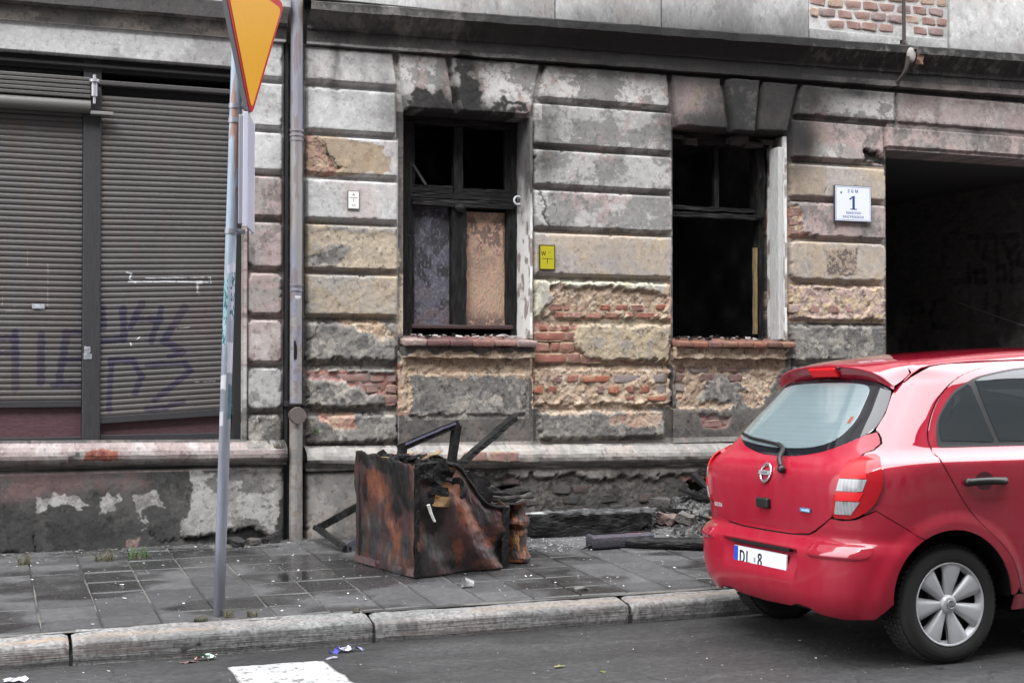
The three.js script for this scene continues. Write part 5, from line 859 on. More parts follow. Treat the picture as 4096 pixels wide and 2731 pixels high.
const blackTrim = std({ color: col([.012, .012, .013]), roughness: .45 }), rubber = std({ color: col([.016, .016, .016]), roughness: .85, bumpMap: grainBump, bumpScale: .002 }), gapMat = std({ color: col([.004, .004, .004]), roughness: 1 });
const P = (name, poly, mat, o = {}) => part(car, name, panel(poly, { uv: carUV, ...o }), mat);

// dark inner shell that shows in the gaps
{
  const full = [[-Math.PI + .001, .24], [Math.PI - .001, .24], [Math.PI - .001, 1.0], [2.0, 1.08], [1.9, 1.38], [-1.9, 1.38], [-2.0, 1.08], [-Math.PI + .001, 1.0]];
  const arcCut = (x, y) => { const r = onRay(x, y, 0).p; return Math.min(Math.hypot(r[0] - AXR, r[1] - .3), Math.hypot(r[0] - AXF, r[1] - .3)); };
  const g = panel(full, { off: -.014, du: .05, dv: .04, rim: 0 }), ip = g.index.array, pp = g.attributes.position, keep = [];
  for (let t = 0; t < ip.length; t += 3) { let ok = true; for (let k = 0; k < 3; k++) { const a = pp.getX(ip[t + k]), y = pp.getY(ip[t + k]), w = Math.abs(pp.getZ(ip[t + k])); if (w > .5 && Math.min(Math.hypot(a - AXR, y - .3), Math.hypot(a - AXF, y - .3)) < .385) ok = false; } if (ok) keep.push(ip[t], ip[t + 1], ip[t + 2]); }
  g.setIndex(keep); part(car, 'inner_shell', g, gapMat);
  part(car, 'underbody', mg([rbox(.2, 3.8, .2, .3, -.55, .55, .03), rbox(.18, .5, .22, .34, -.45, .4, .04), rbox(1.1, 2.7, .2, .32, -.8, .8, .04), new THREE.CylinderGeometry(.03, .03, 1.3, 10).rotateX(Math.PI / 2).translate(AXR, .27, 0)]), gapMat);
  for (const ax of [AXR, AXF]) for (const s of [-1, 1]) { const g2 = new THREE.CylinderGeometry(.4, .4, .32, 28, 1, true, Math.PI * .5, Math.PI); g2.rotateX(Math.PI / 2); g2.translate(ax, .31, s * .64); const c2 = new THREE.CircleGeometry(.4, 28, -.05, Math.PI + .1); c2.translate(ax, .31, s * .49); part(car, 'wheel_housing', mg([g2, c2]), std({ color: col([.006, .006, .006]), roughness: 1, side: THREE.DoubleSide })); }
}
// outline points shared between neighbouring panels (camera side; the far side is mirrored)
const gap = .0035;
const lampBox = smooth([aw(.10, .602, .747), aw(.125, .618, .88), aw(.17, .634, .985), aw(.205, .665, 1.03), aw(.215, .72, 1.048), aw(.225, .775, 1.02), aw(.225, .81, .95), aw(.19, .825, .87), aw(.15, .80, .79), aw(.105, .735, .738), aw(.09, .66, .730)], 5, true);
const seam = [aw(.13, .775, .748), aw(.2, .795, .772), aw(.30, .825, .715), aw(.40, .85, .652)];
const archR = (t0, t1, n) => arc(AXR, .372, t0, t1, n, .868);
{ // rear bumper, both sides in one piece
  const right = [aw(.065, 0, .612), aw(.066, .25, .614), aw(.082, .40, .625), aw(.095, .46, .648), aw(.105, .53, .69), aw(.105, .575, .722), aw(.095, .65, .716), aw(.11, .735, .726), ...seam, ...archR(Math.PI * .655, Math.PI * .985, 14), aw(.235, .80, .275), aw(.2, .76, .235), aw(.13, .62, .222), aw(.08, .50, .232), aw(.07, .42, .262), aw(.06, .33, .268), aw(.05, .25, .245), aw(.05, 0, .235)];
  const left = mirror(right.slice(1, -1)).reverse();
  P('rear_bumper', [...right, ...left], paintDusty, { du: .014, dv: .012 });
  for (const s of [1, -1]) { const st = smooth([aw(.06, .50, .601), aw(.1, .66, .606), aw(.15, .775, .608), aw(.17, .80, .588), aw(.15, .785, .545), aw(.1, .68, .53), aw(.06, .50, .533)].map(([x, y]) => [s * x, y]), 4, true); P('bumper_strip', st, paint, { off: .003, du: .014, dv: .01, rim: .006 }); }
}
const gateSide = [aw(.066, .25, .622), aw(.08, .395, .634), aw(.093, .452, .656), aw(.103, .525, .698), aw(.10, .585, .735), aw(.10, .594, .76), aw(.118, .611, .88), aw(.16, .626, .985), aw(.195, .65, 1.03), aw(.20, .66, 1.052), aw(.235, .69, 1.07), aw(.275, .70, 1.10), aw(.29, .675, 1.13), aw(.30, .645, 1.155)];
const glassSide = smooth([aw(.15, 0, 1.018), aw(.16, .18, 1.024), aw(.195, .38, 1.055), aw(.25, .52, 1.105), aw(.30, .61, 1.165), aw(.36, .612, 1.25), aw(.42, .575, 1.34), aw(.455, .535, 1.382), aw(.475, .46, 1.404), aw(.485, .3, 1.422), aw(.485, 0, 1.430)], 6);
{ // tailgate below the glass
  const up = glassSide.filter((p) => p[1] < 1.16 || false), right = [aw(.06, 0, .62), ...gateSide], g = up.slice(0, up.findIndex((p) => p[1] > 1.15) >= 0 ? up.findIndex((p) => p[1] > 1.15) : up.length).reverse().map(([x, y]) => [x, y - .002]);
  const poly = [...right, ...g]; const left = mirror(poly.slice(1, -1)).reverse(); P('tailgate', [...poly, ...left], paintDusty, { du: .018, dv: .018 });
}
// roof with spoiler: upper rear edge in (phi, y), the rest seen from above
const gutW = tab([[.4, .50], [.55, .535], [.9, .55], [1.4, .55], [2.2, .53], [2.6, .52]]);
{
  const aE = tab([[0, .43], [.25, .437], [.40, .453], [.48, .47], [.55, .505]]), yE = tab([[0, 1.506], [.25, 1.496], [.40, 1.472], [.48, 1.446], [.55, 1.392]]), aL = tab([[0, .492], [.3, .49], [.46, .487], [.55, .498]]), yL = tab([[0, 1.434], [.3, 1.425], [.46, 1.405], [.55, 1.372]]);
  const NW = 64, spos = [], sidx = [], rows = 14;
  for (let i = 0; i <= NW; i++) {
    const w = (i / NW * 2 - 1) * .55, v = Math.abs(w), E = [aE(v), yE(v)], L = [aL(v), yL(v)], sA = mix(.70, .61, clamp(v / .535) ** 2), sw = Math.min(v, gutW(sA) - .004), S = onTop(sA, sw).p, S2 = onTop(sA + .05, sw).p, tS = [(S2[0] - S[0]) / .05, (S2[1] - S[1]) / .05], dA = S[0] - E[0];
    spos.push(L[0], L[1], w); spos.push(mix(L[0], E[0], .5), mix(L[1], E[1], .42), w); spos.push(mix(L[0], E[0], .9), mix(L[1], E[1], .82), w); spos.push(E[0] - .002, E[1] - .006, w);
    for (let k = 0; k < 10; k++) { const t = k / 9, h = t * t * (3 - 2 * t), m0 = [dA * .9, .07 * (1 - v) + .01], m1 = [tS[0] * dA, tS[1] * dA], t2 = t * t, t3 = t2 * t; const a = (2 * t3 - 3 * t2 + 1) * E[0] + (t3 - 2 * t2 + t) * m0[0] + (3 * t2 - 2 * t3) * S[0] + (t3 - t2) * m1[0], y = (2 * t3 - 3 * t2 + 1) * E[1] + (t3 - 2 * t2 + t) * m0[1] + (3 * t2 - 2 * t3) * S[1] + (t3 - t2) * m1[1]; spos.push(a, y + .001, Math.sign(w) * mix(v, sw, h)); }
  }
  for (let i = 0; i < NW; i++) for (let k = 0; k < rows - 1; k++) { const a = i * rows + k, b = a + 1, c = a + rows, d = c + 1; sidx.push(a, b, d, a, d, c); }
  part(car, 'spoiler', planarUV(bgeo(spos, sidx), (x, y, z) => carUV([x, y, z])), paint);
  const rp = []; for (let i = 0; i <= 8; i++) rp.push([mix(.62, .70, (i / 8) ** 2), mix(gutW(.62), 0, i / 8)]);
  const rt = [...rp.slice().reverse(), ...[.9, 1.2, 1.5, 1.8, 2.1, 2.4].map((a) => [a, gutW(a) - .004]), [2.42, .4], [2.43, 0]]; P('roof', [...rt, ...rt.slice(1, -1).reverse().map(([a, w]) => [a, -w])], paint, { map: onTop, du: .05, dv: .04, off: .0008 });
  for (const s of [1, -1]) part(car, 'roof_strip', tube([.57, .66, .9, 1.2, 1.5, 1.8, 2.1, 2.4].map((a) => onTop(a, s * (gutW(a) + .004), .001).p), .0055, 30, 6), paint);
}
const doorLine = smooth([aw(1.04, .855, .33), aw(.955, .868, .53), aw(.72, .868, .75), aw(.545, .868, 1.0), aw(.505, .83, 1.06), aw(.535, .765, 1.16), aw(.66, .695, 1.325), aw(.86, .633, 1.44), aw(1.08, .60, 1.492), aw(1.29, .585, 1.518), aw(1.7, .575, 1.532)], 5);
const gutter = [.6, .75, .9, 1.1, 1.3, 1.5, 1.7].map((a) => { const p = onTop(a, gutW(a) + .006).p; return aw(p[0], p[2], p[1]); });
for (const s of [1, -1]) { // rear quarter with its broad pillar
  const poly = [...archR(Math.PI * .65, Math.PI * .02, 20), aw(1.0, .855, .33), ...doorLine.slice(1).map(([x, y]) => [x - .004, y + .001]), ...gutter.slice().reverse(), aw(.5, .58, 1.418), aw(.462, .572, 1.393), aw(.425, .582, 1.345), aw(.365, .62, 1.25), aw(.31, .628, 1.17), aw(.30, .655, 1.158), aw(.297, .685, 1.132), aw(.283, .71, 1.10), aw(.243, .70, 1.066), aw(.208, .672, 1.05), aw(.20, .70, .95), aw(.17, .72, .80), aw(.135, .77, .755), ...seam.slice(1).map(([x, y]) => [x, y + .005])];
  P('rear_quarter', poly.map(([x, y]) => [s * x, y]), paint, { du: .014, dv: .014 });
}
for (const s of [1, -1]) { // rear door and the rest of the side
  const dl = doorLine.map(([x, y]) => [s * (x + .003), y]); const e = [aw(2.05, .86, .33), aw(2.05, .868, .7), aw(2.05, .865, 1.0), aw(2.02, .81, 1.06), aw(1.95, .70, 1.3), aw(1.86, .60, 1.512)].map(([x, y]) => [s * x, y]);
  const dn = P('rear_door', [...dl.slice(0, -1), aw(1.7, .577, 1.528), aw(1.86, .60, 1.512)].map((p, i) => i >= dl.length - 1 ? [s * p[0], p[1]] : p).concat(e.slice().reverse().slice(1)), paint, { du: .02, dv: .018 });
  // handle over a flat dark patch that paints in the shade of a scoop
  const y0 = .905, hp = [...Array(9)].map((_, i) => { const a = mix(.69, .915, i / 8); return onRay(s * PH(a, .87), y0 + .004 * Math.sin(i / 8 * Math.PI), .012 + .03 * Math.sin(clamp(i / 8 * 1) * Math.PI) ** .6).p; });
  const hg = new THREE.TubeGeometry(new THREE.CatmullRomCurve3(hp.map((p) => new THREE.Vector3(...p))), 20, .019, 10); hg.scale(1, 1, 1); const ends = [0, 8].map((i) => new THREE.SphereGeometry(.021, 12, 8).translate(...hp[i])); part(dn, 'door_handle', mg([hg, ...ends]), blackTrim);
  const sc = [...Array(20)].map((_, i) => { const t = i / 20 * Math.PI * 2; return [s * PH(.80 + .058 * Math.cos(t), .87), y0 + .004 + .046 * Math.sin(t)]; }); part(dn, 'scoop_shade', panel(sc, { off: .0012, rim: 0, uv: carUV }), phys({ color: col([.05, .004, .008]), roughness: .3, clearcoat: 1 }));
  // side glass
  const win = smooth([aw(.575, .79, 1.092), aw(.60, .755, 1.16), aw(.645, .72, 1.235), aw(.77, .675, 1.352), aw(.90, .645, 1.412), aw(1.02, .625, 1.446), aw(1.27, .605, 1.482), aw(1.6, .595, 1.495), aw(1.82, .59, 1.485)], 5).concat([aw(1.9, .66, 1.34), aw(2.0, .79, 1.085), aw(1.1, .79, 1.078), aw(.6, .79, 1.078)]).map(([x, y]) => [s * x, y]);
  part(dn, 'window_seal', panel(win, { off: .0015, rim: .004, uv: carUV, du: .018, dv: .016 }), blackTrim);
  const glassS = phys({ color: col([.02, .026, .03]), roughness: .02, metalness: 0, ior: 1.75 });
  const q = smooth([aw(.60, .79, 1.112), aw(.625, .75, 1.17), aw(.665, .715, 1.24), aw(.78, .675, 1.342), aw(.885, .65, 1.395)], 5).concat([aw(.905, .655, 1.385), aw(.935, .79, 1.105), aw(.92, .79, 1.098)]).map(([x, y]) => [s * x, y]);
  part(dn, 'quarter_glass', panel(q, { off: .004, rim: .003, uv: carUV, du: .018, dv: .016 }), glassS);
  const mw = [aw(.97, .79, 1.10), aw(.935, .655, 1.408), ...smooth([aw(.94, .645, 1.412), aw(1.03, .625, 1.436), aw(1.27, .605, 1.47), aw(1.6, .595, 1.482), aw(1.8, .595, 1.474)], 4), aw(1.88, .66, 1.33), aw(1.97, .79, 1.10)].map(([x, y]) => [s * x, y]);
  part(dn, 'window_glass', panel(mw, { off: .004, rim: .003, uv: carUV, du: .02, dv: .016 }), glassS);
  const bm = [aw(2.06, .868, .6), aw(1.06, .868, .6), aw(1.06, .868, .57), aw(2.06, .868, .565)].map(([x, y]) => [s * x, y]); part(dn, 'door_strip', panel(bm, { off: .006, rim: .006, uv: carUV }), blackTrim);
  P('sill', [aw(1.0, .85, .32), aw(2.85, .85, .32), aw(2.85, .82, .245), aw(1.0, .82, .245)].map(([x, y]) => [s * x, y]), paint);
  // front door, wing, front
  P('front_door', [aw(2.06, .868, .33), aw(2.06, .868, 1.0), aw(2.03, .81, 1.06), aw(1.96, .70, 1.3), aw(1.88, .62, 1.5), aw(2.3, .6, 1.48), aw(2.75, .68, 1.2), aw(2.95, .78, 1.02), aw(2.92, .868, .9), aw(2.72, .868, .6), aw(2.72, .868, .33)].map(([x, y]) => [s * x, y]), paint, { du: .03, dv: .03 });
  P('front_window', [aw(2.06, .80, 1.10), aw(1.99, .70, 1.33), aw(1.93, .62, 1.465), aw(2.28, .61, 1.45), aw(2.68, .69, 1.2), aw(2.8, .76, 1.09)].map(([x, y]) => [s * x, y]), glassS, { off: .004, rim: .003, du: .03, dv: .02 });
  P('front_wing', [aw(2.73, .868, .33), aw(2.73, .868, .6), aw(2.93, .868, .9), aw(3.0, .82, .98), aw(3.5, .7, .9), aw(3.7, .6, .75), aw(3.86, .5, .3), aw(3.6, .8, .26), aw(3.56, .85, .3), ...[...Array(15)].map((_, i) => { const t = Math.PI * i / 14; return aw(AXF + .385 * Math.cos(t), .86, .3 + .385 * Math.sin(t)); })].map(([x, y]) => [s * x, y]), paint, { du: .03, dv: .03 });
}
P('front_bumper', [[Math.PI - .001, .24], [PH(3.86, .5), .26], [PH(3.7, .6), .75], [PH(3.75, .3), .85], [Math.PI - .001, .86]], paint, { du: .03, dv: .03 }); P('front_bumper', mirror([[Math.PI - .001, .24], [PH(3.86, .5), .26], [PH(3.7, .6), .75], [PH(3.75, .3), .85], [Math.PI - .001, .86]]), paint, { du: .03, dv: .03 });
P('bonnet', [[3.2, -.6], [3.2, .6], [3.6, .5], [3.74, .25], [3.76, 0], [3.74, -.25], [3.6, -.5]], paint, { map: (a, w, o) => { let lo = .5, hi = 1.9; for (let i = 0; i < 28; i++) { const m = (lo + hi) / 2; if (carF(a, m, w) > 0) lo = m; else hi = m; } const n = cgrad(a, lo, w); return { p: [a + n.x * o, lo + n.y * o, w + n.z * o], n }; }, du: .05, dv: .05, off: .001 });
P('windscreen', [[2.45, -.5], [2.45, .5], [3.15, .6], [3.15, -.6]], phys({ color: col([.02, .025, .028]), roughness: .03, ior: 1.7 }), { map: onTop, du: .05, dv: .05, off: .003 });
// ---- rear glass
{
  const full = (k, dy) => { const r = glassSide.map(([x, y]) => [x * k, 1.22 + (y - 1.22) * dy]); return [...r, ...mirror(r.slice(1, -1)).reverse()]; };
  const gb = P('rear_glass_border', full(1, 1), phys({ color: col([.012, .012, .016]), roughness: .03, ior: 1.6 }), { off: .001, rim: .006, du: .02, dv: .016 });
  const lines = dataTex(128, 512, (i, j) => { const f = (j / 512 * 15) % 1, l = f < .10 ? .88 : 1, n = .95 + .12 * (fbm(i / 30, j / 50, 3) - .5); return [.20 * l * n, .26 * l * n, .275 * l * n]; }, true);
  const inner = smooth([aw(.17, -.46, 1.085), aw(.165, -.2, 1.062), aw(.165, .05, 1.058), aw(.185, .28, 1.072), aw(.22, .42, 1.11), aw(.27, .485, 1.2), aw(.36, .455, 1.31), aw(.41, .42, 1.375), aw(.44, .34, 1.398), aw(.46, .15, 1.408), aw(.46, -.15, 1.406), aw(.45, -.4, 1.39), aw(.425, -.48, 1.36), aw(.33, -.57, 1.24), aw(.26, -.585, 1.14), aw(.22, -.55, 1.105)], 5, true);
  part(gb, 'rear_window', panel(inner, { off: .004, rim: .003, du: .02, dv: .016, uv: (p) => [p[2], (p[1] - 1.05) / .36] }), phys({ map: lines, roughness: .06, metalness: .0, ior: 1.8, clearcoat: 1, clearcoatRoughness: .02 }));
  const sp = aw(.30, .44, 1.215); part(gb, 'window_sticker', panel([[sp[0] - .010, sp[1] - .018], [sp[0] + .008, sp[1] - .018], [sp[0] + .012, sp[1] + .014], [sp[0] - .004, sp[1] + .014]], { off: .006, rim: .002 }), std({ color: col(ph(190, 92, 44, .5)), roughness: .6 }));
}
// ---- tail lamps
const lampRed = phys({ color: col([.34, .006, .012]), roughness: .08, ior: 1.5 }), lampBright = phys({ color: col([.62, .010, .016]), roughness: .3, ior: 1.35 }), ribs = dataTex(128, 64, (i, j) => { const v = .27 + .06 * ((i % 9) < 4 ? 1 : 0) - .16 * sstep(.5, .8, vn(i / 20, j / 30)); return [v, v, v * 1.04]; }, true), lampClear = phys({ map: ribs, roughness: .15, metalness: .1, clearcoat: 1, clearcoatRoughness: .03 });
for (const s of [1, -1]) {
  const cx = lampBox.reduce((q, p) => q + p[0], 0) / lampBox.length, bul = (x, y) => .014 * Math.max(0, Math.sin(clamp((y - .73) / .32) * Math.PI)) ** .5;
  const L = P('tail_lamp', lampBox.map(([x, y]) => [s * x, y]), lampRed, { off: .003, rim: .02, bulge: bul, du: .014, dv: .012 });
  const cell = (y0, y1, a0, a1, mat, name) => { const pl = [aw(.11, a0[0], y0), aw(.15, a1[0], y0), aw(.17, a1[1], y1), aw(.13, a0[1], y1)].map(([x, y]) => [s * x, y]); part(L, name, panel(pl, { off: .006, rim: .004, bulge: bul, du: .012, dv: .01, uv: (p) => [p[2] * 4, p[1] * 7] }), mat); };
  cell(.93, 1.01, [.64, .655], [.775, .74], lampBright, 'brake_lens'); cell(.868, .925, [.63, .638], [.755, .768], lampClear, 'clear_lens'); cell(.822, .863, [.622, .628], [.735, .752], lampBright, 'red_lens'); cell(.752, .817, [.612, .62], [.69, .732], lampClear, 'clear_lens');
}
// ---- wiper, badge, handle, lettering, number plate, brake light
{
  const q = (a, w, y, o) => onRay(PH(a, w), y, o).p;
  part(car, 'rear_wiper', mg([tube([q(.07, .175, .955, .03), q(.085, .125, .985, .034), q(.13, .05, 1.035, .026), q(.165, -.04, 1.066, .018)], .014, 16, 8), tube([q(.165, -.03, 1.066, .014), q(.18, -.2, 1.082, .012), q(.2, -.36, 1.095, .012), q(.235, -.52, 1.115, .012)], .009, 20, 6), new THREE.SphereGeometry(.023, 12, 8).translate(...q(.07, .18, .945, .022))]), blackTrim);
  const chrome = std({ color: col([.7, .7, .72]), roughness: .2, metalness: .9 });
  const at = (w, y, off) => { const r = onRay(PH(.06, w), y, off), m = new THREE.Matrix4(); const n = r.n, up = new THREE.Vector3(0, 1, 0), X = new THREE.Vector3().crossVectors(up, n).normalize(), Y = new THREE.Vector3().crossVectors(n, X); m.makeBasis(X, Y, n); m.setPosition(...r.p); return m; };
  const em = part(car, 'badge', mg([new THREE.TorusGeometry(.048, .0085, 10, 36).scale(1.0, 1.03, .7), rbox(-.062, .062, -.013, .013, -.004, .008, .004)]), chrome); em.applyMatrix4(at(.01, .925, .006));
  const bt = new THREE.PlaneGeometry(.112, .02); const bn = part(em, 'badge_name', bt.translate(0, 0, .0095), std({ map: canvasTex(256, 46, (g, w, h) => { g.fillStyle = '#b9bcc2'; g.fillRect(0, 0, w, h); g.fillStyle = '#33363b'; g.font = 'bold 38px sans-serif'; g.textAlign = 'center'; g.fillText('NISSAN', w / 2, 36); }), roughness: .3, metalness: .5 }));
  const th = part(car, 'tailgate_button', rbox(-.06, .06, -.028, .028, -.01, .022, .012, 3), std({ color: col([.012, .013, .012]), roughness: .5 })); th.applyMatrix4(at(.005, .765, .004));
  const ml = new THREE.PlaneGeometry(.12, .036); const mm = part(car, 'model_lettering', ml, std({ alphaMap: canvasTex(256, 76, (g, w, h) => { g.fillStyle = '#000'; g.fillRect(0, 0, w, h); g.fillStyle = '#fff'; g.font = 'bold 66px sans-serif'; g.textAlign = 'center'; g.fillText('MICRA', w / 2, 62); }), color: col([.62, .62, .64]), transparent: true, roughness: .35, metalness: .1 })); mm.applyMatrix4(at(-.50, .72, .004));
  const bd = part(car, 'blue_badge', rbox(-.048, .048, -.011, .011, 0, .005, .003), std({ map: null, color: col(ph(92, 142, 196)), roughness: .3, metalness: .3 })); bd.applyMatrix4(at(.40, .755, .004));
  part(bd, 'badge_name', new THREE.PlaneGeometry(.086, .015).translate(0, 0, .0056), std({ map: canvasTex(256, 44, (g, w, h) => { const q = g.createLinearGradient(0, 0, w, 0); q.addColorStop(0, '#3f86c6'); q.addColorStop(1, '#a9c3da'); g.fillStyle = q; g.fillRect(0, 0, w, h); g.fillStyle = '#e6eef6'; g.font = 'italic bold 30px sans-serif'; g.fillText('PURE DRIVE', 30, 33); }), roughness: .3 }));
  const pl = part(car, 'number_plate', rbox(-.27, .27, -.068, .068, -.004, .004, .004), std({ color: col(ph(205, 205, 206)), roughness: .5 }));
  pl.applyMatrix4(new THREE.Matrix4().makeTranslation(.018, .445, .0).multiply(new THREE.Matrix4().makeRotationY(-Math.PI / 2)).multiply(new THREE.Matrix4().makeRotationX(-.04)));
  part(pl, 'plate_face', new THREE.PlaneGeometry(.534, .13).translate(0, 0, .0052), std({ map: canvasTex(1024, 250, (g, w, h) => { g.fillStyle = '#dfe3ea'; g.fillRect(0, 0, w, h); g.fillStyle = '#2350c4'; g.fillRect(0, 0, 86, 208); g.fillStyle = '#fff'; g.font = 'bold 44px sans-serif'; g.fillText('PL', 14, 190); g.fillStyle = '#15161a'; g.font = 'bold 190px sans-serif'; g.fillText('DL', 104, 172); g.fillText('8', 470, 172); g.fillStyle = '#8f93a4'; g.fillRect(404, 88, 36, 50); g.fillStyle = '#ecebec'; g.fillRect(0, 208, w, 42); g.fillStyle = '#d98a88'; g.fillRect(16, 218, 110, 22); g.fillStyle = '#9aa0ac'; for (let k = 0; k < 9; k++) g.fillRect(150 + k * 44, 222, 34, 12); }), roughness: .35 }));
  part(car, 'plate_lamp', rbox(.01, .05, .53, .548, -.3, .3, .004), gapMat);
  const bl = rbox(-.125, .125, -.028, .028, -.01, .012, .008, 3); bl.applyMatrix4(new THREE.Matrix4().makeTranslation(.448, 1.47, 0).multiply(new THREE.Matrix4().makeRotationY(-Math.PI / 2)).multiply(new THREE.Matrix4().makeRotationX(.62))); part(car, 'brake_light', bl, phys({ color: col([.75, .010, .016]), roughness: .25, ior: 1.4 }));
  part(car, 'washer_jet', new THREE.SphereGeometry(.011, 8, 6).translate(.435, 1.49, .155), blackTrim);
}
// ---- wheels
{
  const trimM = std({ color: col([.56, .565, .58]), roughness: .42, metalness: .35 }), wheelProto = new THREE.Group(); wheelProto.name = 'wheel';
  const tp = [[.205, .085], [.214, .092], [.235, .098], [.262, .096], [.281, .086], [.290, .07], [.294, .05], [.2955, .0], [.294, -.05], [.290, -.07], [.28, -.086], [.25, -.095], [.205, -.085]].map(([r, z]) => new THREE.Vector2(r, z));
  const ty = new THREE.LatheGeometry(tp, 64); ty.rotateX(Math.PI / 2);
  part(wheelProto, 'tyre', ty, rubber);
  const blocksG = []; for (let k = 0; k < 60; k++) for (const z of [.058, .028, -.004, -.035, -.064]) { const g = new THREE.BoxGeometry(.022, .008, .024); g.translate(0, .2965, z); g.rotateZ(k / 60 * Math.PI * 2 + (z > 0 ? .03 : 0)); blocksG.push(g); }
  const tr = part(wheelProto, 'tread', mg(blocksG), rubber); tr.userData.kind = 'stuff';
  // trim: rim ring, seven broad spokes, hub
  const ring = new THREE.LatheGeometry([[.198, .088], [.206, .094], [.209, .089], [.204, .07], [.19, .06], [.185, .05]].map(([r, z]) => new THREE.Vector2(r, z)), 64); ring.rotateX(Math.PI / 2); part(wheelProto, 'rim', ring, trimM);
  for (let k = 0; k < 7; k++) {
    const pos = [], idx = [], N = 10, M = 6; for (let i = 0; i <= N; i++) { const t = i / N, r = mix(.035, .203, t), hw = mix(.021, .054, Math.pow(t, .9)) + .012 * t * t; for (let j = 0; j <= M; j++) { const v = (j / M) * 2 - 1, e = 1 - Math.pow(Math.abs(v), 5); pos.push(v * hw, r, .072 + .016 * Math.sin(clamp(t) * Math.PI * .6) - .016 * (1 - e)); } }
    const fr = pos.length / 3; for (let i = 0; i < fr; i++) pos.push(pos[3 * i] * .94, pos[3 * i + 1], pos[3 * i + 2] - .02);
    for (let i = 0; i < N; i++) for (let j = 0; j < M; j++) { const a = i * (M + 1) + j, b = a + 1, c = a + M + 1, d = c + 1; idx.push(a, b, d, a, d, c, a + fr, d + fr, b + fr, a + fr, c + fr, d + fr); } for (let i = 0; i < N; i++) for (const j of [0, M]) { const a = i * (M + 1) + j, c = a + M + 1; idx.push(a, c, c + fr, a, c + fr, a + fr); }
    const g = bgeo(pos, idx); g.rotateZ(-k / 7 * Math.PI * 2 - .12); part(wheelProto, 'spoke', g, trimM);
  }
  const hub = new THREE.LatheGeometry([[0, .092], [.03, .092], [.038, .088], [.046, .078], [.05, .06]].map(([r, z]) => new THREE.Vector2(r, z)), 32); hub.rotateX(Math.PI / 2); part(wheelProto, 'hub', hub, trimM);
  part(wheelProto, 'hub_badge', mg([new THREE.TorusGeometry(.021, .0035, 6, 24).translate(0, 0, .095), box(-.026, .026, -.006, .006, .092, .099)]), std({ color: col([.45, .45, .47]), roughness: .25, metalness: .8 }));
  const br = new THREE.CylinderGeometry(.19, .19, .03, 32); br.rotateX(Math.PI / 2); part(wheelProto, 'brake_drum', mg([br, new THREE.CylinderGeometry(.11, .12, .05, 28).rotateX(Math.PI / 2).translate(0, 0, .025)]), std({ color: col([.02, .02, .021]), roughness: .7 }));
  [[AXR, 1], [AXF, 1], [AXR, -1], [AXF, -1]].forEach(([ax, s], i) => { const w = i ? wheelProto.clone() : wheelProto; w.name = i ? 'wheel_' + String(i).padStart(3, '0') : 'wheel'; car.add(w); w.position.set(ax, .2955, s * .735); if (s < 0) w.rotation.y = Math.PI; if (i === 0) w.rotation.z = -.02; });
}
car.rotation.x = -.022;
car.position.y = -.016;
// ------------------------------------------------------------------ burnt furniture and debris on the pavement
function thickSheet(fn, N, M, th, uvf) {                                  // fn(u, v) -> [x, y, z], a sheet of real thickness
  const pos = [], uv = [], idx = [], P = []; for (let j = 0; j <= M; j++) for (let i = 0; i <= N; i++) P.push(new THREE.Vector3(...fn(i / N, j / M)));
  const at = (i, j) => P[clamp(j, 0, M) * (N + 1) + clamp(i, 0, N)], nrm = []; for (let j = 0; j <= M; j++) for (let i = 0; i <= N; i++) nrm.push(new THREE.Vector3().crossVectors(at(i + 1, j).clone().sub(at(i - 1, j)), at(i, j + 1).clone().sub(at(i, j - 1))).normalize());
  for (const s of [0, -1]) P.forEach((p, k) => { pos.push(p.x + nrm[k].x * th * s, p.y + nrm[k].y * th * s, p.z + nrm[k].z * th * s); const u = (k % (N + 1)) / N, v = Math.floor(k / (N + 1)) / M; uv.push(...(uvf ? uvf(u, v) : [u, v])); });
  const T = P.length; for (let j = 0; j < M; j++) for (let i = 0; i < N; i++) { const a = j * (N + 1) + i, b = a + 1, c = a + N + 1, d = c + 1; idx.push(a, b, d, a, d, c, a + T, d + T, b + T, a + T, c + T, d + T); }
  const edge = []; for (let i = 0; i <= N; i++) edge.push(i); for (let j = 1; j <= M; j++) edge.push(j * (N + 1) + N); for (let i = N - 1; i >= 0; i--) edge.push(M * (N + 1) + i); for (let j = M - 1; j > 0; j--) edge.push(j * (N + 1));
  for (let k = 0; k < edge.length; k++) { const a = edge[k], b = edge[(k + 1) % edge.length]; idx.push(a, a + T, b, b, a + T, b + T); }
  return bgeo(pos, idx, uv);
}
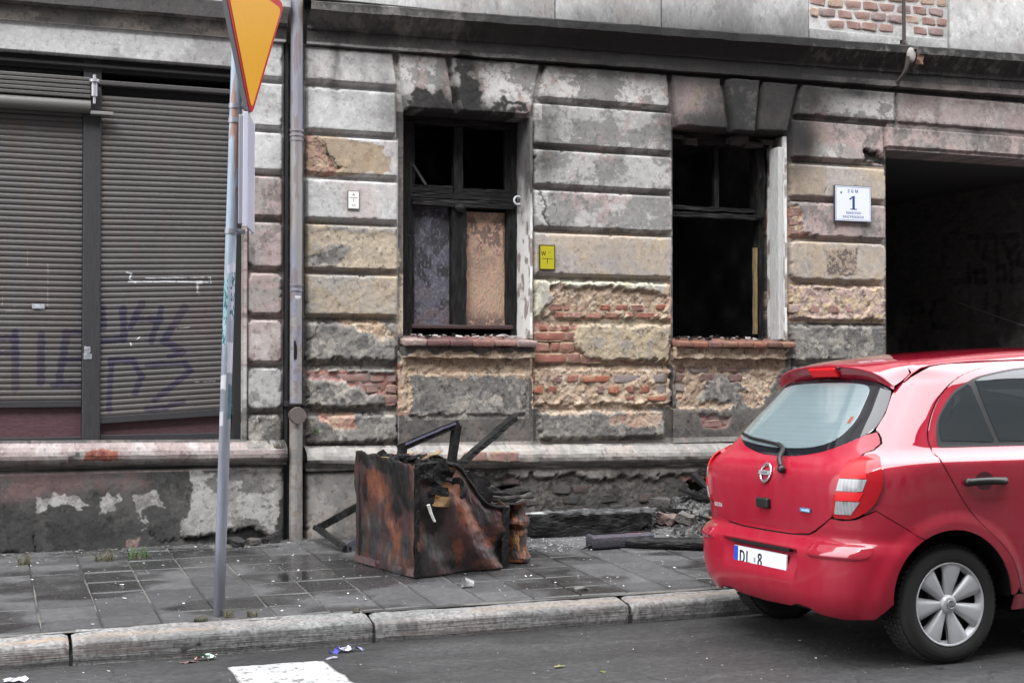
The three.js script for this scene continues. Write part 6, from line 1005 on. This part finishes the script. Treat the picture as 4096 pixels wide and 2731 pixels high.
const rustMap = (blobs, seed) => dataTex(384, 384, (i, j) => {
  const u = i / 384, v = 1 - j / 384, n = fbm(u * 7 + seed, v * 4, 5), m = fbm(u * 26 + seed, v * 18, 4); let c = ph(88, 64, 64).map((q, k) => mix(q, ph(72, 70, 72)[k], sstep(.46, .62, n))); c = c.map((q, k) => mix(q, ph(118, 76, 62)[k], sstep(.54, .7, fbm(u * 5 + seed + 20, v * 2.2 + 3, 4)) * .8));
  for (const [bu, bv, ru, rv, kind, rot = 0] of blobs) { let du = u - bu + (n - .5) * .18, dv = v - bv + (m - .5) * .1; const cr = Math.cos(rot), sr = Math.sin(rot); [du, dv] = [du * cr + dv * sr, dv * cr - du * sr]; const d = (du / ru) ** 2 + (dv / rv) ** 2, t = sstep(1.5, .1, d + .5 * (m - .5)) * (kind === 'k' ? .95 : .74); const rgb = { o: [156, 94, 66], b: [122, 78, 64], k: [30, 29, 29], g: [82, 80, 80], t: [190, 150, 100], m: [96, 62, 62], y: [186, 132, 74] }[kind]; c = c.map((q, k) => mix(q, ph(...rgb)[k], t)); }
  const sc = sstep(.6, .7, m); c = c.map((q, k) => mix(q, ph(52, 46, 46)[k], sc * .5)); return c.map((q) => q * (.52 + .5 * m));
}, true);
const A2 = [2.35, 1.0], B2 = [2.566, 1.64], C2 = [3.226, 1.485], D2 = [3.01, .845];
const topR = tab([[0, .70], [.2, .705], [.29, .69], [.34, .655], [.43, .53], [.51, .44], [.6, .40], [.68, .393]]);
{
  const cab = thing('burnt_cabinet', 'rusty scorched metal cabinet standing on the pavement, its right side cut away in a curve', 'cabinet', [2.35, 0, 1.0]);
  const off = (g) => { g.translate(-2.35, 0, -1.0); return g; }, pp = (n, g, m) => part(cab, n, off(g), m);
  const rm = (b, s) => std({ map: rustMap(b, s), bumpMap: charBump, bumpScale: .008, roughness: .46, metalness: .25 });
  const ML = rm([[.3, .3, .2, .22, 'b'], [.3, .26, .16, .14, 'o'], [.45, .3, .1, .1, 'o'], [.58, .55, .07, .2, 'o', -.25], [.72, .76, .09, .17, 'o', -.25], [.55, .5, .25, .06, 'm'], [.28, .62, .2, .12, 'g'], [.8, .2, .2, .2, 'k'], [.66, .42, .09, .1, 'k'], [.35, .06, .5, .08, 'k'], [.9, .9, .08, .08, 'b'], [.14, .34, .05, .12, 'k']], 2);
  const MR = rm([[.14, .5, .13, .25, 'k'], [.28, .75, .1, .2, 'g'], [.1, .28, .14, .1, 'g'], [.3, .15, .2, .08, 'k'], [.28, .22, .12, .06, 'y'], [.48, .3, .1, .28, 'o', -.2], [.62, .42, .12, .08, 'o'], [.45, .78, .05, .16, 'o', -.2], [.8, .58, .1, .09, 'o'], [.78, .9, .16, .09, 'b'], [.55, .6, .2, .1, 'm'], [.36, .92, .12, .05, 'k'], [.93, .7, .05, .3, 'k']], 7);
  const legM = std({ map: dataTex(256, 256, (i, j) => { const u = i / 256, v = j / 256, n = fbm(u * 14, v * 7, 4), m = fbm(u * 30 + 4, v * 16, 3), q = fbm(u * 9 + 8, v * 3, 3); let c = ph(76, 58, 56); c = c.map((t, k) => mix(t, ph(150, 92, 56)[k], sstep(.5, .64, n))); c = c.map((t, k) => mix(t, ph(196, 146, 84)[k], sstep(.64, .72, q + .3 * (m - .5)))); c = c.map((t, k) => mix(t, ph(40, 36, 36)[k], sstep(.54, .62, m) * .9)); return c.map((t) => t * (.7 + .6 * m)); }, true), bumpMap: charBump, bumpScale: .012, roughness: .7 });
  const gy = (x, z) => padY(z) + .004;
  const L = pp('flat_panel', thickSheet((u, v) => { const x = mix(A2[0], B2[0], u), z = mix(A2[1], B2[1], u), top = mix(.74, .70, u) + .025 * (vn(u * 22, 3) - .5), b = .02 * Math.sin(u * Math.PI) * Math.sin(v * Math.PI) - .045 * (fbm(u * 5 + 3, v * 4, 3) - .3); return [x + b, gy(x, z) + v * top, z - b * .3]; }, 36, 36, .006), ML);
  const Rp = pp('curved_panel', thickSheet((u, v) => { const s = u * .68, x = mix(B2[0], C2[0], u), z = mix(B2[1], C2[1], u), lift = .05 * clamp((.10 - v) / .1) * 0, bl = .025 * Math.sin(u * Math.PI * .9) * Math.sin(v * Math.PI) + .05 * (fbm(u * 4.2, v * 3.4 + 9, 3) - .5) * sstep(.0, .15, v) + .02 * Math.sin(u * 9 + v * 7) * sstep(.95, .5, v); return [x + .23 * bl, gy(x, z) + lift + v * (topR(s) + (v > .98 ? .016 * (vn(u * 30, 8) - .5) : 0)), z + .97 * bl]; }, 44, 40, .006), MR);
  pp('side_panel', thickSheet((u, v) => { const x = mix(C2[0], D2[0], u), z = mix(C2[1], D2[1], u); return [x, gy(x, z) + v * (.39 + .06 * vn(u * 9, 4)), z]; }, 14, 14, .006), MR);
  pp('back_panel', thickSheet((u, v) => { const x = mix(D2[0], A2[0], u), z = mix(D2[1], A2[1], u); return [x, gy(x, z) + v * (mix(.45, .72, sstep(.2, .75, u)) + .06 * (vn(u * 16, 6) - .5)), z]; }, 20, 18, .006), charMat);
  // rolled rims and corner posts
  const rimPts = [...Array(14)].map((_, i) => { const s = i / 13 * .68, u = s / .68; return [mix(B2[0], C2[0], u), gy(0, mix(B2[1], C2[1], u)) + topR(s) + .004, mix(B2[1], C2[1], u) + .002]; });
  pp('rolled_rim', jitter(tube(rimPts, .013, 40, 8), .006, 24, 2), charMat); pp('rolled_rim', jitter(tube(rimPts.slice(4).map(([x, y, z]) => [x - .02, y - .012, z - .03]), .011, 34, 8), .006, 24, 5), charMat);
  pp('corner_post', bar([B2[0] + .006, gy(0, B2[1]), B2[1] + .008], [B2[0] + .004, .84, B2[1] + .004], .032, .02, [0, 0, 1], 14, .006, 3), charMat);
  pp('corner_post', bar([C2[0], gy(0, C2[1]), C2[1] + .006], [C2[0], .56, C2[1] + .006], .05, .02, [0, 0, 1], 10, .006, 6), charMat);
  pp('corner_post', bar([A2[0] + .012, gy(0, A2[1]), A2[1] + .03], [A2[0] + .01, .90, A2[1] + .03], .045, .02, [1, 0, 0], 14, .005, 9), std({ color: col(ph(70, 56, 58)), map: noiseTex, roughness: .6 }));
  pp('base_rail', bar([A2[0] - .008, gy(0, A2[1]) + .025, A2[1]], [B2[0] - .006, gy(0, B2[1]) + .025, B2[1]], .014, .045, [0, 1, 0], 12, .004, 8), std({ color: col(ph(124, 98, 100)), map: noiseTex, roughness: .6 }));
  // turned rusty leg at the right end under a flattened shelf
  const lg = (a) => a.map(([r, y]) => new THREE.Vector2(r, y)), cx = 3.385, cz = 1.29, by = gy(0, cz);
  pp('turned_leg', planarUV(jitter(new THREE.LatheGeometry(lg([[0, 0], [.085, .0], [.088, .03], [.07, .06], [.066, .12], [.07, .2], [.064, .225], [.085, .24], [.094, .262], [.088, .285], [.068, .30], [.05, .34], [.062, .40], [0, .40]]), 26).translate(cx, by, cz), .012, 14, 4), (x, y, z) => [Math.atan2(x - cx, z - cz) / 6.283 + .5, (y - by) * 2.2]), legM);
  for (let k = 0; k < 4; k++) { const g = jitter(new THREE.BoxGeometry(.36 - k * .03, .016, .26 - k * .03, 12, 2, 9), .012, 13, k * 5); g.rotateY(.25 + k * .05); g.rotateZ(.03 + R(-.03, .04)); g.translate(cx - .08 + k * .012, by + .405 + k * .017, cz - .02 - k * .015); pp('shelf_layer', g, k % 2 ? charMat : std({ color: col(ph(112, 104, 102)), map: noiseTex, bumpMap: grainBump, bumpScale: .008, roughness: .85 })); }
  // charred filling with a ragged crest
  pp('charred_filling', jitter((() => { const g = new THREE.BoxGeometry(.6, .5, .56, 26, 16, 22); const p = g.attributes.position; for (let i = 0; i < p.count; i++) { const x = p.getX(i); if (p.getY(i) > .2) p.setY(i, .25 - .36 * sstep(-.05, .25, x) + .05 * (fbm(x * 16 + 2, p.getZ(i) * 16, 3) - .5)); } g.rotateY(.23); g.translate(2.79, .57, 1.24); return g; })(), .02, 15, 3), charMat);
  for (let k = 0; k < 26; k++) { const g = jitter(new THREE.BoxGeometry(R(.04, .16), R(.006, .025), R(.03, .09), 4, 1, 3), .016, 18, k * 3); g.rotateY(R(0, 6)); g.rotateZ(R(-.4, .4)); const u = R(0, 1), t = R(.05, .5); g.translate(mix(mix(A2[0], B2[0], u), mix(D2[0], C2[0], u), t), gy(0, 1.3) + .71 - .25 * sstep(.35, .5, t) + R(-.01, .02), mix(mix(A2[1], B2[1], u), mix(D2[1], C2[1], u), t)); pp('charred_scrap', g, k % 6 === 5 ? std({ color: col(ph(...[[206, 196, 190], [176, 128, 96], [150, 130, 100]][k % 3])), roughness: .9 }) : charMat); }
  for (let k = 0; k < 9; k++) { const g = jitter(new THREE.BoxGeometry(R(.06, .14), R(.05, .12), .012, 5, 5, 1), .018, 20, k * 5); const u = R(.02, .45), x = mix(B2[0], C2[0], u), z = mix(B2[1], C2[1], u); g.rotateZ(R(-.5, .5)); g.translate(x, gy(0, z) + R(.48, .68), z + .022); pp('charred_scrap', g, charMat); }
  { const g = jitter(new THREE.CylinderGeometry(.012, .008, .12, 8, 4), .006, 20); g.rotateZ(.35); g.translate(2.66, .56, 1.665); pp('white_strip', g, std({ color: col(ph(214, 214, 208)), roughness: .7 })); const h = jitter(new THREE.BoxGeometry(.12, .055, .014, 8, 5, 1), .02, 18, 8); h.rotateZ(-.3); h.translate(2.735, .635, 1.645); pp('scorched_foam', h, std({ color: col(ph(156, 122, 80)), map: noiseTex, roughness: .9 })); }
}
const sashBar = (a, b, w = .05, h = .035, s = 1) => planarUV(bar(a, b, w, h, [.3, .2, 1], 12, .0028, s), (x, y, z) => [x * 2 + z, y * 2]);
{
  const t = thing('burnt_window_frame', 'charred window sash sticking up out of the rusty cabinet, corner pointing upwards', 'window sash', [2.8, .8, 1.15]); const o = (g) => g.translate(-2.8, -.8, -1.15);
  part(t, 'rail', o(sashBar([2.59, .94, 1.17], [3.02, 1.10, 1.15], .05, .04, 2)), charMat); part(t, 'stile', o(sashBar([3.005, 1.09, 1.15], [2.955, .72, 1.14], .05, .045, 4)), charMat); part(t, 'stile', o(sashBar([2.62, .955, 1.17], [2.585, .72, 1.16], .05, .045, 6)), charMat);
  part(t, 'glass_edge', o(bar([2.63, .968, 1.195], [2.99, 1.102, 1.178], .012, .012, [0, 0, 1], 8, .003, 3)), std({ color: col(ph(104, 104, 124)), roughness: .4 }));
  const b = thing('burnt_beam', 'long charred batten leaning diagonally from the cabinet towards the wall', 'beam', [3.0, .8, 1.08]); part(b, 'batten', planarUV(bar([0, -.02, 0], [.575, .313, -.33], .055, .04, [0, 1, 0], 18, .008, 9), (x, y, z) => [y * 3, x * 2]), charMat); part(b, 'splintered_end', jitter(new THREE.ConeGeometry(.022, .09, 6, 3), .006, 30).rotateZ(-.95).translate(.6, .33, -.345), charMat);
  const d = thing('burnt_beam', 'charred batten lying inside the open right end of the cabinet', 'beam', [3.06, .77, 1.15]); part(d, 'batten', planarUV(bar([0, 0, 0], [.42, -.23, -.16], .05, .035, [0, 1, 0], 14, .006, 12), (x, y, z) => [y * 3, x * 2]), std({ map: char1, bumpMap: charBump, bumpScale: .01, roughness: .4 }));
  const l = thing('burnt_window_frame', 'charred window frame lying against the wall left of the rusty cabinet', 'window sash', [2.4, .2, .3]); const q = (g) => g.translate(-2.4, -.2, -.3); part(l, 'rail', q(sashBar([2.60, .48, .2], [2.29, .31, .13], .05, .035, 14)), charMat); part(l, 'stile', q(sashBar([2.285, .315, .13], [2.375, .225, .66], .06, .035, 16)), std({ map: char1, bumpMap: charBump, bumpScale: .01, roughness: .35 })); part(l, 'stile', q(sashBar([2.375, .222, .66], [2.56, .235, .36], .07, .02, 18)), std({ color: col(ph(86, 88, 98)), map: noiseTex, roughness: .35 })); part(l, 'rail', q(sashBar([2.60, .46, .2], [2.6, .25, .4], .045, .03, 19)), charMat);
}
{
  const mk = (name, label, cat, pos, ps) => { const t = thing(name, label, cat, pos); for (const [n, g, m] of ps) part(t, n, g, m); return t; };
  const tap = (L, h, d, s, k = .35) => { const g = new THREE.BoxGeometry(L, h, d, 30, 6, 5); const p = g.attributes.position; for (let i = 0; i < p.count; i++) { const x = p.getX(i), y = p.getY(i); if (y < 0 && x > L * .33) p.setY(i, y + (x - L * .33) * k * 1.6); p.setY(i, p.getY(i) + .008 * Math.sin(x * 9)); } return planarUV(jitter(g, .012, 15, s), (x, y, z) => [y * 3 + z, x * 2]); };
  const greyAsh = std({ map: dataTex(256, 128, (i, j) => { const n = fbm(i / 16, j / 8, 5), v = .035 + .11 * sstep(.45, .7, n); return [v, v, v * 1.03]; }, true), bumpMap: grainBump, bumpScale: .012, roughness: .85 });
  mk('charred_beam', 'thick charred beam lying along the wall foot with ash on top', 'beam', [4.33, .285, .36], [['beam', tap(1.0, .15, .2, 3), charMat], ['ash_crust', (() => { const g = jitter(new THREE.BoxGeometry(1.08, .022, .19, 40, 2, 7), .014, 19, 6); return planarUV(g.translate(.03, .083, -.01), (x, y, z) => [x, z * 2]); })(), greyAsh], ['pale_splinter', jitter(new THREE.BoxGeometry(.14, .008, .03, 5, 1, 2), .006, 20).translate(-.46, .1, .06), std({ color: col(ph(216, 216, 214)), roughness: .7 })]]);
  const pb = std({ map: dataTex(256, 128, (i, j) => { const n = fbm(i / 20, j / 20, 4); let c = ph(74, 72, 84); c = c.map((v, k) => mix(v, ph(112, 88, 92)[k], sstep(.48, .6, n) * (i > 150 ? 1 : .2))); return c.map((v) => v * (.7 + .6 * fbm(i / 4, j / 4, 3))); }, true), bumpMap: grainBump, bumpScale: .01, roughness: .6 });
  mk('charred_plank', 'short dark board with a reddish patch lying in front of the charred beam', 'board', [4.31, .235, .97], [['board', planarUV(jitter(new RoundedBoxGeometry(.50, .085, .13, 3, .012), .005, 11, 2).rotateX(.06), (x, y, z) => [x * 2 + .5, y * 4 + z * 4]), pb], ['groove_strip', jitter(new THREE.BoxGeometry(.46, .012, .03, 16, 1, 2), .004, 12).translate(.01, .045, -.02), charMat], ['splinter', jitter(new THREE.ConeGeometry(.02, .12, 5, 3), .006, 20).rotateZ(1.9).translate(-.29, -.03, .03), charMat]]).rotation.y = .07;
  mk('charred_log', 'round charred pole lying from the dark board towards the red car', 'log', [4.72, .215, 1.22], [['pole', planarUV(jitter(new THREE.CylinderGeometry(.042, .05, .95, 16, 20), .008, 14, 4).rotateZ(Math.PI / 2), (x, y, z) => [y * 4 + z, x * 2]), charMat]]).rotation.set(0, -.52, 0);
  // heap of rubble under the right window
  const HX = 5.55, HZ = .5, heapH = (x, z) => { const dx = (x - HX) / .95, dz = (z - .05) / .85, d = Math.hypot(dx, dz); return .25 * sstep(1.05, .1, d) * (.75 + .5 * fbm(x * 5, z * 5, 3)) + .03 * (fbm(x * 18, z * 18, 3) - .5) * (d < 1 ? 1 : 0); };
  const pos = [], uv = [], idx = [], N = 90, M = 60; for (let j = 0; j <= M; j++) for (let i = 0; i <= N; i++) { const x = mix(4.5, 6.7, i / N), z = mix(.03, 1.0, j / M); pos.push(x - HX, padY(z) - .012 + heapH(x, z), z - HZ); uv.push(x, z); } for (let j = 0; j < M; j++) for (let i = 0; i < N; i++) { const a = j * (N + 1) + i, c = a + N + 1; idx.push(a, c, a + 1, a + 1, c, c + 1); }
  const heapM = std({ map: dataTex(512, 512, (i, j) => { const n = fbm(i / 14, j / 14, 5), m = vn(i / 3, j / 3), v = .03 + .085 * sstep(.42, .66, n) * (.5 + m); return [v, v * .985, v * .96]; }, true), bumpMap: grainBump, bumpScale: .02, roughness: .95 });
  const heap = thing('rubble_heap', 'grey heap of ash and rubble against the wall behind the red car', 'rubble', [HX, 0, HZ]); part(heap, 'ash_mound', bgeo(pos, idx, uv), heapM);
  const chips = new THREE.InstancedMesh(jitter(new THREE.IcosahedronGeometry(1, 1), .35, 1.3), std({ roughness: .95 }), 900); const mm = new THREE.Matrix4(), qq = new THREE.Quaternion(), ee = new THREE.Euler(); const cr = rngOf(61); for (let k = 0; k < 900; k++) { const x = mix(4.55, 6.5, cr()), z = .04 + .95 * cr() ** 1.2, s = .006 + .02 * cr() ** 2.5; mm.compose(new THREE.Vector3(x - HX, padY(z) + heapH(x, z) - .008, z - HZ), qq.setFromEuler(ee.set(cr() * 6, cr() * 6, cr() * 6)), new THREE.Vector3(s * (1 + cr()), s * (.5 + cr() * .6), s)); chips.setMatrixAt(k, mm); const v = cr() < .55 ? .018 : .05 + .13 * cr() ** 2; chips.setColorAt(k, new THREE.Color().setRGB(v, v * .97, v * .93)); } chips.name = 'rubble_chips'; chips.userData.kind = 'stuff'; heap.add(chips);
  const stoneM = [ph(120, 116, 112), ph(96, 92, 90), ph(70, 67, 66), ph(140, 120, 114), ph(52, 50, 50)].map((c) => std({ color: col(c.map((v) => v * 1.4)), map: noiseTex, bumpMap: grainBump, bumpScale: .015, roughness: .95 }));
  const stone = (x, y, z, s, k, label, group, pr) => { const g = jitter(new THREE.BoxGeometry(s * pr[0], s * pr[1], s * pr[2], 5, 4, 5), s * .13, 2.2 / s, k * 7 + x * 3); planarUV(g, (a, b, c) => [a * 2 + c, b * 2 + c]); const m = single('rubble_stone', g, stoneM[k % 5], label, 'stone', group); m.position.set(x, y, z); m.rotation.set(R(-.3, .3), R(0, 3), R(-.3, .3)); return m; };
  const rs = rngOf(8); for (let k = 0; k < 10; k++) { const x = 4.95 + rs() * 1.0, z = .12 + rs() * .6, s = .07 + rs() * .12; stone(x, padY(z) + heapH(x, z) + s * .2, z, s, k, 'broken sooty stone lying on the ash heap behind the red car', 'stones on the rubble heap', [1.2, .6, .9]); }
  [[1.70, .10, .16, 4, [1.5, .3, .5]], [1.95, .10, .12, 2, [1.2, .55, .6]], [1.83, .12, .09, 1, [1.2, .4, .9]]].forEach(([x, z, s, k, pr], n) => stone(x, padY(z) + s * pr[1] * .4, z, s, k, ['longest flat dark slab of fallen render at the wall foot behind the sign post', 'chunky dark lump of fallen render nearest the rain pipe', 'smallest grey lump of fallen render, between the flat slab and the rain pipe'][n], 'fallen render at the wall foot', pr));
  const boards = [[[4.95, .36, .35], [5.5, .33, .28], .07, .025], [[5.15, .33, .62], [5.45, .24, .75], .09, .02], [[5.2, .5, .2], [5.52, .38, .42], .08, .03], [[5.35, .62, .16], [5.5, .30, .6], .06, .03]];
  boards.forEach(([a, b, w, h], k) => { const g = planarUV(bar(a, b, w, h, [0, 1, 0], 10, .008, k + 30), (x, y, z) => [y * 3 + z, x * 2]); single('charred_board', g, charMat, ['charred lath lying lengthwise across the top of the ash heap', 'short burnt board at the front foot of the ash heap', 'charred board sloping down the ash heap beside the bumper', 'burnt lath standing up against the wall hole above the ash heap'][k], 'board'); });
  { const g = jitter(new THREE.BoxGeometry(.09, .05, .06, 4, 3, 3), .012, 20); const m = single('wood_block', planarUV(g, (x, y) => [x, y]), std({ color: col(ph(150, 104, 76)), map: noiseTex, roughness: .9 }), 'small scorched wood block with a bare orange face on the ash heap', 'wood block'); m.position.set(5.28, padY(.6) + heapH(5.28, .6) + .02, .6); m.rotation.y = .4; }
}
// scattered splinters of glass and plaster, grit along the wall
{
  const flake = jitter(new THREE.BoxGeometry(1, .16, .7, 2, 1, 2), .3, 1.4, 3), mm = new THREE.Matrix4(), q = new THREE.Quaternion(), e = new THREE.Euler(), r = rngOf(404);
  const scatter = (name, n, fn, mat) => { const im = new THREE.InstancedMesh(flake, mat, n); for (let k = 0; k < n; k++) { const [x, y, z, s, v] = fn(k); mm.compose(new THREE.Vector3(x, y, z), q.setFromEuler(e.set((r() - .5) * .5, r() * 6.3, (r() - .5) * .5)), new THREE.Vector3(s * (.7 + r()), s * (.5 + r() * .6), s)); im.setMatrixAt(k, mm); im.setColorAt(k, new THREE.Color().setRGB(...v)); } im.name = name; im.userData = { kind: 'stuff', label: { glass_splinters: 'white splinters of glass and plaster strewn over the wet pavement', road_grit: 'pale grit scattered over the asphalt', wall_grit: 'grey grit and broken mortar along the foot of the wall', pale_ash: 'whitish ash strewn between the cabinet and the charred beam' }[name] }; im.castShadow = im.receiveShadow = true; scene.add(im); };
  scatter('glass_splinters', 420, () => { const near = r() < .5, x = near ? 2.9 + (r() + r() + r() - 1.5) * 2.0 : r() * 6.5, z = .15 + 2.2 * r() ** 1.2, b = .5 + .3 * r(); return [x, padY(z) + .006, z, .004 + .010 * r() ** 3.5, [b, b, b * 1.02]]; }, std({ roughness: .4 }));
  scatter('road_grit', 420, () => { const z = 2.64 + 1.8 * r(), x = -.5 + 7.5 * r(), b = .25 + .4 * r(); return [x, roadY(z) + .003, z, .003 + .006 * r() ** 3, [b, b * .97, b * .9]]; }, std({ roughness: .8 }));
  scatter('wall_grit', 900, () => { const x = .0 + 4.6 * r(), z = .06 + .36 * r() ** 2, b = .05 + .16 * r(); return [x, padY(z) + .004, z, .005 + .012 * r() ** 2, [b, b * .97, b * .92]]; }, std({ roughness: .95 }));
  scatter('pale_ash', 500, () => { const x = 3.55 + 1.2 * r(), z = .48 + .55 * r(), b = .2 + .35 * r(); return [x, padY(z) + .003, z, .004 + .011 * r() ** 2, [b, b, b]]; }, std({ roughness: .95 }));
}
// tufts of grass and weeds
{
  const blade = (x, z, h, w, a, lean) => { const pos = [], idx = [], N = 4; for (let i = 0; i <= N; i++) { const t = i / N, b = lean * t * t * h, ww = w * (1 - t * .9); pos.push(x + Math.cos(a) * b - Math.sin(a) * ww, t * h, z + Math.sin(a) * b + Math.cos(a) * ww, x + Math.cos(a) * b + Math.sin(a) * ww, t * h, z + Math.sin(a) * b - Math.cos(a) * ww); } for (let i = 0; i < N; i++) { const k = i * 2; idx.push(k, k + 1, k + 3, k, k + 3, k + 2); } return bgeo(pos, idx); };
  const gm = [[.075, .10, .03], [.11, .105, .045], [.06, .12, .03]].map((c) => phys({ color: col(c), roughness: .9, transmission: .3, side: THREE.DoubleSide }));
  const tuft = (x, y, z, n, h, sp, k, label) => { const t = thing('grass_tuft', label, 'grass tuft', [x, y, z]); const gs = []; for (let i = 0; i < n; i++) gs.push(blade(R(-sp, sp), R(-sp, sp) * .6, h * R(.4, 1.1), R(.002, .006), R(0, 6.3), R(.2, .9))); const b = part(t, 'blades', mg(gs), gm[k]); b.userData.kind = 'stuff'; const rt = part(t, 'root_clump', jitter(new THREE.SphereGeometry(sp * .8, 10, 6).scale(1, .35, .7), .012, 30), std({ color: col([.05, .042, .034]), roughness: 1 })); void rt; };
  tuft(.77, padY(.55), .5, 46, .075, .06, 1, 'dry olive tuft at the wall foot, left of the greenest one'); tuft(1.0, padY(.5), .45, 60, .085, .07, 2, 'greenest leafy tuft at the foot of the dark plinth'); tuft(.28, padY(.5), .5, 40, .08, .04, 1, 'narrow dry tuft at the wall foot under the left shutter');
  tuft(1.285, padY(2.36), 2.355, 26, .05, .03, 1, 'small weed beside the foot of the sign post'); tuft(1.40, padY(2.36), 2.375, 22, .035, .03, 1, 'tiny weed in the kerb joint right of the sign post'); tuft(1.12, padY(2.36), 2.385, 26, .02, .05, 2, 'flat green moss tuft on the kerb left of the sign post'); tuft(1.97, padY(2.40), 2.44, 18, .025, .025, 1, 'tiny weed in the joint between two kerb stones');
  tuft(2.02, .9, .075, 26, .04, .04, 1, 'weed growing on the pink ledge left of the rain pipe'); tuft(2.29, .99, .02, 22, .07, .03, 2, 'weed growing from the wall just right of the rain pipe');
}
// litter in the gutter
{
  const crump = (w, d, h, s) => { const g = jitter(new THREE.PlaneGeometry(w, d, 12, 9).rotateX(-Math.PI / 2), h, 26, s); return jitter(g, h * .5, 60, s + 4); };
  const lit = (name, label, cat, pos, ps) => { const t = thing(name, label, cat, pos); for (const [n, g, m] of ps) part(t, n, g, m); };
  const paper = (r, g, b) => std({ color: col(ph(r, g, b)), roughness: .6, side: THREE.DoubleSide });
  lit('wrapper', 'crumpled blue and white wrapper lying in the gutter', 'litter', [1.80, roadY(2.78) + .018, 2.78], [['white_film', crump(.07, .06, .022, 3), paper(226, 228, 244)], ['blue_end', crump(.045, .05, .02, 7).translate(-.05, .0, .01), paper(74, 74, 180)], ['twisted_tail', crump(.08, .025, .014, 9).translate(.07, -.006, .0), paper(150, 150, 205)]]);
  lit('wrapper', 'crumpled pale wrapper with green and orange print below the kerb', 'litter', [1.12, roadY(2.72) + .018, 2.71], [['pale_film', crump(.06, .05, .022, 13), paper(216, 222, 214)], ['green_print', crump(.04, .035, .018, 15).translate(-.03, .006, .01), paper(120, 190, 160)], ['orange_print', crump(.04, .03, .012, 17).translate(-.065, -.004, .01), paper(200, 140, 108)], ['dirty_paper', crump(.10, .05, .01, 19).translate(-.11, -.01, .03), paper(132, 100, 100)]]);
  lit('paper_scrap', 'whitish paper scrap in the gutter at the left end of the kerb', 'litter', [.17, roadY(2.9) + .012, 2.88], [['sheet', crump(.1, .045, .012, 23), paper(206, 200, 212)]]);
  lit('paper_scrap', 'torn grey paper scrap on the asphalt above the white road bar', 'litter', [1.70, roadY(2.95) + .008, 2.94], [['sheet', crump(.06, .03, .01, 29), paper(150, 146, 160)]]);
  lit('plastic_cup', 'crushed clear plastic cup on the pavement in front of the rusty cabinet', 'litter', [2.79, padY(1.98) + .02, 1.98], [['cup', jitter(new THREE.CylinderGeometry(.034, .026, .06, 16, 5, true).rotateZ(1.3), .01, 22, 3), phys({ color: col([.42, .42, .42]), roughness: .25, transmission: .45, side: THREE.DoubleSide })]]);
  lit('dark_lump', 'black crumpled scrap stuck against the kerb face by the wrapper', 'litter', [1.03, .03, 2.635], [['scrap', jitter(new THREE.BoxGeometry(.10, .022, .02, 6, 3, 3), .012, 24, 3).rotateZ(.35), std({ color: col([.012, .012, .012]), roughness: .7 })]]);
  lit('leaf', 'yellowed leaf on the asphalt right of the white road bar', 'leaf', [2.70, roadY(3.6) + .006, 3.6], [['blade', crump(.045, .03, .008, 33), paper(150, 146, 90)]]); lit('leaf', 'small green leaf on the asphalt nearer the red car', 'leaf', [2.86, roadY(3.78) + .006, 3.78], [['blade', crump(.02, .035, .006, 37), paper(110, 116, 56)]]);
  lit('flint_chip', 'flat dark stone chip on the pavement edge between the cabinet and the car', 'stone', [3.42, padY(2.3) + .008, 2.28], [['chip', jitter(new THREE.BoxGeometry(.09, .018, .04, 5, 2, 3), .01, 22, 6), std({ color: col(ph(110, 108, 106)), roughness: .9 })]]);
}
// ------------------------------------------------------------------ unseen house added across the street for car reflections and to block sky
{
  const t = thing('added_house', 'plain unseen house added across the street to mirror in the car and block sky', 'building', [3, 0, 13.2]);
  const wm = std({ color: col([.16, .15, .14]), map: noiseTex, roughness: .95 }), dk = std({ color: col([.03, .035, .04]), roughness: .2 }), rf = std({ color: col([.10, .06, .05]), roughness: .9 });
  part(t, 'wall', box(-22, 34, -.1, 16, 0, 8), wm); part(t, 'roof', (() => { const s = new THREE.Shape([[0, 0], [4.4, 2.6], [8.8, 0]].map(([a, b]) => new THREE.Vector2(a, b))); const g = new THREE.ExtrudeGeometry(s, { depth: 57, bevelEnabled: false }); g.rotateY(-Math.PI / 2); g.translate(34.5, 16, -.4); return g; })(), rf);
  for (let f = 0; f < 4; f++) for (let k = 0; k < 17; k++) { const x = -20 + k * 3.1; const w = part(t, 'window', box(x, x + 1.2, 1.3 + f * 3.2, 3.1 + f * 3.2, -.03, .02), dk); void w; }
}
sh(scene);
camera.far = 400; camera.updateProjectionMatrix();
renderer.render(scene, camera);
